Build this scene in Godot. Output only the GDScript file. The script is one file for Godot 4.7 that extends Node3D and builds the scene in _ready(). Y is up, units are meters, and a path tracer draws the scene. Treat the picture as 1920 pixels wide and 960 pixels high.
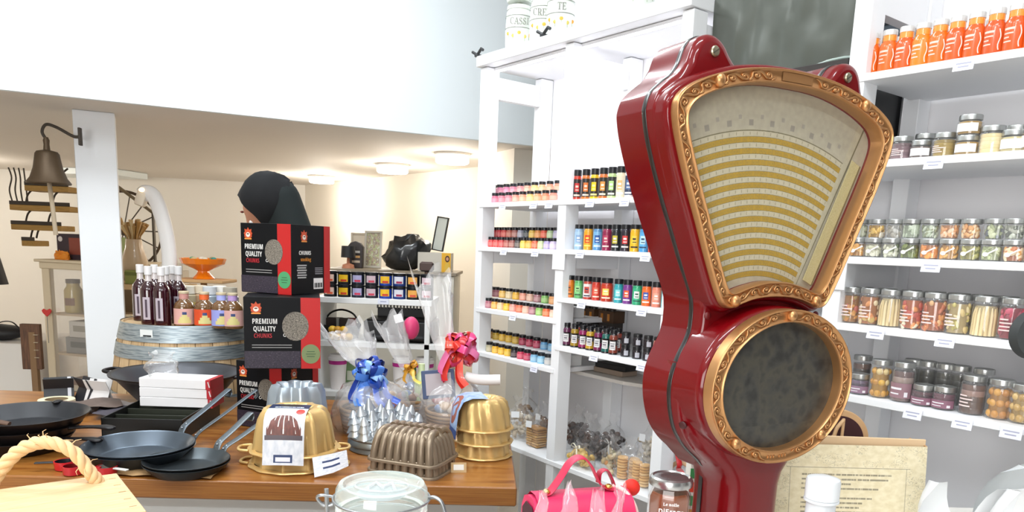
extends Node3D
# A gourmet shop: an old red fan scale before white shelving, a table of pans, a low back room.
# The view is calibrated from vanishing points: focal length in pixels, principal point, and the camera's attitude.
const F := 1410.0
const CX := 960.0
const CY := 710.0
const EYE := Vector3(0, 1.55, 0)
var view := Basis(Vector3(0.99925162, 0.03810292, -0.00666066), Vector3(-0.03868071, 0.98432553, -0.17206704), Vector3(0, 0.17219590, 0.98506272))
var shelf_yaw := deg_to_rad(-52.5)
var shelf_frame: Transform3D      # x along the shelving, y up, z out of its front
var scale_yaw := deg_to_rad(27.5287)
var rng := RandomNumberGenerator.new()
var taken := {}
var mats := {}
var shared := {}
const ORD := ["first", "second", "third", "fourth", "fifth", "sixth", "seventh", "eighth", "ninth", "tenth", "eleventh", "twelfth", "thirteenth", "fourteenth", "fifteenth"]

# ---------------------------------------------------------------- rays
func ray(px: float, py: float) -> Vector3:
	return view * Vector3((px - CX) / F, -(py - CY) / F, -1)
func on(px: float, py: float, y: float) -> Vector3:      # where that line of sight meets the height y
	var d := ray(px, py)
	return EYE + d * ((y - EYE.y) / d.y)
func at(px: float, py: float, z: float) -> Vector3:      # where it is z metres ahead
	var d := ray(px, py)
	return EYE + d * (z / -d.z)
func sh(px: float, py: float, inset := 0.0) -> Vector2:  # along and up the shelving's front, or a plane behind it
	var d := ray(px, py)
	var n := shelf_frame.basis.z
	var p := shelf_frame.origin - n * inset
	p.y = 0
	var t := (p - EYE).dot(n) / d.dot(n)
	var q := EYE + d * t
	return Vector2((q - shelf_frame.origin).dot(shelf_frame.basis.x), q.y)
func sp(s: float, h: float, inset: float) -> Vector3:
	return shelf_frame * Vector3(s, h, -inset)

# ---------------------------------------------------------------- mesh builder
class MB:
	var v := PackedVector3Array()
	var n := PackedVector3Array()
	var uv := PackedVector2Array()
	var col := PackedColorArray()
	var idx := PackedInt32Array()
	var xf := Transform3D()
	var tint := Color.WHITE
	var tinted := false
	func at(o: Vector3, b := Basis()) -> MB:
		xf = Transform3D(b, o)
		return self
	func paint(c: Color) -> MB:
		tint = c.srgb_to_linear()
		tinted = true
		return self
	func vert(p: Vector3, nn: Vector3, u := Vector2.ZERO) -> int:
		v.append(xf * p)
		n.append((xf.basis * nn).normalized())
		uv.append(u)
		col.append(tint)
		return v.size() - 1
	func tri(a: int, b: int, c: int) -> void:
		var g := (v[b] - v[a]).cross(v[c] - v[a])
		if g.dot(n[a] + n[b] + n[c]) > 0.0:
			idx.append_array(PackedInt32Array([a, c, b]))
		else:
			idx.append_array(PackedInt32Array([a, b, c]))
	func quad(a: int, b: int, c: int, d: int) -> void:
		tri(a, b, c)
		tri(a, c, d)
	func flat(pts: Array, uvs := []) -> MB:                # a flat convex polygon
		var g: Vector3 = (pts[1] - pts[0]).cross(pts[2] - pts[0]).normalized()
		var k := []
		for i in pts.size():
			k.append(vert(pts[i], g, uvs[i] if uvs else Vector2(pts[i].x, pts[i].y)))
		for i in range(1, pts.size() - 1):
			tri(k[0], k[i], k[i + 1])
		return self
	func grid(P: Array, wrap := false, flip := false, ur := 1.0, vr := 1.0) -> MB:
		var R := P.size()
		var Cn: int = P[0].size()
		var N := []
		for i in R:
			var row := PackedVector3Array()
			row.resize(Cn)
			N.append(row)
		var cols := Cn if wrap else Cn - 1
		for i in R - 1:
			for j in cols:
				var k := (j + 1) % Cn
				var a: Vector3 = P[i][j]
				var b: Vector3 = P[i][k]
				var c: Vector3 = P[i + 1][k]
				var d: Vector3 = P[i + 1][j]
				var g := (c - a).cross(d - b)
				N[i][j] += g
				N[i][k] += g
				N[i + 1][j] += g
				N[i + 1][k] += g
		var s := -1.0 if flip else 1.0
		var base := v.size()
		var W := Cn + 1 if wrap else Cn
		for i in R:
			for j in W:
				var g: Vector3 = N[i][j % Cn] * s
				if g.length_squared() < 1e-20:
					g = N[mini(i + 1, R - 1)][j % Cn] * s + N[maxi(i - 1, 0)][j % Cn] * s
				vert(P[i][j % Cn], g.normalized(), Vector2(ur * j / (W - 1), vr * i / maxf(R - 1, 1)))
		for i in R - 1:
			for j in W - 1:
				var a := base + i * W + j
				quad(a, a + 1, a + W + 1, a + W)
		return self
	func lathe(prof: Array, segs := 24, mod = null, fold := 38.0) -> MB:   # profile of Vector2(radius, height), outside seen when it runs upwards
		var chunk := [prof[0]]
		for i in range(1, prof.size()):
			chunk.append(prof[i])
			var last := i == prof.size() - 1
			if not last:
				var a: Vector2 = prof[i] - prof[i - 1]
				var b: Vector2 = prof[i + 1] - prof[i]
				last = absf(rad_to_deg(a.angle_to(b))) > fold
			if last:
				var P := []
				for q in chunk:
					var row := PackedVector3Array()
					for j in segs:
						var t := TAU * j / segs
						var r: float = q.x * (mod.call(t, q.y) if mod != null else 1.0)
						row.append(Vector3(r * sin(t), q.y, r * cos(t)))
					P.append(row)
				grid(P, true, false, 1.0, 1.0)
				chunk = [prof[i]]
		return self
	func patch(r: float, y0: float, y1: float, a0: float, a1: float, segs := 6) -> MB:   # a bent sheet on a round side; angle 0 faces +z
		var P := [PackedVector3Array(), PackedVector3Array()]
		for j in segs + 1:
			var t := lerpf(a0, a1, float(j) / segs)
			P[0].append(Vector3(r * sin(t), y0, r * cos(t)))
			P[1].append(Vector3(r * sin(t), y1, r * cos(t)))
		return grid(P)
	func tube(path: Array, r, sides := 8, caps := true, squash := 1.0, up := Vector3.ZERO) -> MB:
		var P := []
		var N := Vector3.ZERO
		var m := path.size()
		for i in m:
			var T: Vector3 = (path[mini(i + 1, m - 1)] - path[maxi(i - 1, 0)]).normalized()
			if i == 0:
				N = up if up != Vector3.ZERO else (Vector3.UP if absf(T.y) < 0.9 else Vector3.RIGHT)
			N = (N - T * N.dot(T)).normalized()
			var Bn := T.cross(N)
			var rr: float = r[i] if r is Array else r
			var row := PackedVector3Array()
			for j in sides:
				var t := TAU * j / sides
				row.append(path[i] + (N * cos(t) * squash + Bn * sin(t)) * rr)
			P.append(row)
		grid(P, true)
		if caps:
			fan(P[0], true)
			fan(P[m - 1], false)
		return self
	func fan(loop, back := false) -> void:
		var c := Vector3.ZERO
		for p in loop:
			c += p
		c /= loop.size()
		var g := Vector3.ZERO
		for i in loop.size():
			g += (loop[i] - c).cross(loop[(i + 1) % loop.size()] - c)
		g = g.normalized() * (-1.0 if back else 1.0)
		var k := vert(c, g, Vector2(0.5, 0.5))
		var f := []
		for i in loop.size():
			f.append(vert(loop[i], g))
		for i in loop.size():
			tri(k, f[i], f[(i + 1) % loop.size()])
	func box(s: Vector3, c := Vector3.ZERO, bev := 0.0) -> MB:
		var h := s * 0.5
		if bev <= 0.0:
			for ax in 3:
				for sg in [-1.0, 1.0]:
					var nn := Vector3.ZERO
					nn[ax] = sg
					var a := (ax + 1) % 3
					var b := (ax + 2) % 3
					var k := []
					for q in [[-1, -1], [1, -1], [1, 1], [-1, 1]]:
						var p := Vector3.ZERO
						p[ax] = sg * h[ax]
						p[a] = q[0] * h[a]
						p[b] = q[1] * h[b]
						var u := Vector2(p[a], p[b])
						if ax == 2: u = Vector2(p.x * sg / s.x + 0.5, 0.5 - p.y / s.y)
						if ax == 0: u = Vector2(-p.z * sg / s.z + 0.5, 0.5 - p.y / s.y)
						if ax == 1: u = Vector2(p.x / s.x + 0.5, 0.5 + p.z / s.z)
						k.append(vert(p + c, nn, u))
					quad(k[0], k[1], k[2], k[3])
			return self
		var id := {}
		for ax in 3:
			for sg in [-1.0, 1.0]:
				var nn := Vector3.ZERO
				nn[ax] = sg
				var a := (ax + 1) % 3
				var b := (ax + 2) % 3
				var k := []
				for q in [[-1, -1], [1, -1], [1, 1], [-1, 1]]:
					var p := Vector3.ZERO
					p[ax] = sg * h[ax]
					p[a] = q[0] * (h[a] - bev)
					p[b] = q[1] * (h[b] - bev)
					var corner := Vector3.ZERO
					corner[ax] = sg
					corner[a] = q[0]
					corner[b] = q[1]
					var u := Vector2(p.x / s.x + 0.5, 0.5 - p.y / s.y)
					if ax == 0: u = Vector2(0.5 - p.z / s.z * sg, 0.5 - p.y / s.y)
					if ax == 1: u = Vector2(p.x / s.x + 0.5, 0.5 + p.z / s.z)
					var w := vert(p + c, nn, u)
					k.append(w)
					id[[ax, corner]] = w
				quad(k[0], k[1], k[2], k[3])
		for ax in 3:
			var a := (ax + 1) % 3
			var b := (ax + 2) % 3
			for q in [[-1, -1], [1, -1], [1, 1], [-1, 1]]:
				var lo := Vector3.ZERO
				lo[a] = q[0]
				lo[b] = q[1]
				var hi := lo
				lo[ax] = -1
				hi[ax] = 1
				quad(id[[a, lo]], id[[a, hi]], id[[b, hi]], id[[b, lo]])
		for x in [-1, 1]:
			for y in [-1, 1]:
				for z in [-1, 1]:
					var cn := Vector3(x, y, z)
					tri(id[[0, cn]], id[[1, cn]], id[[2, cn]])
		return self
	func ball(r: Vector3, c := Vector3.ZERO, la := 6, lo := 10) -> MB:
		var P := []
		for i in la + 1:
			var row := PackedVector3Array()
			var f := PI * i / la - PI / 2
			for j in lo:
				var t := TAU * j / lo
				row.append(c + Vector3(r.x * cos(f) * sin(t), r.y * sin(f), r.z * cos(f) * cos(t)))
			P.append(row)
		return grid(P, true)
	func slab(poly: PackedVector2Array, z0: float, z1: float, bev := 0.0, smooth := true, steps := 3, back := true) -> MB:   # an outline in x and y, thick in z, its front edge rounded
		var pl := poly
		if Geometry2D.is_polygon_clockwise(pl):
			pl = pl.duplicate()
			pl.reverse()
		var m := pl.size()
		var nr := PackedVector2Array()
		for i in m:
			var a := (pl[i] - pl[(i - 1 + m) % m]).normalized()
			var b := (pl[(i + 1) % m] - pl[i]).normalized()
			var t := (a + b).normalized()
			var q := Vector2(t.y, -t.x) / maxf(0.5, sqrt((1.0 + a.dot(b)) * 0.5))
			nr.append(q)
		var P := [loop(pl, z0)]
		if bev > 0.0:
			for k in steps + 1:
				var t := PI / 2 * k / steps
				var q := PackedVector2Array()
				for i in m:
					q.append(pl[i] - nr[i] * bev * (1.0 - cos(t)))
				P.append(loop(q, z1 - bev + bev * sin(t)))
		else:
			P.append(loop(pl, z1))
		if smooth:
			grid(P, true)
		else:
			for i in m:
				var w := []
				for row in P:
					w.append(PackedVector3Array([row[i], row[(i + 1) % m]]))
				grid(w)
		cap(P[P.size() - 1], Vector3.BACK)
		if back:
			cap(P[0], Vector3.FORWARD)
		return self
	func loop(pl: PackedVector2Array, z: float) -> PackedVector3Array:
		var row := PackedVector3Array()
		for q in pl:
			row.append(Vector3(q.x, q.y, z))
		return row
	func cap(row: PackedVector3Array, nn: Vector3) -> void:
		var q := PackedVector2Array()
		for p in row:
			q.append(Vector2(p.x, p.y))
		var t := Geometry2D.triangulate_polygon(q)
		var lo := q[0]
		var hi := q[0]
		for p in q:
			lo = lo.min(p)
			hi = hi.max(p)
		var b := v.size()
		for p in row:
			vert(p, nn, Vector2((p.x - lo.x) / (hi.x - lo.x), (hi.y - p.y) / (hi.y - lo.y)))
		for i in range(0, t.size(), 3):
			tri(b + t[i], b + t[i + 1], b + t[i + 2])
	func append_grid(o: MB) -> MB:
		var k := v.size()
		v.append_array(o.v)
		n.append_array(o.n)
		uv.append_array(o.uv)
		col.append_array(o.col)
		for i in o.idx: idx.append(i + k)
		return self
	func mesh() -> ArrayMesh:
		var a := []
		a.resize(Mesh.ARRAY_MAX)
		a[Mesh.ARRAY_VERTEX] = v
		a[Mesh.ARRAY_NORMAL] = n
		a[Mesh.ARRAY_TEX_UV] = uv
		if tinted:
			a[Mesh.ARRAY_COLOR] = col
		a[Mesh.ARRAY_INDEX] = idx
		var m := ArrayMesh.new()
		m.add_surface_from_arrays(Mesh.PRIMITIVE_TRIANGLES, a)
		return m

# ---------------------------------------------------------------- nodes and materials
func numbered(called: String) -> String:
	var k: int = taken.get(called, 0)
	taken[called] = k + 1
	return called if k == 0 else "%s_%03d" % [called, k]
func tag(o: Node3D, label: String, category: String, group := "") -> Node3D:
	o.set_meta("label", label)
	o.set_meta("category", category)
	if group: o.set_meta("group", group)
	return o
func thing(called: String, label: String, category: String, pos := Vector3.ZERO, yaw := 0.0, group := "") -> Node3D:
	var o := Node3D.new()
	o.name = numbered(called)
	add_child(o)
	o.position = pos
	o.rotation.y = yaw
	return tag(o, label, category, group)
func part(parent: Node3D, called: String, m, mat: Material, pos := Vector3.ZERO, rot := Vector3.ZERO) -> MeshInstance3D:
	var o := MeshInstance3D.new()
	o.name = called
	o.mesh = m.mesh() if m is MB else m
	o.material_override = mat
	parent.add_child(o, true)
	o.position = pos
	o.rotation = rot
	return o
func solo(called: String, m, mat: Material, label: String, category: String, pos := Vector3.ZERO, yaw := 0.0, group := "") -> MeshInstance3D:
	var o := part(self, numbered(called), m, mat, pos, Vector3(0, yaw, 0))
	tag(o, label, category, group)
	return o
func struct(called: String, m, mat: Material, pos := Vector3.ZERO, yaw := 0.0) -> MeshInstance3D:
	var o := part(self, called, m, mat, pos, Vector3(0, yaw, 0))
	o.set_meta("kind", "structure")
	return o
func hexc(c) -> Color:
	return c if c is Color else Color.html(c)
func mat(c, rough := 0.6, metal := 0.0, coat := 0.0) -> StandardMaterial3D:
	var key := [c, rough, metal, coat]
	if not mats.has(key):
		var m := StandardMaterial3D.new()
		m.albedo_color = hexc(c)
		m.roughness = rough
		m.metallic = metal
		if coat > 0.0:
			m.clearcoat_enabled = true
			m.clearcoat = coat
			m.clearcoat_roughness = 0.08
		mats[key] = m
	return mats[key]
func glow(c, e: float) -> StandardMaterial3D:
	var m := StandardMaterial3D.new()
	m.albedo_color = Color.WHITE
	m.emission_enabled = true
	m.emission = hexc(c)
	m.emission_energy_multiplier = e
	return m
func pane(alpha := 0.08, rough := 0.03, c := Color(1, 1, 1)) -> StandardMaterial3D:
	var key := ["pane", alpha, rough, c]
	if not mats.has(key):
		var m := StandardMaterial3D.new()
		m.transparency = BaseMaterial3D.TRANSPARENCY_ALPHA
		m.albedo_color = Color(c.r, c.g, c.b, alpha)
		m.roughness = rough
		mats[key] = m
	return mats[key]
func painted(rough := 0.5, coat := 0.0) -> StandardMaterial3D:      # colours given per piece
	var key := ["painted", rough, coat]
	if not mats.has(key):
		var m := StandardMaterial3D.new()
		m.vertex_color_use_as_albedo = true
		m.roughness = rough
		if coat > 0.0:
			m.clearcoat_enabled = true
			m.clearcoat = coat
			m.clearcoat_roughness = 0.05
		mats[key] = m
	return mats[key]
func tex(img: Image, rough := 0.6, metal := 0.0, tri := 0.0) -> StandardMaterial3D:
	var m := StandardMaterial3D.new()
	m.albedo_texture = ImageTexture.create_from_image(img)
	m.roughness = rough
	m.metallic = metal
	if tri > 0.0:
		m.uv1_triplanar = true
		m.uv1_scale = Vector3.ONE * tri
	return m
func noise(sd: int, freq: float, oct := 4) -> FastNoiseLite:
	var f := FastNoiseLite.new()
	f.seed = sd
	f.frequency = freq
	f.fractal_octaves = oct
	return f
func mottle(w: int, h: int, sd: int, sx: float, sy: float, stops: Array, oct := 4) -> Image:   # noise through a ramp of colours
	var f := noise(sd, 1.0, oct)
	var im := Image.create(w, h, false, Image.FORMAT_RGB8)
	var cs := []
	for s in stops: cs.append(hexc(s))
	for y in h:
		for x in w:
			var t := clampf(f.get_noise_2d(x * sx, y * sy) * 0.9 + 0.5, 0, 0.999) * (cs.size() - 1)
			var k := int(t)
			im.set_pixel(x, y, cs[k].lerp(cs[k + 1], t - k))
	return im
func bump(m: StandardMaterial3D, sd: int, freq: float, cm: float, size := 128, tri := 0.0) -> StandardMaterial3D:
	var f := noise(sd, freq, 3)
	var im := f.get_seamless_image(size, size)
	im.convert(Image.FORMAT_RGB8)
	m.heightmap_enabled = true
	m.heightmap_texture = ImageTexture.create_from_image(im)
	m.heightmap_scale = cm
	if tri > 0.0:
		m.uv1_triplanar = true
		m.uv1_scale = Vector3.ONE * tri
	return m
func lettering(parent: Node3D, called: String, s: String, cap_h: float, m: Material, pos: Vector3, rot := Vector3.ZERO, bold := true, serif := false, wide := 1.0) -> MeshInstance3D:
	var t := TextMesh.new()
	var f := SystemFont.new()
	f.font_names = PackedStringArray(["Droid Serif" if serif else "Droid Sans"])
	if bold: f.font_weight = 700
	t.font = f
	t.text = s
	t.font_size = 32
	t.pixel_size = cap_h / 23.0
	t.depth = 0.0006
	t.curve_step = 2.0
	var o := part(parent, called, t, m, pos, rot)
	o.scale.x = wide
	return o
func M() -> MB:
	return MB.new()
func spline(pts: Array, per := 6, closed := false) -> Array:
	var o := []
	var m := pts.size()
	for i in (m if closed else m - 1):
		var a = pts[(i - 1 + m) % m] if closed else pts[maxi(i - 1, 0)]
		var b = pts[i]
		var c = pts[(i + 1) % m]
		var d = pts[(i + 2) % m] if closed else pts[mini(i + 2, m - 1)]
		for k in per:
			o.append(b.cubic_interpolate(c, a, d, float(k) / per) if false else cat(a, b, c, d, float(k) / per))
	if not closed: o.append(pts[m - 1])
	return o
func cat(a, b, c, d, t: float):
	return 0.5 * ((2.0 * b) + (c - a) * t + (2.0 * a - 5.0 * b + 4.0 * c - d) * t * t + (3.0 * b - a - 3.0 * c + d) * t * t * t)

# ---------------------------------------------------------------- the scene
func _ready() -> void:
	rng.seed = 7
	shelf_frame = Transform3D(Basis(Vector3.UP, shelf_yaw), Vector3(0.22434811, 0, -2.9574169))
	var cam := Camera3D.new()
	cam.name = "camera"
	cam.projection = Camera3D.PROJECTION_FRUSTUM
	cam.near = 0.05
	cam.far = 60
	cam.size = 0.05 * 960.0 / F
	cam.frustum_offset = Vector2(0, 0.05 * (CY - 480.0) / F)
	cam.transform = Transform3D(view, EYE)
	add_child(cam)
	cam.current = true
	var we := WorldEnvironment.new()
	we.name = "environment"
	var env := Environment.new()
	env.background_mode = Environment.BG_COLOR
	env.background_color = Color(0.8, 0.83, 0.86)
	env.background_energy_multiplier = 0.5
	env.tonemap_mode = Environment.TONE_MAPPER_LINEAR
	env.tonemap_exposure = 1.15
	env.sdfgi_enabled = true
	env.ssao_enabled = true
	env.ssil_enabled = true
	we.environment = env
	add_child(we)
	ceiling_lights()
	room()
	back_room()
	shelving()
	display_table()
	fan_scale()
	counter_front()
	shelf_goods()
	table_goods()
	boxes()
	gift_baskets()
	barrel_corner()
	far_left()
	back_shelf()
	person()
	front_goods()
	top_goods()

# ---------------------------------------------------------------- light
func area(called: String, pos: Vector3, size: Vector2, e: float, c: Color, b: Basis) -> void:
	var l := AreaLight3D.new()
	l.name = called
	l.area_size = size
	l.light_energy = e
	l.light_color = c
	l.shadow_enabled = true
	l.set("area_range", 14.0)
	l.transform = Transform3D(b, pos)
	add_child(l, true)
func ceiling_lights() -> void:
	var down := Basis(Vector3.RIGHT, -PI / 2)
	var k := 0
	for p in [Vector3(-1.7, 3.52, -0.3), Vector3(0.25, 3.52, -0.3), Vector3(-1.7, 3.52, -2.0), Vector3(-0.7, 3.52, -3.0), Vector3(1.0, 3.52, 1.4), Vector3(-1.6, 3.52, 1.4)]:
		area("tube_glow", p + Vector3(0, -0.055, 0), Vector2(1.2, 0.12), TUBE, Color(0.95, 0.98, 1.0), down)
		var t := thing("tube_light", "long white LED ceiling light, out of the picture, %s" % ["over the wooden tray box", "over the scale", "over the pans", "over the gold pans", "behind the photographer by the shelves", "behind the photographer"][k], "light", p, 0.0, "ceiling tube lights")
		part(t, "casing", M().box(Vector3(1.26, 0.06, 0.18), Vector3(0, 0.05, 0), 0.01), mat("f4f6f7", 0.5))
		part(t, "diffuser", M().box(Vector3(1.2, 0.05, 0.12), Vector3(0, -0.005, 0), 0.02), glow(Color(0.95, 0.98, 1.0), 4.0))
		k += 1
const TUBE := 2.7

# ---------------------------------------------------------------- setting
var beam_a: Vector3
var beam_dir: Vector3
var beam_yaw: float
func shop_window() -> void:  # unseen window with its light, added as fill for the shelf fronts
	var w := part(self, "window_1", M().box(Vector3(2.6, 1.9, 0.02), Vector3.ZERO), glow(Color(0.93, 0.97, 1.0), 1.6), Vector3(-1.6, 1.75, 3.285))
	w.set_meta("kind", "structure")
	for x in [-1.32, -0.44, 0.44, 1.32]:
		part(w, "frame_bar", M().box(Vector3(0.06, 2.0, 0.05), Vector3(x, 0, -0.01)), mat("3a3c3e", 0.5))
	for y in [-0.97, 0.97]:
		part(w, "frame_bar", M().box(Vector3(2.7, 0.06, 0.05), Vector3(0, y, -0.01)), mat("3a3c3e", 0.5))
	area("added_window_glow", Vector3(-1.6, 1.75, 3.24), Vector2(2.6, 1.9), 10.0, Color(1.0, 0.985, 0.97), Basis())
func led_strip() -> void:
	var t := thing("led_strip", "slim white light strip under the front of the top board", "light", sp(-0.09, 2.315, 0.05), shelf_yaw)
	part(t, "channel", M().box(Vector3(1.1, 0.012, 0.02), Vector3(0, 0, 0), 0.002), mat("e8e8ea", 0.5))
	part(t, "diffuser", M().box(Vector3(1.08, 0.006, 0.014), Vector3(0, -0.008, 0)), glow(Color(0.97, 0.97, 1.0), 3.0))
	area("led_strip_glow", sp(-0.09, 2.30, 0.05), Vector2(1.08, 0.014), 0.30, Color(0.97, 0.97, 1.0), Basis(Vector3.UP, shelf_yaw) * Basis(Vector3.RIGHT, -PI / 2 + 0.35))
func far_door() -> void:      # an unseen dark wooden double door, added to darken reflections in the dial glass
	var d := part(self, "door_1", M().box(Vector3(1.7, 2.5, 0.06), Vector3(0, 1.25, 0), 0.004), mat("3a2a20", 0.5), sp(3.5, 0, 0.33), Vector3(0, shelf_yaw, 0))
	d.set_meta("kind", "structure")
	for x in [-0.42, 0.42]:
		for y in [0.62, 1.75]:
			part(d, "door_panel", M().box(Vector3(0.62, 0.9, 0.03), Vector3(x, y, 0.035), 0.012), mat("46342a", 0.5))
	part(d, "door_handle", M().ball(Vector3(0.03, 0.03, 0.03), Vector3(0.06, 1.05, 0.06), 8, 12), mat("b09050", 0.3, 0.9))
func room() -> void:
	far_door()
	shop_window()
	led_strip()
	var a := on(0, 168, 2.15)
	var b := on(890, 262, 2.15)
	beam_dir = (b - a).normalized()
	beam_a = a
	beam_yaw = atan2(-beam_dir.z, beam_dir.x)
	var fl := tex(mottle(256, 256, 3, 0.03, 0.03, ["bdb5ab", "c9c1b6", "c2bab0"]), 0.45, 0.0, 0.5)
	struct("floor", M().box(Vector3(14, 0.2, 16), Vector3(0, -0.1, -4)), fl)
	var white := mat("eef2f3", 0.75)
	struct("ceiling", M().box(Vector3(14, 0.2, 16), Vector3(0, 3.7, -4)), mat("f2f4f4", 0.8))
	struct("wall_rear", M().box(Vector3(14, 3.8, 0.2), Vector3(0, 1.8, 3.4)), mat("6f7072", 0.8))
	struct("wall_left", M().box(Vector3(0.2, 3.8, 16), Vector3(-6.6, 1.8, -4)), mat("e8e4dc", 0.8))
	struct("wall_right", M().box(Vector3(0.2, 3.8, 16), Vector3(4.6, 1.8, -4)), mat("8f8a86", 0.8))
	# the white wall above the low opening
	struct("wall_upper", M().box(Vector3(10.0, 1.5, 0.03), Vector3(5.0 - 4.2, 0.75, -0.015), 0.002), mat("e7eef1", 0.75), a, beam_yaw)
	# low ceiling behind it
	struct("ceiling_2", M().box(Vector3(14.0, 0.12, 9.0), Vector3(1.6, 0.06, -4.5 - 0.03)), mat("ddd6cd", 0.75), a, beam_yaw)
	# shelf wall
	struct("wall_shelf", M().box(Vector3(5.6, 3.6, 0.04), Vector3(2.8 - 0.635, 1.8, -0.402)), mat("f0eff1", 0.7), shelf_frame.origin, shelf_yaw)
	# side pillar under the white wall
	var q := on(847, 300, 2.15)
	var along := (q - a).dot(beam_dir)
	struct("wall_pillar", M().box(Vector3(1.5, 2.15, 0.3), Vector3(0.75, 1.075, -0.15)), mat("efe8dc", 0.7), Vector3(a.x, 0, a.z) + beam_dir * (along + 0.06) + Basis(Vector3.UP, beam_yaw) * Vector3(0, 0, -0.18), beam_yaw)
	var c := on(175, 208, 2.15)
	struct("column", M().box(Vector3(0.19, 2.15, 0.19), Vector3(0, 1.075, -0.095), 0.004), mat("e4e7ea", 0.55), Vector3(c.x, 0, c.z), beam_yaw)

func back_room() -> void:
	var warm := mat("e3dfd7", 0.8)
	var p := on(0, 317, 2.15)
	var q := on(572, 347, 2.15)
	var r := on(848, 318, 2.15)
	var d := (q - p).normalized()
	struct("wall_back", M().box(Vector3(11, 2.3, 0.2), Vector3(0, 1.1, -0.1)), warm, Vector3(q.x, 0, q.z) - d * 5.4, atan2(-d.z, d.x))
	var e := (r - q).normalized()
	struct("wall_side", M().box(Vector3(8, 2.3, 0.2), Vector3(4.0 - 0.2, 1.1, -0.1)), mat("e6dfd2", 0.8), Vector3(q.x, 0, q.z), atan2(-e.z, e.x))
	var k := 0
	for m in [[603, 338, 0.125], [736, 318, 0.13], [848, 299, 0.12], [-110, 300, 0.16], [-420, 270, 0.17]]:  # the last two are unseen lamps, added to light the low room
		var c := on(m[0], m[1], 2.11)
		c.y = 2.15
		var t := thing("ceiling_lamp", "round white flush ceiling lamp, " + ["farthest one, above the hooded person", "between the farthest lamp and the pillar", "half hidden at the pillar", "added fill light, unseen, past the bell", "added fill light, unseen, farthest past the bell"][k], "lamp", c, 0.0, "round lamps on the low ceiling")
		part(t, "rim", M().lathe([Vector2(0.0, 0.0), Vector2(m[2], 0.0), Vector2(m[2], -0.014), Vector2(m[2] - 0.008, -0.016)], 28), mat("e9e6e0", 0.4))
		part(t, "diffuser", M().lathe([Vector2(m[2] - 0.008, -0.014), Vector2(m[2] - 0.008, -0.058), Vector2(m[2] - 0.02, -0.068), Vector2(0.0, -0.072)], 28), glow(Color(1.0, 0.95, 0.86), 3.5))
		var l := OmniLight3D.new()
		l.name = "lamp_glow"
		l.light_color = Color(1.0, 0.97, 0.925)
		l.light_energy = [0.54, 0.32, 0.22, 0.48, 0.40][k]
		l.light_size = 0.1
		l.omni_range = 14
		l.omni_attenuation = 2
		l.shadow_enabled = true
		l.position = c + Vector3(0, -0.16, 0)
		add_child(l, true)
		k += 1

# ---------------------------------------------------------------- shelving
const POST := [-0.683, -0.115, 0.457, 1.05, 1.618, 2.19]
const BAYS := [[1.740, 1.547, 1.270, 1.068, 0.683], [1.740, 1.550, 1.360, 1.166, 0.683], [1.811, 1.560, 1.380, 1.186, 0.683], [2.033, 1.810, 1.560, 1.379, 1.186, 0.683], [2.033, 1.810, 1.560, 1.379, 1.186, 0.683]]
func shelving() -> void:
	var w := mat("f3f4f6", 0.5)
	var frames := thing("jar_shelving", "tall white wooden shelving with post frames, jar shelves and price tags along the wall", "shelving", shelf_frame.origin, shelf_yaw)
	for s in POST:
		for z in [-0.035, -0.345]:
			part(frames, "post", M().box(Vector3(0.05, 2.32, 0.07), Vector3(s + 0.025, 1.16, z), 0.003), w)
		for h in [1.52, 0.66, 2.24]:
			part(frames, "cross_rail", M().box(Vector3(0.035, 0.09, 0.235), Vector3(s + 0.025, h, -0.19)), w)
	for k in [1, 3]:
		part(frames, "joint_plate", M().box(Vector3(0.075, 0.075, 0.006), Vector3(POST[k] + 0.025, 1.505, 0.003), 0.002), w)
	part(frames, "top_board", M().box(Vector3(1.20, 0.045, 0.42), Vector3(-0.69 + 0.6, 2.345, -0.19), 0.003), w)
	# price tags: px, py of each, on the edge of its board
	var T := {
		0: [[943, 383, 0], [1001, 381, 0], [1030, 380, 0], [945, 469, 1], [1004, 470, 1], [962, 593, 2], [1002, 686, 3]],
		1: [[1107, 374, 0], [1172, 372, 0], [1088, 475, 1], [1211, 477, 1], [1091, 566, 2], [1204, 579, 2], [1114, 666, 3], [1204, 680, 3]],
		3: [[1808, 118, 0], [1756, 272, 1], [1747, 494, 2], [1643, 620, 3], [1773, 634, 3], [1713, 766, 4], [1806, 785, 4], [1898, 801, 4]],
	}
	for b in BAYS.size():
		var x0: float = POST[b] + 0.05
		var x1: float = POST[b + 1]
		var u := frames
		var k := 0
		for h in BAYS[b]:
			part(u, "shelf_board", M().box(Vector3(x1 - x0 + 0.05, 0.02, 0.36), Vector3((x0 + x1) / 2, h - 0.01, -0.18 + 0.004), 0.002), w)
			for t in (T[b] if T.has(b) else []):
				if t[2] == k:
					var q := sh(t[0], t[1], -0.006)
					var g := part(u, "price_tag", M().box(Vector3(0.046, 0.026, 0.0015), Vector3.ZERO), mat("e9eaf6", 0.5), Vector3(q.x, h - 0.019, 0.0085), Vector3(-0.2, 0, 0))
					for i in 2:
						part(g, "print_line", M().box(Vector3(0.034 - 0.01 * i, 0.003, 0.0004), Vector3(0, 0.004 - i * 0.008, 0.001)), mat("a9abc0", 0.6))
			k += 1

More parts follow.
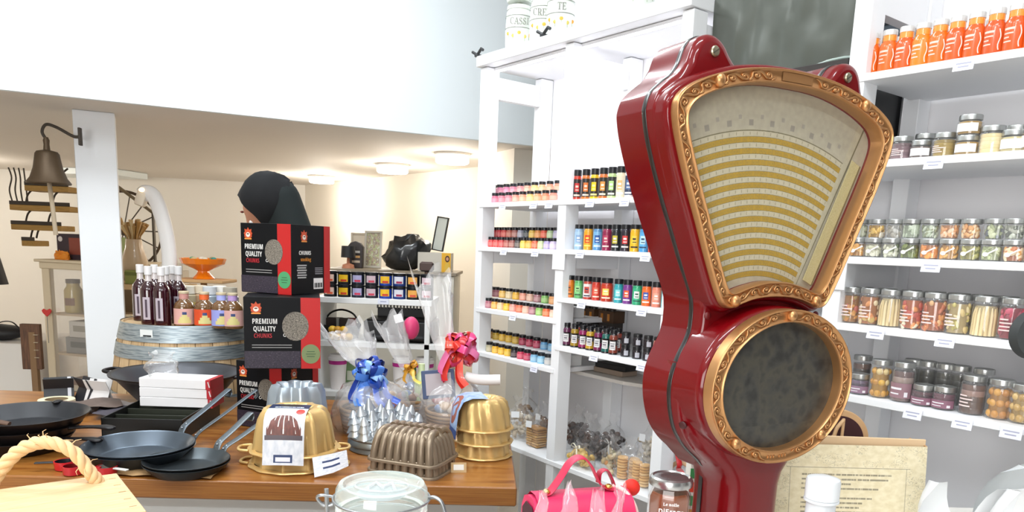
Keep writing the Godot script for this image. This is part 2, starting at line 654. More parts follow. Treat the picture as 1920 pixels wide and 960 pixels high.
# ---------------------------------------------------------------- table
func display_table() -> void:
	var wood := tex(mottle(512, 256, 11, 0.012, 0.09, ["784314", "8b531f", "99612a", "a36c30", "834d1a"], 5), 0.32)
	wood.clearcoat_enabled = true
	wood.clearcoat = 0.25
	wood.clearcoat_roughness = 0.2
	var yaw := deg_to_rad(2.6)
	var o := thing("display_table", "wide brown wooden table holding the pans and cake tins", "table", Vector3(0.026, 0, -1.981), yaw)
	part(o, "table_top", M().box(Vector3(2.3, 0.055, 1.10), Vector3(-1.15, 0.8725, -0.55), 0.005), wood)
	part(o, "apron", M().box(Vector3(2.2, 0.1, 0.98), Vector3(-1.15, 0.795, -0.55)), mat("e3e2df", 0.6))
	for x in [-0.09, -2.21]:
		for z in [-0.1, -1.0]:
			part(o, "leg", M().box(Vector3(0.07, 0.845, 0.07), Vector3(x, 0.4225, z), 0.003), mat("e3e2df", 0.6))
func counter_front() -> void:
	# the counter the scale stands on, just below the picture
	var p := PackedVector2Array([Vector2(-1.3, 0.2), Vector2(1.25, 0.2), Vector2(1.25, 1.52), Vector2(0.55, 1.50), Vector2(0.12, 1.28), Vector2(-1.3, 1.24)])
	var o := thing("sales_counter", "pale sales counter under the red scale, seen only at the very bottom", "counter")
	o.position = Vector3(0, 0, 0)
	var top := part(o, "counter_top", M().slab(p, -0.03, 0.0, 0.004, false), mat("ddd9d2", 0.4), Vector3(0, 1.05, 0), Vector3(-PI / 2, 0, 0))
	var q := PackedVector2Array()
	for v in p: q.append(v * 0.97 + Vector2(0, 0.02))
	part(o, "counter_body", M().slab(q, -1.02, 0.0, 0.0, false), mat("d5d2cd", 0.6), Vector3(0, 1.02, 0), Vector3(-PI / 2, 0, 0))

# ---------------------------------------------------------------- the red scale
const FAN_OUT := [Vector2(0, 1.8125), Vector2(0.05, 1.8105), Vector2(0.1, 1.8035), Vector2(0.14, 1.793), Vector2(0.175, 1.780), Vector2(0.2, 1.766), Vector2(0.2125, 1.7525), Vector2(0.2155, 1.737), Vector2(0.211, 1.714), Vector2(0.197, 1.675), Vector2(0.180, 1.635), Vector2(0.161, 1.594), Vector2(0.141, 1.549), Vector2(0.121, 1.507), Vector2(0.109, 1.486), Vector2(0.1, 1.477), Vector2(0.089, 1.4745), Vector2(0.075, 1.479), Vector2(0.05, 1.4865), Vector2(0.025, 1.490), Vector2(0, 1.491)]
const FAN_IN := [Vector2(0, 1.7915), Vector2(0.045, 1.7905), Vector2(0.085, 1.7855), Vector2(0.12, 1.7770), Vector2(0.15, 1.767), Vector2(0.176, 1.7545), Vector2(0.189, 1.742), Vector2(0.193, 1.73), Vector2(0.190, 1.712), Vector2(0.178, 1.68), Vector2(0.160, 1.638), Vector2(0.14, 1.594), Vector2(0.12, 1.548), Vector2(0.104, 1.514), Vector2(0.096, 1.502), Vector2(0.088, 1.4975), Vector2(0.078, 1.4990), Vector2(0.064, 1.504), Vector2(0.045, 1.5090), Vector2(0.022, 1.5135), Vector2(0, 1.5145)]
const BODY := [Vector2(0, 1.8215), Vector2(0.05, 1.8195), Vector2(0.085, 1.8145), Vector2(0.099, 1.823), Vector2(0.112, 1.838), Vector2(0.126, 1.8465), Vector2(0.142, 1.848), Vector2(0.156, 1.842), Vector2(0.166, 1.829), Vector2(0.174, 1.808), Vector2(0.186, 1.792), Vector2(0.203, 1.779), Vector2(0.217, 1.765), Vector2(0.2235, 1.748), Vector2(0.2235, 1.735), Vector2(0.217, 1.708), Vector2(0.203, 1.670), Vector2(0.184, 1.626), Vector2(0.163, 1.582), Vector2(0.143, 1.540), Vector2(0.126, 1.508), Vector2(0.1165, 1.486), Vector2(0.1135, 1.465), Vector2(0.1145, 1.440), Vector2(0.121, 1.420), Vector2(0.134, 1.395), Vector2(0.143, 1.367), Vector2(0.144, 1.340), Vector2(0.139, 1.312), Vector2(0.128, 1.283), Vector2(0.108, 1.257), Vector2(0.083, 1.236), Vector2(0.066, 1.220), Vector2(0.05, 1.209), Vector2(0, 1.204)]
func mirrored(half: Array, dy: float, per := 5) -> PackedVector2Array:
	var full := half.duplicate()
	for i in range(half.size() - 2, 0, -1):
		full.append(Vector2(-half[i].x, half[i].y))
	var o := PackedVector2Array()
	for q in spline(full, per, true):
		o.append(q - Vector2(0, dy))
	return o
func oval(rx: float, ry: float, cy: float, m := 96) -> PackedVector2Array:
	var o := PackedVector2Array()
	for i in m:
		var t := TAU * i / m
		o.append(Vector2(rx * sin(t), cy + ry * cos(t)))
	return o
func grown(pl: PackedVector2Array, d: float) -> PackedVector2Array:
	var o := PackedVector2Array()
	var m := pl.size()
	for i in m:
		var t := (pl[(i + 1) % m] - pl[(i - 1 + m) % m]).normalized()
		o.append(pl[i] + Vector2(-t.y, t.x) * d)
	return o
func bezel(outer: PackedVector2Array, inner: PackedVector2Array, z: float, rows: Array) -> MB:
	var P := []
	for r in rows:
		var row := PackedVector3Array()
		for i in outer.size():
			var q := outer[i].lerp(inner[i], r.x)
			row.append(Vector3(q.x, q.y, z + r.y))
		P.append(row)
	return M().grid(P, true, true)
func scrolls(outer: PackedVector2Array, inner: PackedVector2Array, z: float, unit: float, skip: Array) -> Array:
	var m := outer.size()
	var c := []
	var run := [0.0]
	for i in m + 1:
		c.append(outer[i % m].lerp(inner[i % m], 0.5))
		if i > 0: run.append(run[i - 1] + c[i].distance_to(c[i - 1]))
	var total: float = run[m]
	var count := int(round(total / unit))
	unit = total / count
	var place := func(u: float, v: float) -> Vector3:
		u = fposmod(u, total)
		var i: int = clampi(run.bsearch(u) - 1, 0, m - 1)
		var f: float = (u - run[i]) / maxf(run[i + 1] - run[i], 1e-6)
		var q := outer[i].lerp(outer[(i + 1) % m], f).lerp(inner[i].lerp(inner[(i + 1) % m], f), 0.5 + v)
		return Vector3(q.x, q.y, z)
	var made := []
	for k in count:
		var b := M()
		var u0 := (k + 0.5) * unit
		var mid: Vector3 = place.call(u0, 0.0)
		var no := false
		for s in skip:
			if Vector2(mid.x, mid.y).distance_to(s[0]) < s[1]: no = true
		if no: continue
		var sg := 1.0 if k % 2 == 0 else -1.0
		var path := []
		var rad := []
		for i in 5:
			var t := i / 5.0
			path.append(place.call(u0 - unit * (0.95 - 0.6 * t), sg * lerpf(-0.27, -0.05, t * t)))
			rad.append(0.0012 + 0.0009 * t)
		for i in 13:
			var a := PI + TAU * 1.15 * i / 12.0
			var r := lerpf(0.36, 0.10, i / 12.0)
			path.append(place.call(u0 + cos(a) * r * unit, sg * sin(a) * -r * 0.78))
			rad.append(0.0022 - 0.0006 * i / 12.0)
		b.tube(path, rad, 5, false)
		b.ball(Vector3(0.0024, 0.0024, 0.0022), mid, 4, 6)
		var leaf := []
		for i in 6:
			var t := i / 5.0
			leaf.append(place.call(u0 + unit * (0.15 + 0.5 * t), sg * (0.30 - 0.22 * t * t)))
		b.tube(leaf, [0.0008, 0.0016, 0.002, 0.0018, 0.0012, 0.0006], 5, false)
		made.append(b)
	return made
func dial_image(lo: Vector2, hi: Vector2) -> Image:
	var w := 1400
	var h := 1024
	var im := Image.create(w, h, false, Image.FORMAT_RGB8)
	var paper := Color("aaa28d")  # card tones darkened to stand in for shade behind the glass
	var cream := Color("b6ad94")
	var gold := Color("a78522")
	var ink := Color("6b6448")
	var ctr := Vector2(-0.018, 1.333)
	var f := noise(5, 0.02)
	for y in h:
		for x in w:
			var q := Vector2(lerpf(lo.x, hi.x, (x + 0.5) / w), lerpf(hi.y, lo.y, (y + 0.5) / h)) - ctr
			var r := q.length()
			var a := rad_to_deg(atan2(q.x, q.y))
			var c := paper
			if r > 0.188 and r < 0.397 and a > -24.4 and a < 23.4:
				var t := (r - 0.188) / 0.209 * 26.0
				var k := int(t)
				var fr := t - k
				var step := 0.55 + 0.0009 / r * 180.0
				var n := a / step
				c = gold if k % 2 == 0 else cream
				if fr < 0.09: c = c.lerp(ink, 0.75)
				if k % 2 == 0:
					if absf(n - round(n)) * step * r * 0.01745 < 0.00022: c = c.lerp(ink, 0.7)
					if fr > 0.35 and fr < 0.7 and absf(n - floor(n) - 0.5) < 0.2 and (int(floor(n)) * 7 + k * 3) % 5 < 3: c = c.lerp(ink, 0.28)
				else:
					var mm := n * 0.5
					if absf(mm - round(mm)) * step * 2.0 * r * 0.01745 < 0.0006 and fr > 0.3 and fr < 0.85: c = c.lerp(ink, 0.55)
			elif r >= 0.397 and r < 0.3985 and a > -24.4 and a < 23.4:
				c = ink
			elif a > -24.4 and a < 22.0:
				var n2 := (a + 24.4) / 2.9
				var j := int(n2)
				var dx := (n2 - j - 0.5) * 2.9 * 0.01745 * r
				if j % 2 == 0:
					if absf(dx) < 0.0042 and absf(r - 0.4085) < 0.0042: c = Color("8d877a")
				elif absf(dx) < 0.003 and absf(r - 0.4165) < 0.003: c = Color("979183")
			if a > 23.4 and a < 25.2 and r > 0.18: c = cream.lerp(ink, 0.08)
			if absf(a - 25.2) < 0.18 and r > 0.18: c = ink
			im.set_pixel(x, y, c * (1.0 + 0.05 * f.get_noise_2d(x, y)))
	return im
func fan_scale() -> void:
	var dr := Vector3(cos(scale_yaw), 0, -sin(scale_yaw))
	var y0 := 1.05
	var pos := Vector3(0.3711, y0, -1.13444) + dr * 0.018
	var o := thing("fan_scale", "tall antique red enamel shop scale with gold-framed fan dial and dark oval window", "scale", pos, scale_yaw)
	var red := mat("69040a", 0.33, 0.0, 0.6)
	red.metallic_specular = 0.25
	var gold := mat("bd8c5c", 0.36, 0.8)
	var black := mat("16100f", 0.3, 0.0, 0.4)
	var body := mirrored(BODY, y0)
	var out := mirrored(FAN_OUT, y0)
	var inn := mirrored(FAN_IN, y0)
	var b := M().slab(body, -0.112, -0.018, 0.011, true, 4)
	var shell := [Vector2(0, -0.041), Vector2(0, -0.011), Vector2(0.02, -0.006), Vector2(0.06, -0.002), Vector2(0.13, 0.0), Vector2(0.25, 0.001), Vector2(0.98, 0.001), Vector2(1.0, -0.019)]
	b.append_grid(bezel(grown(out, 0.007), inn, 0.0, shell))
	b.slab(oval(0.1465, 0.1190, 1.3595 - y0), -0.036, 0.0262, 0.014, true, 4)
	# pedestal
	var P := []
	for row in [[0.0, 0.085, 0.075, -0.03], [0.03, 0.085, 0.075, -0.03], [0.04, 0.066, 0.062, -0.028], [0.075, 0.058, 0.056, -0.027], [0.115, 0.057, 0.056, -0.027], [0.145, 0.058, 0.056, -0.027], [0.165, 0.064, 0.057, -0.027], [0.183, 0.079, 0.058, -0.027], [0.202, 0.102, 0.058, -0.028], [0.226, 0.122, 0.057, -0.029], [0.258, 0.137, 0.056, -0.030], [0.30, 0.1425, 0.055, -0.032], [0.34, 0.138, 0.05, -0.036]]:
		var r := PackedVector3Array()
		for i in 40:
			var t := TAU * i / 40
			var cx := signf(sin(t)) * pow(absf(sin(t)), 0.62)
			var cz := signf(cos(t)) * pow(absf(cos(t)), 0.62)
			r.append(Vector3(row[1] * cx, row[0], row[3] - 0.012 + row[2] * cz))
		P.append(r)
	b.grid(P, true)
	part(o, "body", b, red)
	# dark seam between the two shells
	var seam := grown(body, 0.0014)
	var S := []
	for z in [-0.0505, -0.0500, -0.0425, -0.0420]:
		S.append(M().loop(seam if z > -0.0503 and z < -0.0423 else body, z))
	var sb := M().grid(S, true, true)
	for sx in [-1.0, 1.0]:
		sb.box(Vector3(0.003, 0.165, 0.008), Vector3(sx * 0.0575, 0.0825, -0.056))
	part(o, "seam_band", sb, black)
	var prof := [Vector2(0, -0.004), Vector2(0, 0.009), Vector2(0.05, 0.0125), Vector2(0.12, 0.0125), Vector2(0.17, 0.0085), Vector2(0.5, 0.0075), Vector2(0.82, 0.0085), Vector2(0.87, 0.012), Vector2(0.94, 0.012), Vector2(1.0, 0.007), Vector2(1.0, -0.012)]
	var fb := part(o, "fan_bezel", bezel(out, inn, 0.001, prof), gold)
	for w in scrolls(out, inn, 0.0095, 0.0225, [[Vector2(0.0, 1.80 - y0), 0.036]]): part(fb, "scroll", w, gold)
	part(fb, "name_plate", M().patch(1.0, 0, 0.012, -0.03, 0.03, 12), gold, Vector3(0, 1.796 - y0, -1.0 + 0.0105))
	for q in [Vector2(-0.145, 1.7815), Vector2(0.145, 1.7815), Vector2(-0.083, 1.4850), Vector2(0.083, 1.4850)]:
		part(fb, "boss", M().ball(Vector3(0.0085, 0.0095, 0.008), Vector3(q.x, q.y - y0, 0.011), 8, 14), gold)
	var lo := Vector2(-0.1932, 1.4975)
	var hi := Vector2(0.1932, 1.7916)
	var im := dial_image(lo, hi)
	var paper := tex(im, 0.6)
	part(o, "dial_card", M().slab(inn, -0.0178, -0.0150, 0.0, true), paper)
	# pointer arm, brass speckles painted for the gold bezel reflected in it
	var tip := Vector2(0.163, 1.70 - y0)
	var root := Vector2(0.082, 1.513 - y0)
	var mid := (tip + root) / 2
	var ang := atan2(tip.x - root.x, tip.y - root.y)
	var arm := part(o, "pointer_arm", M().box(Vector3(0.020, tip.distance_to(root), 0.0015), Vector3.ZERO, 0.0004), tex(mottle(64, 512, 21, 0.25, 0.25, ["a99a5c", "b9ab78", "c2b68e", "8f8455", "cabf9a"], 2), 0.45), Vector3(mid.x, mid.y, -0.010), Vector3(0, 0, -ang))
	part(arm, "arm_edge", M().box(Vector3(0.0022, tip.distance_to(root), 0.003), Vector3(0.011, 0, 0.0)), mat("7b6f4e", 0.4, 0.5))
	var sheet := M()
	sheet.cap(sheet.loop(inn, -0.001), Vector3.BACK)
	part(o, "fan_glass", sheet, pane(0.015, 0.02))
	var ro := oval(0.1435, 0.1166, 1.3595 - y0)
	var ri := oval(0.1204, 0.0963, 1.3600 - y0)
	prof[0] = Vector2(0, -0.0055)
	var rb := part(o, "ring_bezel", bezel(ro, ri, 0.033, prof), gold)
	for w in scrolls(ro, ri, 0.0415, 0.0225, [[Vector2(0, 1.466 - y0), 0.03], [Vector2(0, 1.253 - y0), 0.034]]): part(rb, "scroll", w, gold)
	for a in [0.0, 138.0, 222.0]:
		var t := deg_to_rad(a)
		part(rb, "boss", M().ball(Vector3(0.0078, 0.0085, 0.008), Vector3(0.132 * sin(t), 1.3597 - y0 + 0.1065 * cos(t), 0.0425), 8, 14), gold)
	var rel := M()
	for i in 7:
		if i == 3: continue
		rel.box(Vector3(0.0032, 0.0052, 0.002), Vector3(-0.018 + i * 0.006, 1.2527 - y0 + absf(i - 3) * 0.0003, 0.041), 0.0008)
	part(rb, "worn_relief_letters", rel, gold)
	var D := []
	for k in 5:
		var f := 1.0 - k / 4.0
		D.append(M().loop(oval(0.1215 * maxf(f, 0.001), 0.0975 * maxf(f, 0.001), 1.3600 - y0, 64), 0.0275 + 0.004 * (1.0 - f * f)))
	var dm := M().grid(D, true, true)
	for i in dm.v.size():
		dm.uv[i] = Vector2(dm.v[i].x * 4.0 + 0.5, dm.v[i].y * 4.0)
	var dark := tex(mottle(256, 256, 31, 0.022, 0.022, ["2b2a28", "3b3a36", "454239", "33322f"]), 0.42)
	part(o, "dark_window", dm, dark)
	for sx in [-1.0, 1.0]:
		var sc := part(o, "screw", M().lathe([Vector2(0.0075, 0), Vector2(0.0075, 0.002), Vector2(0.006, 0.0035), Vector2(0, 0.004)], 16), mat("a39d86", 0.35, 0.9), Vector3(sx * 0.133, 1.8255 - y0, -0.018), Vector3(PI / 2, 0, 0))
		part(sc, "slot", M().box(Vector3(0.012, 0.0006, 0.0016), Vector3(0, 0.0041, 0)), mat("3b372e", 0.6), Vector3.ZERO, Vector3(0, 0.6, 0))
	for sx in [-1.0, 1.0]:
		part(o, "side_screw", M().ball(Vector3(0.006, 0.006, 0.004), Vector3(sx * 0.112, 1.462 - y0, -0.012), 5, 10), mat("5e0b0e", 0.4))
	part(o, "side_slot", M().ball(Vector3(0.003, 0.006, 0.009), Vector3(-0.1335, 1.297 - y0, -0.022), 5, 10), mat("3a0508", 0.5))

# ---------------------------------------------------------------- jars on the shelves
func facing(p: Vector3, twist := 0.0) -> float:
	return atan2(EYE.x - p.x, EYE.z - p.z) + twist
func keep(key, made: MB) -> ArrayMesh:
	shared[key] = made.mesh()
	return shared[key]
func cyl(r: float, y0: float, y1: float, segs := 16, e := 0.001) -> MB:
	return M().lathe([Vector2(0, y0), Vector2(r - e, y0), Vector2(r, y0 + e), Vector2(r, y1 - e), Vector2(r - e, y1), Vector2(0, y1)], segs)
func lid_mesh(r: float, h: float) -> ArrayMesh:
	var key := ["lid", r, h]
	if shared.has(key): return shared[key]
	return keep(key, M().lathe([Vector2(r * 0.9, 0), Vector2(r, 0.0006), Vector2(r, h * 0.82), Vector2(r * 0.96, h), Vector2(r * 0.88, h), Vector2(r * 0.84, h * 0.93), Vector2(0, h * 0.93)], 20))
func small_jar(p: Vector3, c: String, label: String, group: String, r := 0.0165) -> void:
	var o := thing("spice_jar", label, "jar", p, facing(p, rng.randf_range(-0.25, 0.25)), group)
	var key := ["sj", r]
	var body: ArrayMesh = shared[key] if shared.has(key) else keep(key, M().lathe([Vector2(0, 0), Vector2(r * 0.9, 0), Vector2(r, 0.002), Vector2(r, 0.024), Vector2(r * 0.86, 0.030), Vector2(r * 0.8, 0.034)], 16))
	key = ["sjl", r]
	var lab: ArrayMesh = shared[key] if shared.has(key) else keep(key, M().patch(r + 0.0004, 0.006, 0.022, -1.1, 1.1, 8))
	part(o, "jar", body, mat(c, 0.35, 0.0, 0.5))
	part(o, "paper_label", lab, mat(hexc(c).lerp(Color("fff0e0"), 0.30), 0.5))
	part(o, "lid", lid_mesh(r * 0.93, 0.0125), mat("15151a", 0.35), Vector3(0, 0.033, 0))
func tall_jar(p: Vector3, c: Array, label: String, group: String, r: float, h: float, cap: float, lead: float) -> void:
	var o := thing("seasoning_shaker", label, "jar", p, facing(p, rng.randf_range(-0.15, 0.15)), group)
	var b := h - cap
	var key := ["tj", r, h]
	var body: ArrayMesh = shared[key] if shared.has(key) else keep(key, M().lathe([Vector2(0, 0), Vector2(r * 0.92, 0), Vector2(r, 0.002), Vector2(r, b * 0.9), Vector2(r * 0.9, b * 0.97), Vector2(r * 0.86, b)], 18))
	key = ["tjl", r, h]
	var lab: ArrayMesh = shared[key] if shared.has(key) else keep(key, M().patch(r + 0.0004, b * 0.13, b * 0.86, -1.35, 1.35, 10))
	key = ["tjm", r, h]
	var motif: ArrayMesh = shared[key] if shared.has(key) else keep(key, M().patch(r + 0.0008, b * 0.34, b * 0.70, -0.75, 0.35, 6))
	key = ["tjn", r, h]
	var strip: ArrayMesh = shared[key] if shared.has(key) else keep(key, M().patch(r + 0.0010, b * 0.52, b * 0.60, -0.5, 0.15, 4).patch(r + 0.0010, b * 0.40, b * 0.44, -0.5, 0.25, 4).patch(r + 0.0008, b * 0.17, b * 0.24, -0.9, 0.6, 4))
	part(o, "jar", body, mat(c[0], 0.3, 0.0, 0.6))
	part(o, "paper_label", lab, mat(c[1], 0.45, 0.0, 0.2))
	part(o, "label_motif", motif, mat(c[2], 0.45))
	part(o, "label_print", strip, mat(c[3], 0.5))
	part(o, "cap", lid_mesh(r * 0.97, cap), mat("17171b", 0.35), Vector3(0, b, 0))
func sauce_bottle(p: Vector3, c: String, label: String, group: String) -> void:
	var o := thing("sauce_bottle", label, "bottle", p, facing(p, rng.randf_range(-0.2, 0.2)), group)
	var key := "sb"
	var body: ArrayMesh = shared[key] if shared.has(key) else keep(key, M().lathe([Vector2(0, 0), Vector2(0.0165, 0), Vector2(0.018, 0.002), Vector2(0.017, 0.02), Vector2(0.0135, 0.036), Vector2(0.0135, 0.046), Vector2(0.0165, 0.056), Vector2(0.0165, 0.066), Vector2(0.013, 0.073), Vector2(0.0115, 0.08)], 18))
	part(o, "bottle", body, mat("1d1418", 0.2, 0.0, 0.8))
	key = "sbn"
	part(o, "contents_band", shared[key] if shared.has(key) else keep(key, M().lathe([Vector2(0.0178, 0.003), Vector2(0.0175, 0.02), Vector2(0.0142, 0.034)], 18)), mat(c, 0.3, 0.0, 0.6))
	key = "sbu"
	part(o, "shoulder_band", shared[key] if shared.has(key) else keep(key, M().lathe([Vector2(0.0168, 0.056), Vector2(0.0168, 0.066), Vector2(0.0134, 0.073)], 18)), mat(c, 0.3, 0.0, 0.6))
	key = "sbl"
	part(o, "paper_label", shared[key] if shared.has(key) else keep(key, M().patch(0.0182, 0.018, 0.05, -0.75, 0.55, 6)), mat("e4e2e2", 0.5))
	key = "sbp"
	part(o, "label_print", shared[key] if shared.has(key) else keep(key, M().patch(0.0185, 0.040, 0.043, -0.55, 0.3, 4).patch(0.0185, 0.030, 0.036, -0.5, 0.2, 4).patch(0.0185, 0.024, 0.026, -0.55, 0.35, 4)), mat("77747c", 0.6))
	part(o, "cap", lid_mesh(0.013, 0.014), mat("17171b", 0.35), Vector3(0, 0.079, 0))
func fill(kind: String, r: float, y0: float, y1: float, pal: Array, sd: int) -> MB:     # what is in a jar, piece by piece
	var g := RandomNumberGenerator.new()
	g.seed = sd
	var b := M()
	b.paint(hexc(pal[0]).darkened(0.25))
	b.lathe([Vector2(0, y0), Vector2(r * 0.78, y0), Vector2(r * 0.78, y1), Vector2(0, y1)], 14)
	if kind == "spears":
		for i in 15:
			var t := TAU * i / 15
			b.paint(hexc(pal[i % pal.size()]))
			var q := Vector3(sin(t), 0, cos(t)) * r * 0.82
			b.tube([q + Vector3(0, y0, 0), q + Vector3(0, lerpf(y0, y1, 0.7), 0), q * 0.93 + Vector3(0, y1 - g.randf() * 0.006, 0)], [r * 0.17, r * 0.15, r * 0.05], 6)
	elif kind == "chunks":
		for i in 46:
			var t := g.randf() * TAU
			b.paint(hexc(pal[g.randi() % pal.size()]).lightened(g.randf() * 0.12))
			var sz := r * g.randf_range(0.2, 0.42)
			b.xf = Transform3D(Basis(Vector3.UP, t) * Basis(Vector3.BACK, g.randf_range(-1.2, 1.2)), Vector3(sin(t) * r * 0.8, g.randf_range(y0 + sz * 0.5, y1 - sz * 0.4), cos(t) * r * 0.8))
			b.ball(Vector3(sz * g.randf_range(0.4, 1.0), sz, r * 0.15), Vector3.ZERO, 4, 7)
			b.xf = Transform3D()
	elif kind == "balls":
		for lay in 3:
			for i in 7:
				var t := TAU * (i + lay * 0.5) / 7
				b.paint(hexc(pal[g.randi() % pal.size()]))
				b.ball(Vector3.ONE * r * 0.36, Vector3(sin(t) * r * 0.63, lerpf(y0 + r * 0.36, y1 - r * 0.3, lay / 2.0), cos(t) * r * 0.63), 5, 8)
	else:
		for i in 5:
			b.paint(hexc(pal[g.randi() % pal.size()]))
			var ya := lerpf(y0, y1, i / 5.0)
			b.lathe([Vector2(r * 0.9, ya), Vector2(r * 0.94, ya + (y1 - y0) * 0.05), Vector2(r * 0.94, ya + (y1 - y0) * 0.17), Vector2(r * 0.9, ya + (y1 - y0) * 0.2)], 14)
	return b
func preserve(called: String, p: Vector3, r: float, h: float, lid: float, kind: String, pal: Array, label: String, group: String, look := "", square := false, lidc := "b9bab8") -> Node3D:
	var o := thing(called, label, "jar", p, facing(p, rng.randf_range(-0.12, 0.12) - 0.25), group)
	var b := h - lid
	var sq = (func(t: float, _y: float) -> float: return 0.86 / pow(pow(absf(cos(t)), 5.0) + pow(absf(sin(t)), 5.0), 0.2)) if square else null
	var key := ["pj", r, h, square]
	var shell: ArrayMesh = shared[key] if shared.has(key) else keep(key, M().lathe([Vector2(0, 0), Vector2(r * 0.93, 0), Vector2(r, 0.003), Vector2(r, b * 0.86), Vector2(r * 0.9, b * 0.95), Vector2(r * 0.86, b)], 24, sq))
	key = ["fill", kind, pal, r, h]
	var inside: ArrayMesh = shared[key] if shared.has(key) else keep(key, fill(kind, r * (0.84 if square else 0.95), 0.003, b * 0.88, pal, str(pal).hash()))
	part(o, "contents", inside, painted(0.4, 0.5))
	part(o, "glass", shell, pane(0.08, 0.03))
	var R := r * (0.88 if square else 1.0)
	if look == "white":
		part(o, "paper_label", M().patch(R + 0.0006, b * 0.2, b * 0.75, -0.95, 0.95, 8), mat("f1f1f0", 0.5))
	elif look == "ladle":
		var zf := r * 0.86 + 0.0012
		part(o, "printed_ladle", M().ball(Vector3(r * 0.26, r * 0.2, 0.0012), Vector3(-r * 0.28, b * 0.40, zf), 4, 10).tube([Vector3(-r * 0.1, b * 0.44, zf), Vector3(r * 0.5, b * 0.68, zf)], r * 0.08, 5).ball(Vector3(r * 0.12, r * 0.1, 0.001), Vector3(r * 0.55, b * 0.7, zf), 4, 8), mat("f4f0ea", 0.5))
	elif look == "lines":
		var lines := M()
		for i in 4:
			lines.patch(R + 0.0006, b * (0.24 + 0.10 * i), b * (0.28 + 0.10 * i), -0.8, [0.2, 0.05, 0.35, -0.1][i], 5)
		part(o, "label_print", lines, mat("f3dcd8", 0.5))
	elif look == "band":
		part(o, "paper_label", M().patch(R + 0.0006, b * 0.12, b * 0.55, -1.2, 1.2, 10), mat(hexc(pal[0]).lerp(Color("c9a0b0"), 0.55), 0.5))
		part(o, "label_print", M().patch(R + 0.001, b * 0.36, b * 0.42, -0.8, 0.3, 5).patch(R + 0.001, b * 0.22, b * 0.26, -0.8, 0.1, 5).patch(R + 0.001, b * 0.16, b * 0.30, 0.55, 0.85, 3), mat("eeebee", 0.5))
	part(o, "lid", lid_mesh(r * 0.93, lid), mat(lidc, 0.32, 0.85), Vector3(0, b - 0.001, 0))
	return o
func orange_bottle(p: Vector3, c: String, label: String, group: String) -> void:
	var o := thing("juice_bottle", label, "bottle", p, facing(p, -0.2), group)
	var key := "ob"
	var body: ArrayMesh = shared[key] if shared.has(key) else keep(key, M().lathe([Vector2(0, 0), Vector2(0.021, 0), Vector2(0.0235, 0.003), Vector2(0.0235, 0.064), Vector2(0.0205, 0.074), Vector2(0.0168, 0.079), Vector2(0.0163, 0.095)], 24))
	part(o, "bottle", body, mat(c, 0.25, 0.0, 0.8))
	key = "obn"
	part(o, "neck_glass", shared[key] if shared.has(key) else keep(key, M().lathe([Vector2(0.0172, 0.080), Vector2(0.0168, 0.095)], 20)), mat("f29a3e", 0.2, 0.0, 0.8))
	key = "obl"
	var lines := M()
	for i in 4:
		lines.patch(0.0239, 0.024 + 0.009 * i, 0.027 + 0.009 * i + (0.002 if i == 3 else 0.0), -0.85, [-0.1, -0.3, 0.05, 0.1][i], 5)
	part(o, "label_print", shared[key] if shared.has(key) else keep(key, lines), mat("f6cfc0", 0.5))
	key = "obs"
	var path := []
	for i in 9: path.append(Vector3(0.0241 * sin(0.62 - 0.09 * sin(i * 0.9)), 0.012 + i * 0.0058, 0.0241 * cos(0.62 - 0.09 * sin(i * 0.9))))
	part(o, "printed_sprig", shared[key] if shared.has(key) else keep(key, M().tube(path, 0.0014, 5)), mat("f8e3d8", 0.5))
	part(o, "cap", lid_mesh(0.0178, 0.014), mat("dcdad8", 0.35, 0.4), Vector3(0, 0.094, 0))

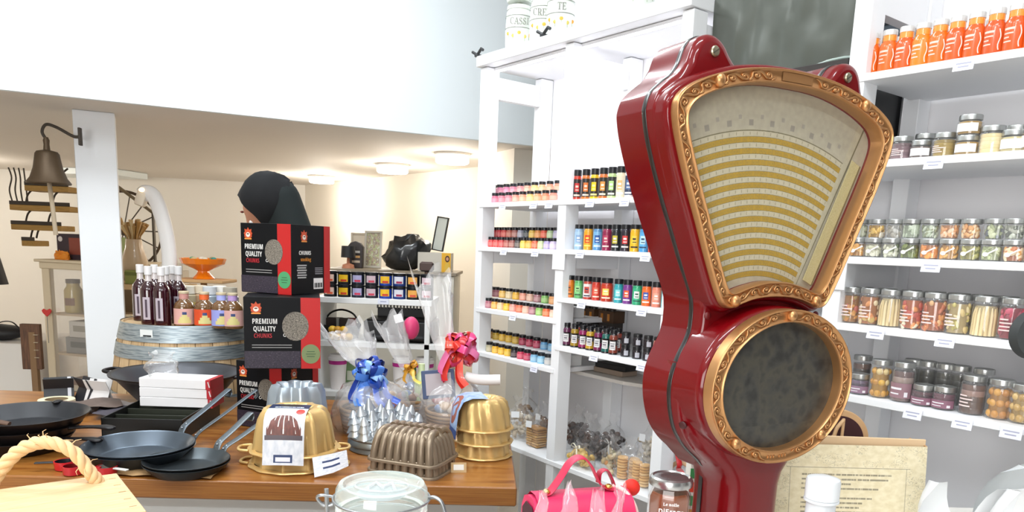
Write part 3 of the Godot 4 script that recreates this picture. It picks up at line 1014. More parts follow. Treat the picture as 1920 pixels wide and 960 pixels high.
func shelf_goods() -> void:
	var names := {"p": "pale", "d": "dark"}
	# ---- end bay: two tiers of tiny jars on each of four shelves
	var rows := [
		{"h": 0, "front": [918, 1038, 318, 365], "back": [927, 1046, 305, 350], "fc": ["d8788c", "d4708a", "d07888", "d8808c", "ee9a86", "f0a080", "f2c97a", "f0a070", "ee8a66", "f08c78"], "bc": ["d888a0", "d880a0", "d47898", "d07c90", "e89090", "e8a088", "f2c880", "f0b080", "ee9878", "ec8c70"]},
		{"h": 1, "front": [903, 1038, 455, 458], "back": [917, 1044, 430, 436], "fc": ["c84858", "d04050", "e04848", "e04c48", "d85050", "b05850", "a06058", "504848", "e8c850", "f0b048", "e86848", "c8d8a0", "b8a8d8", "d0c0e0"], "bc": ["c06070", "d05058", "d84850", "d85850", "c06858", "b07068", "a8a8b8", "404850", "e8c058", "e89850", "e86048", "b8d0a0", "c0b8d8"]},
		{"h": 2, "front": [906, 1038, 570, 590], "back": [918, 1036, 550, 570], "fc": ["e0a098", "b06878", "f0b050", "f0c898", "f4c030", "f0a090", "e87858", "f0b8a0", "b07080", "90c060", "e87040", "f0c0a8"], "bc": ["e0a898", "a86878", "f0c060", "e8d0a0", "f0b838", "f0a088", "e8b8a0", "b07880", "88c068", "e8a060"]},
		{"h": 3, "front": [907, 1028, 650, 680], "back": [918, 1034, 632, 660], "fc": ["e0a868", "b8b090", "f0b830", "f4bc30", "f4c030", "383038", "d84060", "c83858", "88c0e0", "90c8e8", "b8b8b8"], "bc": ["e0b060", "e8c040", "f0c040", "e8b838", "d8b040", "b03050", "c03858", "c84060", "70b0e0", "80b8e0"]},
	]
	var shelfword := ["top", "second", "third", "fourth"]
	for k in 4:
		var R: Dictionary = rows[k]
		var h: float = BAYS[0][R.h]
		for tier in 2:
			var lim: Array = R.front if tier == 0 else R.back
			var cs: Array = R.fc if tier == 0 else R.bc
			var inset := 0.045 if tier == 0 else 0.125
			var a := sh(lim[0], lim[2], inset).x
			var b := sh(lim[1], lim[3], inset).x
			for i in cs.size():
				var p := sp(lerpf(a, b, float(i) / (cs.size() - 1)), h + (0.0 if tier == 0 else 0.046), inset)
				small_jar(p, cs[i], "%s black-lidded spice jar, %s from the end post, %s tier, %s shelf" % [huename(cs[i]), ORD[i], ["front", "raised back"][tier], shelfword[k]], "small spice jars in the end bay", 0.0165 if k < 2 else 0.0175)
		solo("riser_step", M().box(Vector3(0.53, 0.0455, 0.09), Vector3(0, 0.02275, 0), 0.002), mat("eceded", 0.5), "low white riser under the back tier, %s shelf of the end bay" % shelfword[k], "riser", sp(-0.375, h, 0.125), shelf_yaw, "riser steps")
	# ---- bay beside the scale
	var m1 := [["c8361f", "1d1a1c", "c03030", "e8d0c0"], ["d0702a", "1d1a1c", "d07030", "e8d0c0"], ["e8c020", "1f1d18", "f0c818", "f8e890"], ["d87030", "26201c", "e09040", "e8d8c0"], ["b8d090", "222420", "a8cc80", "e8f0d8"], ["e8d8b8", "ded0b4", "d8b070", "ffffff"], ["d8dce0", "26304a", "506890", "d8dce8"], ["e07828", "2a2020", "e08030", "f0e0c0"], ["c04030", "1d1a1c", "a04030", "e0d0c0"]]
	for i in m1.size():
		var q := sh(1081.5 + i * 16.3, 365, 0.05)
		var p := sp(q.x, 1.74, 0.05)
		tall_jar(p, m1[i], "%s seasoning jar with tall black cap, %s from the middle post, top shelf" % [huename(m1[i][2]), ORD[i]], "tall seasoning jars on the top shelf beside the scale", 0.0166, 0.116, 0.023, 0)
	var m2 := [["e8b040", "f0bc38", "f4d080", "d09020"], ["98b8d8", "a8c8e4", "88a8d0", "e8f0f8"], ["e8a830", "f0a020", "d84018", "f8e060"], ["5890c0", "78b0d8", "2858a0", "d8e8f0"], ["982850", "901f48", "b84060", "f0d0c8"], ["202428", "1e2226", "c0b030", "d8d8d8"], ["282030", "221c28", "c83838", "e8e0e0"], ["f0b020", "f4b418", "f8c840", "2a241c"], ["4898d0", "58a8dc", "b8dce8", "284868"], ["c84028", "d04428", "e07040", "f8e0c0"], ["40806c", "388068", "80b090", "f0f0e0"]]
	for i in m2.size():
		var q := sh(1067 + i * 17.5, 465, 0.05)
		var p := sp(q.x, 1.55, 0.05)
		tall_jar(p, m2[i], "%s seasoning tube with black cap, %s from the middle post, second shelf" % [huename(m2[i][1]), ORD[i]], "seasoning tubes on the second shelf beside the scale", 0.0175, 0.097, 0.016, 0)
	var m3 := [["e07818", "e88420", "d06810", "5a3818"], ["58a860", "70c078", "a0d890", "2c5030"], ["b84030", "e8e0dc", "c84838", "38344c"], ["c83828", "d04030", "e07058", "f8e8d0"], ["b83018", "c43c20", "f0d060", "f8f0d0"], ["30a0a8", "38a8b0", "90d8d8", "f0f0e8"], ["783088", "7c3888", "f05a28", "f8f0e8"], ["28a070", "38b080", "e8f0e8", "205848"], ["e86820", "ec7030", "3858a8", "f0f0e8"], ["e88068", "f09078", "f8a890", "f8f0e8"], ["50a8b0", "60b0b8", "e87040", "f0f0e8"], ["d8b048", "e0b850", "b05828", "f8f0e0"]]
	for i in m3.size():
		var q := sh([1068, 1084, 1101, 1117, 1137, 1159, 1176, 1194, 1212, 1231, 1249, 1267][i], 560, 0.05)
		var p := sp(q.x, 1.36, 0.05)
		tall_jar(p, m3[i], "%s dip jar with black cap, %s from the middle post, third shelf" % [huename(m3[i][1]), ORD[i]], "bright dip jars on the third shelf beside the scale", 0.0225 if i == 4 else 0.0170, 0.088, 0.018, 0)
	var m4 := ["5c2048", "a08020", "8c1858", "c09828", "741a4c", "186058", "803828"]
	for i in m4.size():
		var q := sh([1062, 1077, 1092, 1106, 1121, 1136, 1150][i], 648, 0.035)
		sauce_bottle(sp(q.x, 1.166, 0.035), m4[i], "black-capped sauce bottle with tilted white label, %s contents, %s from the middle post" % [huename(m4[i]), ORD[i]], "sauce bottles on the fourth shelf")
		var q2 := sh([1070, 1085, 1100, 1115, 1130, 1145, 1160][i], 630, 0.10)
		sauce_bottle(sp(q2.x, 1.166, 0.10), ["803028", "b03828", "a04828", "c0a040", "a04030", "386048", "903828"][i], "%s sauce bottle in the second row, %s from the middle post, fourth shelf" % [huename(["803028", "b03828", "a04828", "c0a040", "a04030", "386048", "903828"][i]), ORD[i]], "second row of sauce bottles on the fourth shelf")
	for c in 4:
		for lay in 2:
			var q := sh([1172, 1194, 1214, 1233][c], 665, 0.04)
			small_dark(sp(q.x, 1.166 + lay * 0.0455, 0.04), "dark spread jar with white tilted label, %s column from the sauce bottles, %s of two" % [ORD[c], ["lower", "upper"][lay]], "stacked dark spread jars", c == 3 and lay == 1)
	# flat trays of jars behind, on low rear ledges
	for k in 2:
		var q := sh([1098, 1150][k], 590, 0.30)
		var o := thing("honey_tray", "%s tray of amber honey jars at the back under the dip jars" % ["long", "short"][k], "tray", sp(q.x, 1.166, 0.29), shelf_yaw, "trays of amber jars")
		var w: float = [0.20, 0.09][k]
		part(o, "carton", M().box(Vector3(w, 0.05, 0.07), Vector3(0, 0.11, 0), 0.002), mat("4a3018", 0.6))
		part(o, "stand", M().box(Vector3(w * 0.9, 0.085, 0.06), Vector3(0, 0.0425, 0)), mat("3a3430", 0.7))
		for i in int(w / 0.04):
			part(o, "jar_front", M().patch(0.016, 0, 0.03, -1.3, 1.3, 6), mat(["a8681c", "b87420", "98601c"][i % 3], 0.3, 0.0, 0.5), Vector3(-w / 2 + 0.022 + i * 0.039, 0.093, 0.021))
			part(o, "lid", lid_mesh(0.016, 0.01), mat("2a2018", 0.4), Vector3(-w / 2 + 0.022 + i * 0.039, 0.134, 0.012))
	var led := solo("rear_ledge", M().slab(PackedVector2Array([Vector2(-0.22, 0), Vector2(0.24, 0), Vector2(0.24, -0.10), Vector2(0.2, -0.17), Vector2(0.1, -0.2), Vector2(-0.22, -0.2)]), 0, 0.014, 0.002, false), mat("d9d4cd", 0.5), "small grey ledge low at the back beside the middle post", "shelf", sp(0.05, 1.03, 0.355) + Vector3(0, 0, 0))
	led.rotation = Vector3(-PI / 2, shelf_yaw, 0)
	for k in 2:
		solo("flat_tin", M().box(Vector3(0.17, 0.022, 0.09), Vector3(0, 0.011, 0), 0.003), mat(["9a8878", "1d1c1e"][k], 0.5), ["beige flat box on the low rear ledge", "black flat box on top of the beige flat box"][k], "box", sp(0.0 + 0.01 * k, 1.0445 + k * 0.0225, 0.26), shelf_yaw + 0.05 * k)
	# ---- bay with the orange bottles
	var ob := [1632, 1664, 1695, 1726, 1758, 1790, 1825, 1862, 1900, 1940]
	for i in ob.size():
		var q := sh(ob[i], 120 - i * 4, 0.045)
		orange_bottle(sp(q.x, 2.033, 0.045), ["e66a1e", "e66c20", "e05c1a", "ee8420", "e8701c", "dc5a1a", "de5c1c", "d45620", "dc581a", "e06420"][i], "bright orange sauce bottle with white print, %s from the post beside the scale, uppermost shelf" % ORD[i], "orange bottles on the uppermost shelf")
	for i in 3:
		var q := sh([1690, 1861, 1775][i], 70, 0.125)
		orange_bottle(sp(q.x, 2.033, 0.125), "e0661c", "orange sauce bottle in the second row, %s from the post, seen between front bottles" % ORD[i], "second row of orange bottles")
	var r2 := [[1662, 0.045, 0.024, 0.048, "chunks", ["c8a090", "b89080"], "", "partly hidden jar"], [1694, 0.045, 0.0275, 0.060, "layer", ["74545a", "86646a", "64464a"], "lines", "mauve spread jar"], [1730, 0.04, 0.026, 0.046, "layer", ["5a4038", "6a4c40"], "white", "squat jar with white label and brown contents"], [1773, 0.045, 0.0275, 0.060, "layer", ["a08428", "b09434", "8a7020"], "lines", "olive yellow spread jar"], [1816, 0.04, 0.0275, 0.048, "layer", ["b08830", "8a6c28"], "white", "lower white-labelled jar of a stacked pair"], [1861, 0.045, 0.0285, 0.066, "layer", ["ead8a8", "e4cf98"], "", "cream coloured jar"], [1902, 0.04, 0.0275, 0.052, "layer", ["e0d0a0", "d8c890"], "white", "white-labelled jar with cream contents"], [1940, 0.045, 0.0275, 0.06, "layer", ["c0a060", "b09050"], "white", "white-labelled jar at the far side"]]
	for e in r2:
		var q := sh(e[0], 260, e[1])
		preserve("spread_jar", sp(q.x, 1.81, e[1]), e[2], e[3], 0.013, e[4], e[5], "%s with silver lid, under the orange bottles" % e[7], "spread jars under the orange bottles", e[6])
	var qs := sh(1830, 200, 0.04)
	preserve("spread_jar", sp(sh(1816, 260, 0.04).x, 1.858, 0.04), 0.0275, 0.048, 0.013, "layer", ["b08830", "8a6c28"], "white-labelled jar standing on top of another jar, highest in its row", "spread jars under the orange bottles", "white")
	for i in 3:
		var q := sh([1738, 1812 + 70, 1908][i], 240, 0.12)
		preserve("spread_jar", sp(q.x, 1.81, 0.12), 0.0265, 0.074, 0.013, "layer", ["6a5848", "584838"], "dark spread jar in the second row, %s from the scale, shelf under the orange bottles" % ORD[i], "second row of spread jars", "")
	var r3f := [[1582, ["d8a040", "e0b050"], "yellow"], [1607, ["e09a30", "ecb04c", "e8a838"], "amber"], [1638, ["d8d4b8", "e4e0c8", "ccc8a8"], "pale cream"], [1671, ["d4d2b8", "5a6a30", "dcdac0"], "white and green"], [1706, ["6a7a1c", "7c8a28", "56661a"], "green"], [1743, ["e88a20", "f09c30", "d87818"], "orange"], [1780, ["e0a040", "ecb458", "d89030"], "golden"], [1820, ["a8a048", "b8b060", "6a6a28"], "olive"], [1860, ["c4cc98", "d0d6a8", "8a9460"], "pale green"], [1901, ["c86a20", "e0a040", "f0d8b0"], "rust and white"], [1942, ["e09a30", "ecb04c"], "amber"]]
	for i in r3f.size():
		var q := sh(r3f[i][0], 470, 0.045)
		preserve("antipasto_jar", sp(q.x, 1.56, 0.045), 0.0265, 0.052, 0.012, "chunks", r3f[i][1], "square jar of %s antipasto with ladle print, %s from the scale, front tier" % [r3f[i][2], ORD[i]], "front tier of square antipasto jars", "ladle", true)
	var r3b := [[1613, ["c4cca8", "d0d4b4"], "pale green"], [1645, ["e8b038", "f0c050", "e8dcc0"], "yellow"], [1678, ["c8c4bc", "d4d0c8", "a09888"], "grey white"], [1710, ["c0ccb0", "ccd6bc"], "pale green"], [1745, ["bcc8ac", "ccd4bc", "8a9068"], "grey green"], [1781, ["e09450", "e8a868", "f0c8a0"], "orange"], [1821, ["d88a38", "e0a058", "e8c898"], "amber"], [1865, ["98a070", "48505c", "c8cca0"], "blue green"], [1903, ["c0c4b0", "a8a898", "505448"], "grey"], [1944, ["c0c4b0", "a8a898"], "pale grey"]]
	for i in r3b.size():
		var q := sh(r3b[i][0], 430, 0.12)
		preserve("antipasto_jar", sp(q.x, 1.613, 0.12), 0.0270, 0.052, 0.012, "chunks", r3b[i][1], "square jar of %s antipasto, %s from the scale, raised back tier" % [r3b[i][2], ORD[i]], "raised back tier of square antipasto jars", "", true)
	solo("riser_step", M().box(Vector3(0.50, 0.0525, 0.10), Vector3(0, 0.02625, 0), 0.002), mat("d5d3d4", 0.5), "low riser step under the back tier of square antipasto jars", "riser", sp(1.36, 1.56, 0.12), shelf_yaw)
	var r4 := [[1592, "chunks", ["c8801c", "b0402a", "d8963c", "a07a20"], "lines", "mixed pepper", 0.029], [1627, "chunks", ["d88030", "e8d0a0", "c8a048", "e09048"], "lines", "orange and white vegetable", 0.029], [1665, "spears", ["e6cf98", "dcc48a", "ecd8a8"], "", "white asparagus", 0.029], [1706, "chunks", ["d86820", "b83820", "e8e0c0", "e08838"], "lines", "carrot and pepper", 0.0295], [1748, "chunks", ["c86418", "d88838", "e0a868", "b8501c"], "lines", "orange carrot cube", 0.0295], [1792, "chunks", ["d8bc78", "c0b050", "e4d098", "a89838"], "lines", "yellow cauliflower", 0.0295], [1842, "spears", ["ecd49a", "e0c68c", "f0dcaa"], "", "pale asparagus", 0.0295], [1893, "chunks", ["b01838", "c42848", "901030", "d04868"], "lines", "crimson beetroot", 0.0295], [1945, "chunks", ["b01838", "c42848", "901030"], "lines", "dark red beetroot", 0.0295]]
	for i in r4.size():
		var q := sh(r4[i][0], 605 + i * 4, 0.045)
		preserve("pickle_jar", sp(q.x, 1.379, 0.045), r4[i][5], 0.099, 0.014, r4[i][1], r4[i][2], "tall jar of %s pickles, %s from the scale, shelf of tall jars" % [r4[i][4], ORD[i]], "tall pickle jars", r4[i][3])
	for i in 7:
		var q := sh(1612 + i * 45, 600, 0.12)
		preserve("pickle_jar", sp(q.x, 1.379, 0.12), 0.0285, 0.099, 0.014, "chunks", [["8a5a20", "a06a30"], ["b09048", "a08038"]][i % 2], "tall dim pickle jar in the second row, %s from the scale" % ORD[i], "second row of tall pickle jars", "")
	var r5 := [[1610, 0.040, 0.0265, 0.058, "layer", ["5a4860", "6a5670", "4c3c52"], "band", "squat purple spread jar"], [1648, 0.045, 0.0275, 0.104, "balls", ["d89c18", "e8b428", "c88a14", "ead090"], "", "tall jar of yellow round peppers"], [1691, 0.045, 0.0280, 0.106, "layer", ["644a48", "765a56", "a08a80"], "band", "tall jar of mauve layered spread"], [1732, 0.040, 0.0275, 0.056, "layer", ["4a2030", "582c3a", "3e1a28"], "band", "short plum jar, nearer the scale of two"], [1772, 0.040, 0.0275, 0.060, "layer", ["54283a", "642f44", "48202e"], "band", "short plum jar, farther from the scale of two"], [1825, 0.045, 0.0290, 0.098, "layer", ["64463c", "98786c", "54382e"], "lines", "tall jar of brown and pink layers"], [1877, 0.045, 0.0290, 0.098, "balls", ["c88820", "d89c30", "b87818"], "", "tall jar of golden round fruits"], [1922, 0.045, 0.0290, 0.094, "balls", ["c8a050", "d8b468", "b08838"], "", "jar of pale gold fruits at the end"]]
	for e in r5:
		var q := sh(e[0], 735, e[1])
		preserve("chutney_jar", sp(q.x, 1.186, e[1]), e[2], e[3], 0.014, e[4], e[5], "%s, lowest jar shelf" % e[7], "jars on the lowest shelf", e[6])
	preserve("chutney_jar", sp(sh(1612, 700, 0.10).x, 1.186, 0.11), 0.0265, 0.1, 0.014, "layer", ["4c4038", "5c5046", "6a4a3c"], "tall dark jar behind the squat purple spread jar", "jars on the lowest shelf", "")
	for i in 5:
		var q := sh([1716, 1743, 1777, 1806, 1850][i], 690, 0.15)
		preserve("chutney_jar", sp(q.x, 1.186, 0.14), 0.026, 0.105, 0.014, "layer", ["3a3a34", "46463e", "302e2a"], "dark jar in the second row, %s from the scale, lowest jar shelf" % ORD[i], "dark second row on the lowest shelf", "")
	bottom_bags()
func small_dark(p: Vector3, label: String, group: String, pink := false) -> void:
	var o := thing("spread_jar", label, "jar", p, facing(p, rng.randf_range(-0.3, 0.3)), group)
	part(o, "jar", cached_dark("jar"), mat("c07868" if pink else "1e1a20", 0.25, 0.0, 0.7))
	part(o, "paper_label", cached_dark("label"), mat("e8d8d8" if pink else "b9b8c0", 0.5))
	part(o, "lid", lid_mesh(0.0165, 0.012), mat("1b1a1c", 0.35), Vector3(0, 0.033, 0))
func cached_dark(k: String) -> ArrayMesh:
	if shared.has("dark" + k): return shared["dark" + k]
	if k == "jar": return keep("darkjar", M().lathe([Vector2(0, 0), Vector2(0.0165, 0), Vector2(0.018, 0.002), Vector2(0.018, 0.026), Vector2(0.0155, 0.034)], 18))
	return keep("darklabel", M().patch(0.0184, 0.006, 0.024, -0.55, 0.35, 6))
func huename(c) -> String:
	var q := hexc(c)
	var s := q.s
	var v := q.v
	if v < 0.25: return "black"
	if s < 0.13: return "white" if v > 0.8 else ("pale grey" if v > 0.6 else "grey")
	var h := q.h * 360.0
	var w := "red"
	if h < 12 or h >= 345: w = "red" if s > 0.6 else "rose"
	elif h < 26: w = "orange red" if s > 0.6 else "salmon"
	elif h < 38: w = "orange" if s > 0.55 else "peach"
	elif h < 50: w = "amber" if s > 0.55 else "cream"
	elif h < 64: w = "yellow"
	elif h < 150: w = "green"
	elif h < 195: w = "teal"
	elif h < 255: w = "blue"
	elif h < 300: w = "violet"
	else: w = "magenta" if s > 0.55 else "pink"
	return ("dark " + w) if v < 0.5 else (("pale " + w) if s < 0.28 else w)

# ---------------------------------------------------------------- film bags
func film(w: float, h: float, d: float, sd: int, neck := 0.35, flare := 0.55) -> MB:     # a filled cellophane bag: pillow, gathered neck, open frill
	var f := noise(sd, 1.0, 2)
	var P := []
	var rows := 13
	for i in rows + 1:
		var t := float(i) / rows
		var k := 1.0
		if t < 0.12: k = 0.86 + 0.14 * t / 0.12
		elif t > 0.55: k = lerpf(1.0, neck, smoothstep(0.55, 0.8, t))
		if t > 0.82: k = lerpf(neck, flare, (t - 0.82) / 0.18)
		var row := PackedVector3Array()
		for j in 22:
			var a := TAU * j / 22
			var q := Vector3(signf(sin(a)) * pow(absf(sin(a)), 0.6) * w * 0.5 * k, t * h, signf(cos(a)) * pow(absf(cos(a)), 0.6) * d * 0.5 * (k if t < 0.8 else k * 0.5))
			var nz := f.get_noise_3d(q.x * 42, q.y * 34, q.z * 42)
			row.append(q * Vector3(1, 1, 1) + Vector3(q.x, 0, q.z).normalized() * nz * 0.016 + Vector3(0, (0.018 * f.get_noise_2d(j * 9.0, 3.0)) if i == rows else 0.0, 0))
		P.append(row)
	return M().grid(P, true)
func bottom_bags() -> void:
	var cl := pane(0.06, 0.10)
	var e := [
		# px, base h inset, w, h, d, kind, label
		[972, 0.10, 0.12, 0.20, 0.09, "wrap", "cellophane bag of pale biscuits leaning nearest the end post"],
		[985, 0.22, 0.13, 0.21, 0.09, "nuts", "cellophane bag of brown nuts behind the pale biscuits"],
		[1005, 0.09, 0.09, 0.17, 0.08, "stack", "cellophane bag of stacked square crackers beside the middle post"],
		[1022, 0.20, 0.10, 0.18, 0.08, "dark", "cellophane bag of dark bread behind the stacked crackers"],
		[1083, 0.20, 0.11, 0.20, 0.09, "choc", "bag of chocolate pieces, next to the middle post"],
		[1103, 0.17, 0.10, 0.19, 0.09, "choc", "bag of chocolate pieces, second from the middle post"],
		[1128, 0.18, 0.10, 0.18, 0.09, "choc", "bag of chocolate pieces, third from the middle post"],
		[1148, 0.22, 0.09, 0.2, 0.08, "choc", "bag of chocolate pieces, fourth, beside the rear post"],
		[1090, 0.05, 0.14, 0.10, 0.08, "grain", "low bag of yellow grain with a cream ribbon in front of the chocolate"],
		[1150, 0.10, 0.10, 0.15, 0.07, "mix", "bag of seeds tied with a grey ribbon behind the pink handbag"],
		[1180, 0.09, 0.10, 0.17, 0.08, "biscuit", "bag of round golden biscuits behind the pink handbag"],
		[1205, 0.08, 0.09, 0.16, 0.08, "biscuit", "bag of pale round biscuits next to the amber jar"],
		[1225, 0.24, 0.13, 0.24, 0.1, "wrap", "tall clear bag with a white tag behind the biscuits"],
	]
	for k in e.size():
		var v = e[k]
		var s := sh(v[0], 850, v[1]).x
		var p := sp(s, 0.684, v[1])
		var o := thing("biscuit_bag", v[6], "bag", p, shelf_yaw + rng.randf_range(-0.3, 0.5), "cellophane bags on the bottom shelf")
		var g := RandomNumberGenerator.new()
		g.seed = 300 + k
		var w: float = v[2]
		var h: float = v[3]
		var d: float = v[4]
		if v[5] in ["stack", "biscuit"]:
			for c in 2:
				for i in int(h * 0.55 / 0.011):
					var col: String = ["c99a5a", "b98646", "d4a868"][g.randi() % 3] if v[5] == "stack" else ["e0b070", "d8a462", "e6bd84"][g.randi() % 3]
					var m: MB
					if v[5] == "stack": m = M().box(Vector3(w * 0.42, 0.0085, d * 0.7), Vector3.ZERO, 0.002)
					else: m = cyl(w * 0.21, -0.0045, 0.0045, 12, 0.002)
					part(o, "biscuit", m, mat(col, 0.8), Vector3((c - 0.5) * w * 0.46, 0.008 + i * 0.0108, 0.004 * g.randf()), Vector3(0, g.randf_range(-0.15, 0.15), g.randf_range(-0.06, 0.06)))
		else:
			var b := M()
			var pal: Array = {"wrap": ["d8ccb8", "c8b498", "e4dccc"], "nuts": ["a8845c", "8a6844", "c8ac84"], "dark": ["6a4a34", "4a3426", "8a6a50"], "choc": ["2e1a12", "3c2218", "24130d", "4a2c1e"], "grain": ["d0a84c", "c09838", "dcb860"], "mix": ["b8a078", "d08838", "8a8058", "c8b894"]}[v[5]]
			var n := 84 if v[5] == "choc" else 46
			for i in n:
				b.paint(hexc(pal[g.randi() % pal.size()]))
				b.xf = Transform3D(Basis(Vector3(g.randf(), g.randf(), g.randf() + 0.01).normalized(), g.randf() * 6.0), Vector3(g.randf_range(-0.4, 0.4) * w, g.randf_range(0.012, h * 0.58), g.randf_range(-0.36, 0.36) * d))
				b.ball(Vector3(0.014, 0.010, 0.012) * g.randf_range(0.7, 1.25), Vector3.ZERO, 4, 6)
			b.xf = Transform3D()
			var fo := part(o, "contents", b, painted(0.5, 0.25))
			fo.set_meta("kind", "stuff")
		part(o, "film", film(w, h, d, 50 + k), cl)
		if k in [0, 2, 3, 12]:
			part(o, "white_tag", M().box(Vector3(0.04, 0.028, 0.001)), mat("eef0f2", 0.5), Vector3(0, h * 0.62, d * 0.5 + 0.008), Vector3(-0.15, 0, 0.1))
		if k in [8, 9]:
			var rb := M()
			for q in [-1.0, 1.0]:
				rb.tube(spline([Vector3(0, 0, 0), Vector3(q * 0.02, 0.015, 0.004), Vector3(q * 0.028, 0.004, 0.008), Vector3(0, 0, 0.003)], 5), 0.0035, 5, true, 0.3)
				rb.tube(spline([Vector3(0, 0, 0), Vector3(q * 0.012, -0.025, 0.008), Vector3(q * 0.02, -0.055, 0.004)], 5), 0.0035, 5, true, 0.3)
			part(o, "ribbon_bow", rb, mat(["e6dfc8", "aaa6a2"][k - 8], 0.5), Vector3(0, h * 0.8, d * 0.3))

# ---------------------------------------------------------------- pans and tins on the table
func skillet(o: Node3D, r: float, h: float, m: Material, inner: Material) -> void:
	part(o, "pan", M().lathe([Vector2(0, 0), Vector2(r * 0.74, 0), Vector2(r * 0.78, 0.003), Vector2(r * 0.985, h - 0.003), Vector2(r, h), Vector2(r * 0.985, h + 0.0012)], 48), m)
	part(o, "pan_inside", M().lathe([Vector2(r * 0.985, h + 0.0012), Vector2(r * 0.955, h - 0.002), Vector2(r * 0.76, 0.006), Vector2(r * 0.70, 0.0035), Vector2(0, 0.003)], 48), inner)
func strap(o: Node3D, a: Vector3, b: Vector3, m: Material) -> void:     # a flat iron handle, rising from the wall, with a hooked end
	var d := (b - a)
	var path := [a, a + d * 0.05 + Vector3(0, 0.012, 0), a + d * 0.15 + Vector3(0, 0.016, 0), a + d * 0.5 + Vector3(0, 0.008, 0), b, b + d.normalized() * 0.012 + Vector3(0, -0.004, 0), b + d.normalized() * 0.014 + Vector3(0, -0.018, 0), b + d.normalized() * 0.004 + Vector3(0, -0.022, 0)]
	part(o, "handle", M().tube(spline(path, 4), 0.0125, 10, true, 0.22, Vector3.UP), m)
	var q := a + d * 0.04 + Vector3(0, 0.014, 0)
	for s in [0.0, 0.09]:
		part(o, "rivet", M().ball(Vector3(0.004, 0.003, 0.004), q + d * s + Vector3(0, 0.003, 0), 4, 8), mat("9aa0a6", 0.35, 0.9))
func flutes(n: int, deep: float, sharp: float) -> Variant:
	return func(t: float, _y: float) -> float: return 1.0 - deep * pow(absf(sin(t * n / 2.0)), sharp)
func table_goods() -> void:
	var iron := mat("1d1a1b", 0.38, 0.35)
	var ironin := mat("26272b", 0.45, 0.3)
	var steel := mat("3c434b", 0.36, 0.75)
	var steelin := mat("59626c", 0.34, 0.8)
	bump(iron, 4, 0.08, 0.02, 128, 8.0)
	# stack of three cast iron skillets at the near end
	var c := on(45, 842, 0.9)
	for k in 3:
		var r: float = [0.150, 0.158, 0.168][k]
		var o := thing("iron_skillet", "black cast iron skillet, %s of the stack of three behind the rope handle" % ["bottom", "middle", "top"][k], "pan", c + Vector3(0.01 * k - 0.015, 0.030 * k + 0.0005, -0.01 * k), 0.0, "stacked iron skillets")
		skillet(o, r, 0.046, iron, ironin)
		var a := deg_to_rad([24.0, 12.0, 172.0][k])
		var d := Vector3(cos(a), 0, sin(a) * 0.4).normalized()
		part(o, "handle", M().tube(spline([d * r * 0.95 + Vector3(0, 0.042, 0), d * (r + 0.03) + Vector3(0, 0.046, 0), d * (r + 0.09) + Vector3(0, 0.05, 0), d * (r + 0.13) + Vector3(0, 0.048, 0)], 5), [0.016, 0.015, 0.0135, 0.012, 0.011, 0.0105, 0.0105, 0.0105, 0.011, 0.012, 0.0135, 0.015, 0.0155, 0.0155, 0.014, 0.008], 10, true, 0.45, Vector3.UP), iron)
		part(o, "pour_lip", M().ball(Vector3(0.014, 0.006, 0.022), Vector3(-d.z, 0, d.x) * r * 0.985 + Vector3(0, 0.046, 0), 5, 8), iron)
	var lp := c + Vector3(-0.03, 0.109, 0.12)
	solo("leather_grip", M().tube(spline([Vector3(-0.09, 0, 0), Vector3(-0.03, 0.008, 0.004), Vector3(0.03, 0.004, 0), Vector3(0.07, -0.004, -0.006)], 5), 0.012, 8, true, 0.6), mat("5a4030", 0.7), "brown leather grip lying over the rim of the stacked skillets", "grip", lp)
	# the deep pan at the back
	var wk := at(336, 760, 2.90)
	wk.y = 0.9
	var w := thing("deep_pan", "large black flared deep pan, standing behind the white flat boxes", "pan", Vector3(wk.x, 0.9003, -2.90))
	part(w, "pan", M().lathe([Vector2(0, 0), Vector2(0.125, 0), Vector2(0.14, 0.006), Vector2(0.22, 0.1), Vector2(0.245, 0.114), Vector2(0.246, 0.12), Vector2(0.232, 0.118)], 48), iron)
	part(w, "pan_inside", M().lathe([Vector2(0.232, 0.118), Vector2(0.21, 0.103), Vector2(0.132, 0.012), Vector2(0, 0.008)], 48), mat("4a4b50", 0.35, 0.5))
	for s in [-1.0, 1.0]:
		part(w, "loop_handle", M().tube(spline([Vector3(s * 0.235, 0.112, -0.045), Vector3(s * 0.27, 0.117, -0.03), Vector3(s * 0.276, 0.117, 0.03), Vector3(s * 0.235, 0.112, 0.045)], 5), 0.007, 8), iron)
	var wr := film(0.10, 0.08, 0.06, 77, 0.5, 0.9)
	solo("clear_wrapping", wr, pane(0.12, 0.08), "scrap of clear wrapping lying on the rim of the deep pan", "wrapping", Vector3(at(308, 704, 2.56).x, 1.0664, -2.55), 0.4)
	# black divided tray
	var fl := on(190, 783, 0.968)
	var fr := on(341, 788, 0.968)
	var tw := fl.distance_to(fr)
	var ty := atan2(-(fr.z - fl.z), fr.x - fl.x)
	var dirb := on(443, 724, 0.968) - fr
	var td := 0.36
	var tyaw := atan2(-dirb.x, -dirb.z)
	var tray := thing("divided_tray", "long black sheet metal baking tray with cross dividers, next to the boxes", "tray", Vector3((fl.x + fr.x) / 2, 0.9, (fl.z + fr.z) / 2), lerpf(ty, tyaw, 0.75))
	var tm := mat("1b1c1b", 0.42, 0.4)
	var tb := M().box(Vector3(tw, 0.003, td), Vector3(0, 0.0015, -td / 2))
	part(tray, "bottom", tb, tm)
	for s in [-1.0, 1.0]:
		part(tray, "side_wall", M().box(Vector3(0.004, 0.068, td), Vector3(s * (tw / 2 - 0.002), 0.034, -td / 2), 0.001), tm)
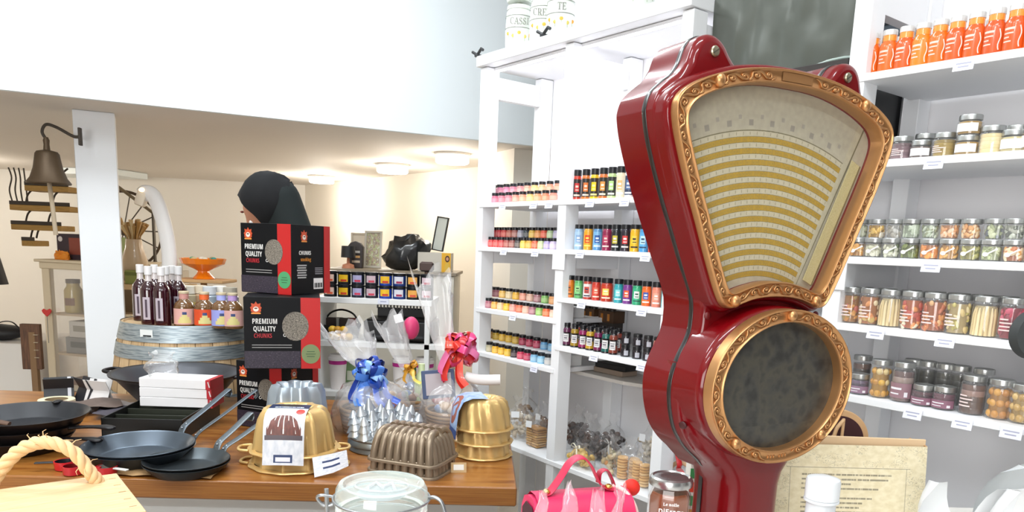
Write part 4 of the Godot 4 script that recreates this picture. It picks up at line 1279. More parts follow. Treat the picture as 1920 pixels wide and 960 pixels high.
	for k in 5:
		part(tray, "end_wall" if k in [0, 4] else "divider", M().box(Vector3(tw, 0.068 if k in [0, 4] else 0.06, 0.004), Vector3(0, 0.034 if k in [0, 4] else 0.03, -td * k / 4.0 + (0.002 if k == 4 else -0.002)), 0.001), tm if k in [0, 4] else mat("2a2d22", 0.5, 0.2))
	# white flat boxes resting across the tray
	for k in 3:
		var b := thing("flat_box", "flat white box with red end, %s of three lying across the black tray" % ["lowest", "middle", "top"][k], "box", Vector3(at(342, 740, 2.56).x, 0.9684 + 0.0325 * k, -2.56), -0.03 * (k - 1), "white flat boxes")
		part(b, "carton", M().box(Vector3(0.245, 0.032, 0.11), Vector3(0, 0.016, 0), 0.002), mat("e6e4e4", 0.5))
		part(b, "red_end", M().box(Vector3(0.016, 0.0325, 0.1105), Vector3(0.115, 0.016, 0)), mat("b01c28", 0.5))
		part(b, "hook_print", M().tube([Vector3(0.116, 0.027, 0.0560), Vector3(0.121, 0.008, 0.0560)], 0.002, 5), mat("e6e4e4", 0.5))
	# carbon steel skillets
	var big := on(261, 833, 0.947)
	for k in 2:
		var o := thing("steel_skillet", ["large blue-grey steel skillet underneath, longer handle ending by the tray", "large blue-grey steel skillet on top of its twin"][k], "pan", Vector3(big.x, 0.9 + 0.008 * k + 0.0003, big.z), 0.0, "large steel skillets")
		skillet(o, 0.152, 0.042, steel, steelin)
		var tip := at([425, 475][1 - k], [733, 735][1 - k], [2.42, 2.30][1 - k]) - o.position
		var sgn := tip * Vector3(1, 0, 1)
		strap(o, sgn.normalized() * 0.148 + Vector3(0, 0.034, 0), tip, mat("5d656c", 0.38, 0.75))
	var kr := []
	for i in 8:
		var row := PackedVector3Array()
		for j in 12:
			row.append(Vector3(-0.16 + 0.03 * j, 0.0015 + 0.005 * absf(sin(i * 1.3 + j * 0.9)), -0.05 + 0.02 * i))
		kr.append(row)
	solo("kraft_sheet", M().grid(kr, false, true), mat("b58f62", 0.85), "crumpled brown kraft paper slipped between the two sizes of steel skillets", "paper", Vector3(big.x + 0.10, 0.902, big.z + 0.07))
	var sm := on(350, 862, 0.935)
	for k in 2:
		var o := thing("steel_skillet", ["small dark steel skillet underneath its twin", "small dark steel skillet on top of its twin, nearest the table edge"][k], "pan", Vector3(sm.x, 0.9 + 0.008 * k + 0.0003, sm.z), 0.0, "small steel skillets")
		skillet(o, 0.114, 0.030, mat("2e3235", 0.4, 0.7), mat("4c5256", 0.34, 0.75))
		var tip := at([482, 466][k], [797, 777][k], [2.20, 2.24][k]) - o.position
		strap(o, (tip * Vector3(1, 0, 1)).normalized() * 0.110 + Vector3(0, 0.024, 0), tip, mat("6a7074", 0.38, 0.75))
	# red measuring cups
	for k in 3:
		var q: Vector3 = on([122, 138, 201][k], [880, 889, 890][k], 0.9)
		var o := thing("measuring_cup", ["dark-handled red measuring cup, farther of the pair by the skillet stack", "red measuring cup lying tilted, nearer of the pair by the skillet stack", "round red measuring cup standing by the rope handle"][k], "cup", q + Vector3(0, 0.0005, 0), 0.3 - 0.3 * k, "red measuring cups")
		part(o, "cup", M().lathe([Vector2(0, 0), Vector2(0.022, 0), Vector2(0.025, 0.002), Vector2(0.027, 0.024), Vector2(0.024, 0.024), Vector2(0.022, 0.004), Vector2(0, 0.004)], 24), mat("c41a22", 0.35, 0.0, 0.4))
		part(o, "liner", M().lathe([Vector2(0.0235, 0.0235), Vector2(0.0215, 0.0045), Vector2(0, 0.0045)], 24), mat(["2a2a2e", "7a1418", "a9aaa8"][k], 0.4, 0.5))
		part(o, "handle", M().box(Vector3(0.05, 0.004, 0.012), Vector3([-0.048, 0.05, 0.045][k], 0.021, 0), 0.0015), mat(["2a2a2e", "c41a22", "d8d5d0"][k], 0.4))
	# tape roll, folders, papers at the back
	var tp := on(107, 764, 0.9)
	var tr := thing("tape_roll", "cream roll of masking tape lying flat behind the iron skillets", "tape", tp)
	part(tr, "tape", M().lathe([Vector2(0.038, 0.0), Vector2(0.06, 0.0), Vector2(0.061, 0.001), Vector2(0.061, 0.031), Vector2(0.06, 0.032), Vector2(0.038, 0.032)], 32), mat("e2d6b4", 0.7))
	part(tr, "core", M().lathe([Vector2(0.038, 0.032), Vector2(0.038, 0.0)], 32), mat("8a7a5c", 0.8))
	for k in 3:
		var q: Vector3 = on([112, 162, 186][k], [752, 752, 756][k], 0.9)
		var o := thing("folded_card", ["black folded card standing like a tent with a pale edge", "dark card standing open, right beside the pale papers", "white folded card next to the dark card"][k], "card", q, [0.5, -0.6, -0.2][k], "folded cards behind the tape roll")
		for s in [-1.0, 1.0]:
			part(o, "leaf", M().box(Vector3(0.10, 0.105, 0.002), Vector3(0, 0.048, 0)), mat(["1e1e22", "26262b", "dcd8d6"][k], 0.5), Vector3(0, 0, s * 0.024), Vector3(-s * 0.45, 0, 0))
		if k == 0: part(o, "pale_edge", M().box(Vector3(0.012, 0.105, 0.001), Vector3(0.035, 0.048, 0.0016)), mat("c8c8cc", 0.5), Vector3(0, 0, 0.024), Vector3(-0.45, 0, 0))
	for k in 3:
		var q: Vector3 = on([205, 235, 175][k], [765, 778, 772][k], 0.9)
		var ps := []
		for i in 6:
			var row := PackedVector3Array()
			for j in 8:
				row.append(Vector3(-0.09 + 0.026 * j, 0.004 + 0.010 * k + 0.012 * absf(sin(i * 0.8 + j * 0.6 + k)), -0.08 + 0.032 * i))
			ps.append(row)
		solo("paper_sheet", M().grid(ps, false, true), mat(["d5c8c4", "45404a", "6a5a52"][k], 0.6), ["pale pink paper sheet under the deep pan", "dark glossy paper sheet beside the black tray", "brown glossy paper sheet behind the iron skillets"][k], "paper", q, 0.3 * k)
	cake_tins()
func flange(r: float, y: float, n: int, deep: float) -> MB:
	return M().lathe([Vector2(r * 0.9, y), Vector2(r, y + 0.001), Vector2(r + 0.002, y + 0.004), Vector2(r, y + 0.007), Vector2(r * 0.88, y + 0.0075)], 96, flutes(n, deep, 2.0))
func card_texture(kind: int) -> Image:
	var w := 256
	var h := 384
	var im := Image.create(w, h, false, Image.FORMAT_RGB8)
	var f := noise(40 + kind, 0.02)
	for y in h:
		for x in w:
			var u := x / 255.0
			var v := y / 383.0
			var c := Color("e6e6ea").lerp(Color("c9cdd6"), clampf(f.get_noise_2d(x, y) + 0.3, 0, 1))
			if kind == 0:
				if v < 0.20:
					c = Color("1c2c50")
					if pow((u - 0.5) / 0.30, 2) + pow((v - 0.075) / 0.055, 2) < 1.0: c = Color("3a3026")
					if absf(v - 0.155) < 0.014 and u > 0.15 and u < 0.86 and f.get_noise_2d(x * 6.0, 7) > -0.25: c = Color("dfe4ee")
				elif pow(u - 0.84, 2) + pow((v - 0.31) * 1.5, 2) < 0.012:
					c = Color("cc4038")
				elif v > 0.40 and v < 0.72:
					var s := (v - 0.40) / 0.32
					var half := 0.36 * sqrt(clampf(s * 1.6, 0, 1)) * (1.0 if s < 0.85 else 1.0)
					if s < 0.85 and absf(u - 0.5) < half + 0.06:
						c = Color("5c2f28").lerp(Color("7a4034"), clampf(f.get_noise_2d(x * 2, y) + 0.5, 0, 1))
						var st := absf(sin((u - 0.5) / (0.25 + 0.2 * s) * 9.0))
						if st < 0.32 and s < 0.55 + 0.3 * sin(floor(u * 9.0) * 2.1): c = Color("efe9e2")
					elif s >= 0.85 and absf(u - 0.5) < 0.46: c = Color("54484e")
				elif v > 0.85 and v < 0.96 and u > 0.28 and u < 0.72:
					c = Color("2f3f68") if absf(u - 0.5) > 0.17 or absf(v - 0.905) > 0.035 else Color("eae8ee")
			elif kind == 1:
				c = Color("7e9cc8").lerp(Color("a9bfdf"), clampf(f.get_noise_2d(x, y) + 0.5, 0, 1))
				var q := Vector2((u - 0.5) / 0.36, (v - 0.55) / 0.26)
				var rr := q.length()
				if (rr > 0.62 and rr < 1.0) or (absf(q.x * 0.7 + q.y) < 0.16 and rr < 0.9): c = Color("9c5a4a")
				if v > 0.86: c = Color("33508c")
			elif kind == 2:
				if v > 0.3 and v < 0.7 and u > 0.25 and u < 0.75: c = Color("2f3f68") if absf(v - 0.5) > 0.1 else Color("eae8ee")
			im.set_pixel(x, y, c)
	return im
func cake_tins() -> void:
	var gold := mat("dcb878", 0.34, 0.42)
	var base := on(553, 868, 0.9)
	# ---- gold ring tin with a picture card
	for k in 2:
		var o := thing("ring_cake_tin", ["gold fluted ring cake tin underneath, mostly covered", "upturned gold fluted ring cake tin with picture card, on its twin"][k], "cake tin", base + Vector3(0, 0.044 * k + 0.0003, 0), 0.2 * k, "gold fluted ring tins")
		var y1 := 0.125
		part(o, "body", M().lathe([Vector2(0.122, 0.004), Vector2(0.119, 0.02), Vector2(0.113, 0.06), Vector2(0.105, 0.095), Vector2(0.095, 0.115), Vector2(0.080, y1), Vector2(0.062, y1 + 0.001), Vector2(0.048, y1 - 0.008), Vector2(0.040, y1 - 0.03), Vector2(0.034, y1 - 0.06)], 120, flutes(10, 0.13, 0.55), 80.0), gold)
		part(o, "rim", flange(0.131, 0.0, 12, 0.03), gold)
		for s in [-1.0, 1.0]:
			part(o, "loop_handle", M().tube(spline([Vector3(s * 0.125, 0.004, -0.034), Vector3(s * 0.15, 0.004, -0.024), Vector3(s * 0.157, 0.004, 0), Vector3(s * 0.15, 0.004, 0.024), Vector3(s * 0.125, 0.004, 0.034)], 5), 0.0045, 8), gold)
	var P := []
	for q in [[-0.0, 0.1735], [0.03, 0.1740], [0.062, 0.1720], [0.090, 0.166], [0.109, 0.150], [0.118, 0.125], [0.124, 0.09], [0.130, 0.05], [0.134, 0.030]]:
		P.append(PackedVector3Array([Vector3(-0.056, q[1], q[0]), Vector3(-0.02, q[1] + 0.002, q[0] + 0.004), Vector3(0.02, q[1] + 0.002, q[0] + 0.004), Vector3(0.056, q[1], q[0])]))
	solo("picture_card", M().grid(P, false, true), tex(card_texture(0), 0.4), "white and navy card with a picture of a glazed cake, folded over the gold tin", "card", base + Vector3(-0.005, 0.0015, 0), 0.08)
	var P2 := []
	for i in 5:
		var t := i / 4.0
		P2.append(PackedVector3Array([Vector3(-0.05, 0.052 - 0.05 * t, 0.01 + 0.025 * t), Vector3(0.0, 0.058 - 0.046 * t, 0.012 + 0.03 * t), Vector3(0.05, 0.062 - 0.042 * t, 0.0 + 0.02 * t)]))
	solo("loose_card", M().grid(P2, false, true), tex(card_texture(2), 0.4), "crumpled white card with a small blue emblem, slipping out below the gold tin", "card", base + Vector3(0.122, 0.001, 0.085), 0.5)
	# ---- grey pointed tin behind
	var gp := Vector3(at(551, 760, 2.30).x, 0.9003, -2.335)
	var g := thing("pointed_cake_tin", "pale grey aluminium cake tin with tall pointed folds, between the boxes and the gold tin", "cake tin", gp, 0.15)
	var gm := mat("aab4bd", 0.32, 0.6)
	part(g, "body", M().lathe([Vector2(0.108, 0.004), Vector2(0.104, 0.05), Vector2(0.096, 0.12), Vector2(0.090, 0.175), Vector2(0.078, 0.198), Vector2(0.064, 0.192), Vector2(0.045, 0.15), Vector2(0.035, 0.08)], 100, (func(t: float, y: float) -> float: return 1.0 - (0.16 + y * 1.9) * absf(fposmod(t * 8.0 / TAU + y * 0.8, 1.0) - 0.5)), 80.0), gm)
	part(g, "rim", flange(0.108, 0.0, 10, 0.01), gm)
	# ---- silver forest tin
	var fp := on(716, 850, 0.9)
	var ft := thing("forest_cake_tin", "silver round cake tin moulded as small fir trees, behind the ribbed loaf tin", "cake tin", fp + Vector3(0.0, 0.0003, -0.075))
	var fm := mat("c3c8cc", 0.3, 0.7)
	part(ft, "base_rings", M().lathe([Vector2(0.10, 0), Vector2(0.118, 0.0), Vector2(0.121, 0.004), Vector2(0.117, 0.016), Vector2(0.121, 0.02), Vector2(0.121, 0.026), Vector2(0.115, 0.036), Vector2(0.118, 0.042), Vector2(0.116, 0.047), Vector2(0.10, 0.052), Vector2(0.03, 0.056), Vector2(0.03, 0.03)], 64), mat("8f9699", 0.35, 0.8))
	var g2 := RandomNumberGenerator.new()
	g2.seed = 91
	for ring in 3:
		var n: int = [12, 8, 4][ring]
		for i in n:
			var a := TAU * (i + 0.5 * ring) / n
			var r: float = [0.097, 0.071, 0.042][ring]
			var hh: float = [0.064, 0.086, 0.104][ring] * g2.randf_range(0.9, 1.1)
			var prof := []
			for l in 3:
				prof.append(Vector2([0.031, 0.0255, 0.019][l], hh * l / 3.0))
				prof.append(Vector2([0.019, 0.0145, 0.005][l], hh * (l + 0.92) / 3.0))
			prof.append(Vector2(0.0005, hh))
			part(ft, "fir_tree", M().lathe(prof, 12, flutes(6, 0.2, 1.0), 80.0), fm, Vector3(sin(a) * r, 0.048, cos(a) * r), Vector3(cos(a) * 0.14, 0, -sin(a) * 0.14))
	# ---- ribbed loaf tins
	var L := on(680, 884, 0.9)
	var Cn := on(815, 905, 0.9)
	var R := on(852, 868, 0.9)
	var ctr := (L + R) / 2
	var dx := (Cn - L).normalized()
	var lyaw := atan2(-dx.z, dx.x)
	var lw := L.distance_to(Cn)
	var ld := 0.185
	ctr = (L + Cn) / 2 + Basis(Vector3.UP, lyaw) * Vector3(0, 0, -ld / 2)
	var bronze := mat("94836f", 0.36, 0.6)
	for k in 2:
		var o := thing("loaf_tin", ["bronze loaf tin underneath, only its rim and lower ribs showing", "upturned bronze loaf tin with tall rounded ribs, on its twin"][k], "cake tin", ctr + Vector3(0, 0.034 * k + 0.0003, 0), lyaw, "bronze ribbed loaf tins")
		var core := []
		for q in [[0.0, 1.0], [0.03, 0.96], [0.055, 0.90], [0.072, 0.82], [0.078, 0.70]]:
			var row := PackedVector3Array()
			for i in 80:
				var t := TAU * i / 80
				row.append(Vector3(signf(sin(t)) * pow(absf(sin(t)), 0.3) * (lw / 2 - 0.016) * q[1], 0.006 + q[0], signf(cos(t)) * pow(absf(cos(t)), 0.3) * (ld / 2 - 0.016) * q[1]))
			core.append(row)
		var cb := M().grid(core, true)
		cb.fan(core[4])
		part(o, "body", cb, bronze)
		for sd in [-1.0, 1.0]:
			for i in 8:
				var u := (i - 3.5) / 3.5
				var x := u * (lw / 2 - 0.026)
				part(o, "rib", M().tube(spline([Vector3(x, 0.004, sd * (ld / 2 - 0.017)), Vector3(x * 0.97, 0.036, sd * (ld / 2 - 0.021)), Vector3(x * 0.92, 0.066, sd * (ld / 2 - 0.031)), Vector3(x * 0.87, 0.084, sd * (ld / 2 - 0.052)), Vector3(x * 0.85, 0.084, sd * 0.012)], 4), 0.0118, 9), bronze)
			for i in 6:
				var u := (i - 2.5) / 2.5
				var zz := u * (ld / 2 - 0.034)
				part(o, "rib", M().tube(spline([Vector3(sd * (lw / 2 - 0.017), 0.004, zz), Vector3(sd * (lw / 2 - 0.022), 0.036, zz * 0.97), Vector3(sd * (lw / 2 - 0.032), 0.066, zz * 0.92), Vector3(sd * (lw / 2 - 0.052), 0.080, zz * 0.87)], 4), 0.0112, 9), bronze)
		var fl := PackedVector2Array()
		for i in 64:
			var t := TAU * i / 64
			fl.append(Vector2(signf(sin(t)) * pow(absf(sin(t)), 0.3) * lw / 2, signf(cos(t)) * pow(absf(cos(t)), 0.3) * ld / 2))
		var fo := PackedVector2Array()
		for v in fl: fo.append(v * 0.86)
		part(o, "rim", bezel(fl, fo, 0.0, [Vector2(0, 0), Vector2(0, 0.006), Vector2(0.15, 0.009), Vector2(0.8, 0.008), Vector2(1, 0.012)]), bronze, Vector3(0, 0, 0), Vector3(-PI / 2, 0, 0))
	# ---- stack of gold swirl tins
	var sp3 := on(903, 866, 0.9)
	sp3 += Vector3(0.0, 0, -0.09)
	for k in 3:
		var o := thing("swirl_cake_tin", "small gold swirled cake tin, %s of the stack of three at the table corner" % ["bottom", "middle", "top"][k], "cake tin", sp3 + Vector3(0, 0.043 * k + 0.0003, 0), 0.25 * k, "stacked gold swirl tins")
		part(o, "body", M().lathe([Vector2(0.088, 0.004), Vector2(0.086, 0.03), Vector2(0.082, 0.06), Vector2(0.074, 0.085), Vector2(0.062, 0.097), Vector2(0.045, 0.1), Vector2(0.028, 0.088), Vector2(0.022, 0.05)], 120, (func(t: float, y: float) -> float: return 1.0 - 0.11 * pow(absf(sin((t + y * 3.0) * 6.5)), 0.8)), 80.0), gold)
		part(o, "rim", flange(0.0935, 0.0, 13, 0.02), gold)
	var P3 := []
	for q in [[0.0, 0.1885], [0.05, 0.189], [0.078, 0.178], [0.092, 0.15], [0.098, 0.10], [0.10, 0.06]]:
		P3.append(PackedVector3Array([Vector3(-0.055, q[1], q[0]), Vector3(0.0, q[1] + 0.004, q[0] + 0.006), Vector3(0.055, q[1], q[0])]))
	solo("blue_card", M().grid(P3, false, true), tex(card_texture(1), 0.4), "pale blue card with a pretzel-like picture hanging over the side of the gold swirl tins", "card", sp3 + Vector3(0, 0.0015, 0), deg_to_rad(-75))
	var tg := on(860, 886, 0.9)
	var tgo := thing("small_tag", "tiny tan card with a white label lying by the loaf tin", "tag", tg, 0.15)
	part(tgo, "card", M().box(Vector3(0.045, 0.03, 0.0015), Vector3(0, 0.014, 0)), mat("c8a878", 0.6), Vector3.ZERO, Vector3(-0.3, 0, 0))
	part(tgo, "label", M().box(Vector3(0.03, 0.016, 0.0006), Vector3(0, 0.015, 0.0012)), mat("f2efe8", 0.5), Vector3.ZERO, Vector3(-0.3, 0, 0))

# ---------------------------------------------------------------- black charcoal boxes
func emblem(o: Node3D, p: Vector3, s: float, rot: Vector3) -> void:
	var q := PackedVector2Array()
	for i in 18:
		var t := TAU * i / 18
		var r := s * (0.42 if i % 2 else 0.5) * (1.25 if cos(t) > 0.2 and i % 2 == 0 else 1.0)
		q.append(Vector2(sin(t) * r, cos(t) * r))
	var e := part(o, "flame_emblem", M().slab(q, 0, 0.0008, 0, false), mat("c24a24", 0.5), p, rot)
	part(e, "emblem_face", M().slab(oval(s * 0.24, s * 0.22, -s * 0.05, 16), 0.0008, 0.0014, 0, true), mat("e8ddd0", 0.5))
	part(e, "emblem_mark", M().slab(oval(s * 0.14, s * 0.06, 0.02 * s, 12), 0.0014, 0.0019, 0, true), mat("5a2018", 0.5))
	part(e, "emblem_banner", M().box(Vector3(s * 0.8, s * 0.13, 0.001), Vector3(0, -s * 0.42, 0.0008)), mat("e09040", 0.5))
func boxes() -> void:
	var black := mat("0b0c0f", 0.5)
	black.metallic_specular = 0.3
	var red := mat("b81c1c", 0.4)
	var wht := mat("dcdad6", 0.5)
	var chips := tex(mottle(128, 128, 61, 0.07, 0.07, ["6e675e", "8d8578", "4e4841", "a39a8b"], 3), 0.6)
	var coals := tex(mottle(256, 96, 62, 0.09, 0.11, ["14121a", "3a3040", "201c28", "5a4c58"], 3), 0.5)
	var H := 0.2315
	var spec := [
		# corner px, z of the corner, yaw, front width, depth
		[525, 2.49, -0.36, 0.19, 0.205],
		[600, 2.44, 0.27, 0.236, 0.19],
		[546, 2.50, -0.38, 0.208, 0.212],
	]
	for k in 3:
		var s = spec[k]
		var cn := at(s[0], 500, s[1])
		var w: float = s[3]
		var d: float = s[4]
		var o := thing("charcoal_box", "black and red charcoal carton, %s of the stack of three" % ["lowest", "middle, turned to face the table", "topmost, two faces showing"][k], "box", Vector3(cn.x, 0.9 + k * (H + 0.001), cn.z), s[2], "stacked charcoal cartons")
		part(o, "carton", M().box(Vector3(w, H, d), Vector3(-w / 2, H / 2, -d / 2), 0.0015), black)
		part(o, "red_band", M().box(Vector3(w * 0.26, H * 0.998, 0.0012), Vector3(-w * 0.13, H / 2, 0.0006)), red)
		part(o, "red_band", M().box(Vector3(0.0012, H * 0.998, d * (0.16 if k != 1 else 0.3)), Vector3(0.0006, H / 2, -d * (0.92 if k != 1 else 0.85))), red)
		emblem(o, Vector3(-w * 0.84, H * 0.84, 0.0004), 0.036, Vector3.ZERO)
		lettering(o, "printed_word", "PREMIUM", 0.0165, wht, Vector3(-w * 0.73, H * 0.665, 0.001), Vector3.ZERO, true, false, 0.72)
		lettering(o, "printed_word", "QUALITY", 0.0165, wht, Vector3(-w * 0.735, H * 0.560, 0.001), Vector3.ZERO, true, false, 0.72)
		lettering(o, "printed_word_red", "CHUNKS", 0.014, mat("a8202a", 0.5), Vector3(-w * 0.755, H * 0.465, 0.001), Vector3.ZERO, true, false, 0.72)
		part(o, "weight_ring", M().lathe([Vector2(0.0055, 0), Vector2(0.0055, 0.0008), Vector2(0.0035, 0.0008)], 16), wht, Vector3(-w * 0.47, H * 0.475, 0.0002), Vector3(PI / 2, 0, 0))
		part(o, "wood_chunk_picture", M().slab(oval(w * 0.175, w * 0.20, 0, 32), 0, 0.0008), chips, Vector3(-w * 0.33, H * 0.60, 0.0012))
		for i in 2:
			part(o, "small_print", M().box(Vector3(w * 0.52, 0.0022, 0.0006), Vector3(-w * 0.64, H * (0.335 - 0.035 * i), 0.0004)), mat("9c9a98", 0.6))
		part(o, "charcoal_picture", M().box(Vector3(w * 0.73, H * 0.24, 0.0008), Vector3(-w * 0.633, H * 0.13, 0.0004)), coals)
		var gr := part(o, "round_sticker", M().slab(oval(w * 0.125, w * 0.135, 0, 28), 0, 0.001), mat(["5d7f4a", "77855a", "4a9a66"][k], 0.5), Vector3(-w * 0.13, H * 0.21, 0.0012))
		for i in 3:
			part(gr, "sticker_print", M().box(Vector3(w * 0.13 - 0.006 * absf(i - 1), 0.002, 0.0004), Vector3(0, (i - 1) * 0.008, 0.0012)), mat("37553a", 0.6))
		# the other face
		var R := Vector3(0, PI / 2, 0)
		emblem(o, Vector3(0.0004, H * 0.83, -d * 0.32), 0.036, R)
		lettering(o, "side_word", "CHUNKS", 0.013, wht, Vector3(0.001, H * 0.60, -d * 0.34), R, true, false, 0.9)
		lettering(o, "side_script", "smoking", 0.011, mat("d88a2c", 0.5), Vector3(0.001, H * 0.505, -d * 0.36), R, false, true, 0.9)
		for i in 6:
			part(o, "side_print", M().box(Vector3(0.0006, 0.0045, d * (0.24 - 0.03 * (i % 2)))), mat("b4b2b0", 0.6), Vector3(0.0005, H * (0.42 - 0.035 * i), -d * 0.26))
		for i in 4:
			part(o, "side_print", M().box(Vector3(0.0006, 0.003, d * 0.2)), mat("8c8a90", 0.6), Vector3(0.0005, H * (0.38 - 0.028 * i), -d * 0.70))
		part(o, "barcode_label", M().box(Vector3(0.0008, H * 0.16, d * 0.24)), mat("e8e6e4", 0.5), Vector3(0.0005, H * 0.15, -d * 0.68))
		for i in 9:
			part(o, "barcode_bar", M().box(Vector3(0.0004, H * 0.07, d * (0.008 + 0.006 * (i * 7 % 3)))), black, Vector3(0.0011, H * 0.125, -d * (0.58 + 0.024 * i)))

# ---------------------------------------------------------------- wrapped gift baskets
func gift_film(rad: float, neck: Vector3, top: Vector3, spread: Vector2, sd: int) -> MB:
	var f := noise(sd, 1.0, 2)
	var P := []
	for i in 15:
		var t := i / 14.0
		var row := PackedVector3Array()
		for j in 30:
			var a := TAU * j / 30
			var e := Vector3(sin(a), 0, cos(a))
			var nz := f.get_noise_3d(e.x * 2.4, t * 5.0, e.z * 2.4)
			var p: Vector3
			if t < 0.5:
				var s := t / 0.5
				p = Vector3(neck.x * s * s, neck.y * s, neck.z * s * s) + e * rad * sqrt(maxf(0.02, 1.0 - pow(s, 3.0))) * (0.9 + 0.1 * minf(1, s * 6)) + e * nz * 0.03
			else:
				var s := (t - 0.5) / 0.5
				var pl := 1.0 + 0.55 * sin(a * 6.0 + sd) * s
				p = neck.lerp(top, s) + Vector3(e.x * lerpf(0.016, spread.x, pow(s, 0.8)), (0.03 * sin(a * 3.0) + nz * 0.06) * s, e.z * lerpf(0.016, spread.y, s) * pl) + e * nz * 0.02 * s
			row.append(p)
		P.append(row)
	return M().grid(P, true)
func strip(path: Array, half: float, across: Vector3) -> MB:
	var P := []
	for i in path.size():
		var T: Vector3 = (path[mini(i + 1, path.size() - 1)] - path[maxi(i - 1, 0)]).normalized()
		var w := (across - T * across.dot(T)).normalized() * half
		P.append(PackedVector3Array([path[i] - w, path[i] + T.cross(w.normalized()) * half * 0.15, path[i] + w]))
	return M().grid(P)
func bow(o: Node3D, p: Vector3, cols: Array, n: int, size: float, sd: int, tails := 4) -> void:
	var g := RandomNumberGenerator.new()
	g.seed = sd
	for i in n:
		var d := Vector3(g.randf_range(-1, 1), g.randf_range(-1.0, 1), g.randf_range(-0.35, 1)).normalized()
		var ac := d.cross(Vector3(g.randf_range(-1, 1), g.randf_range(-1, 1), g.randf_range(-1, 1))).normalized()
		var sd2 := d.cross(ac).normalized() * size * 0.30
		var L := size * g.randf_range(0.75, 1.1)
		part(o, "bow_loop", strip(spline([p, p + d * L * 0.55 + sd2, p + d * L, p + d * L * 0.55 - sd2, p + d * 0.003], 5), size * 0.19, ac), mat(cols[i % cols.size()], 0.3, 0.1, 0.4))
	for i in tails:
		var d := Vector3(g.randf_range(-1, 1), -0.9, g.randf_range(0.2, 1)).normalized()
		part(o, "bow_tail", strip(spline([p, p + d * size * 0.8 + Vector3(0, size * 0.4, 0), p + d * size * 1.4, p + d * size * 1.9 + Vector3(0.02, 0, 0)], 5), size * 0.15, d.cross(Vector3(0.2, 0.1, 1)).normalized()), mat(cols[i % cols.size()], 0.3, 0.1, 0.4))
func gift_baskets() -> void:
	var cl := pane(0.22, 0.16)
	var wick := tex(mottle(128, 128, 71, 0.05, 0.4, ["6a4c30", "9c7850", "7c5c3c", "b08c60"], 2), 0.8)
	var spec := [
		[700, 2.56, 0.135, [696, 706], [645, 618], Vector2(0.10, 0.03), "gift basket wrapped in cellophane with a blue bow, behind the silver forest tin"],
		[776, 2.74, 0.105, [768, 705], [728, 600], Vector2(0.062, 0.03), "gift basket wrapped in cellophane with a gold bow, between the blue and red bows"],
		[850, 2.56, 0.115, [838, 690], [808, 520], Vector2(0.07, 0.035), "gift basket in tall cellophane with red and pink bow, behind the gold swirl tins"],
	]
	for k in 3:
		var s = spec[k]
		var b := at(s[0], 800, s[1])
		b.y = 0.9005
		var o := thing("gift_basket", s[6], "gift basket", b, 0.0, "wrapped gift baskets")
		var neck := at(s[3][0], s[3][1], s[1] - 0.02) - b
		var top := at(s[4][0], s[4][1], s[1] - 0.01) - b
		var r: float = s[2]
		# wicker basket of stacked strands
		for i in 7:
			var ring := []
			for j in 33:
				var t := TAU * j / 32
				var rr := r * (0.74 + 0.015 * i) + 0.003 * sin(j * PI + i * PI)
				ring.append(Vector3(sin(t) * rr, 0.008 + i * 0.0125, cos(t) * rr))
			part(o, "wicker_strand", M().tube(ring, 0.0066, 6, false), mat(["9c7850", "8a6640", "ac885c"][i % 3], 0.8))
		part(o, "basket_floor", cyl(r * 0.72, 0.0, 0.02, 24), wick)
		part(o, "cellophane", gift_film(r, neck, top, s[5], 5 + k), cl)
		if k == 0:
			bow(o, neck + Vector3(0.005, 0.01, 0.03), ["2450b8", "4a80d8", "88b4ec", "1c3c98"], 26, 0.066, 5, 10)
		elif k == 1:
			bow(o, neck + Vector3(0.01, 0.035, 0.03), ["d89a28", "e8b848", "c88820"], 7, 0.035, 6, 2)
			part(o, "pale_bottle", M().lathe([Vector2(0, 0), Vector2(0.024, 0), Vector2(0.026, 0.08), Vector2(0.012, 0.11), Vector2(0.012, 0.14), Vector2(0, 0.14)], 18), mat("c8d8a8", 0.3), Vector3(0.03, 0.08, 0.04))
			part(o, "pink_ball", M().ball(Vector3(0.03, 0.042, 0.03), Vector3.ZERO, 10, 18), mat("c83468", 0.45), at(771, 615, s[1]) - b)
			part(o, "white_tag", M().box(Vector3(0.03, 0.03, 0.002)), mat("f0f0f0", 0.5), at(747, 597, s[1] - 0.04) - b, Vector3(0, 0, 0.3))
		else:
			bow(o, at(862, 655, s[1] - 0.05) - b, ["d82c20", "e85040", "d8407c", "e878a8", "c82030"], 30, 0.068, 7, 6)
			var fr := part(o, "picture_frame", M().box(Vector3(0.11, 0.095, 0.010), Vector3.ZERO, 0.002), mat("4a5878", 0.4), at(822, 720, s[1] - 0.08) - b, Vector3(-0.15, 0.2, 0.08))
			part(fr, "frame_picture", M().box(Vector3(0.086, 0.072, 0.002), Vector3(0, 0, 0.0055)), mat("b8b0b4", 0.4))
			part(o, "white_paper_roll", M().tube(spline([at(872, 706, s[1] - 0.06) - b, at(900, 712, s[1] - 0.06) - b, at(938, 712, s[1] - 0.06) - b], 4), 0.018, 10), mat("eeeaea", 0.6))
			for i in 8:
				part(o, "sweet", M().ball(Vector3(0.014, 0.011, 0.012), Vector3(-0.05 + 0.014 * i, 0.10 + 0.012 * (i % 3), 0.03 + 0.008 * (i % 2)), 5, 8), mat(["b87848", "e8d8d0", "a02838", "d8c0b0"][i % 4], 0.4))
		for i in 14:
			var t := TAU * i / 14
			part(o, "wrapped_sweet", M().ball(Vector3(0.02, 0.016, 0.018), Vector3(sin(t) * r * 0.5, 0.095 + 0.012 * (i % 3), cos(t) * r * 0.5), 5, 8), mat(["c8a070", "8a5838", "d8c8b8", "a83840", "6a88b8"][(i + k) % 5], 0.4))
	pass

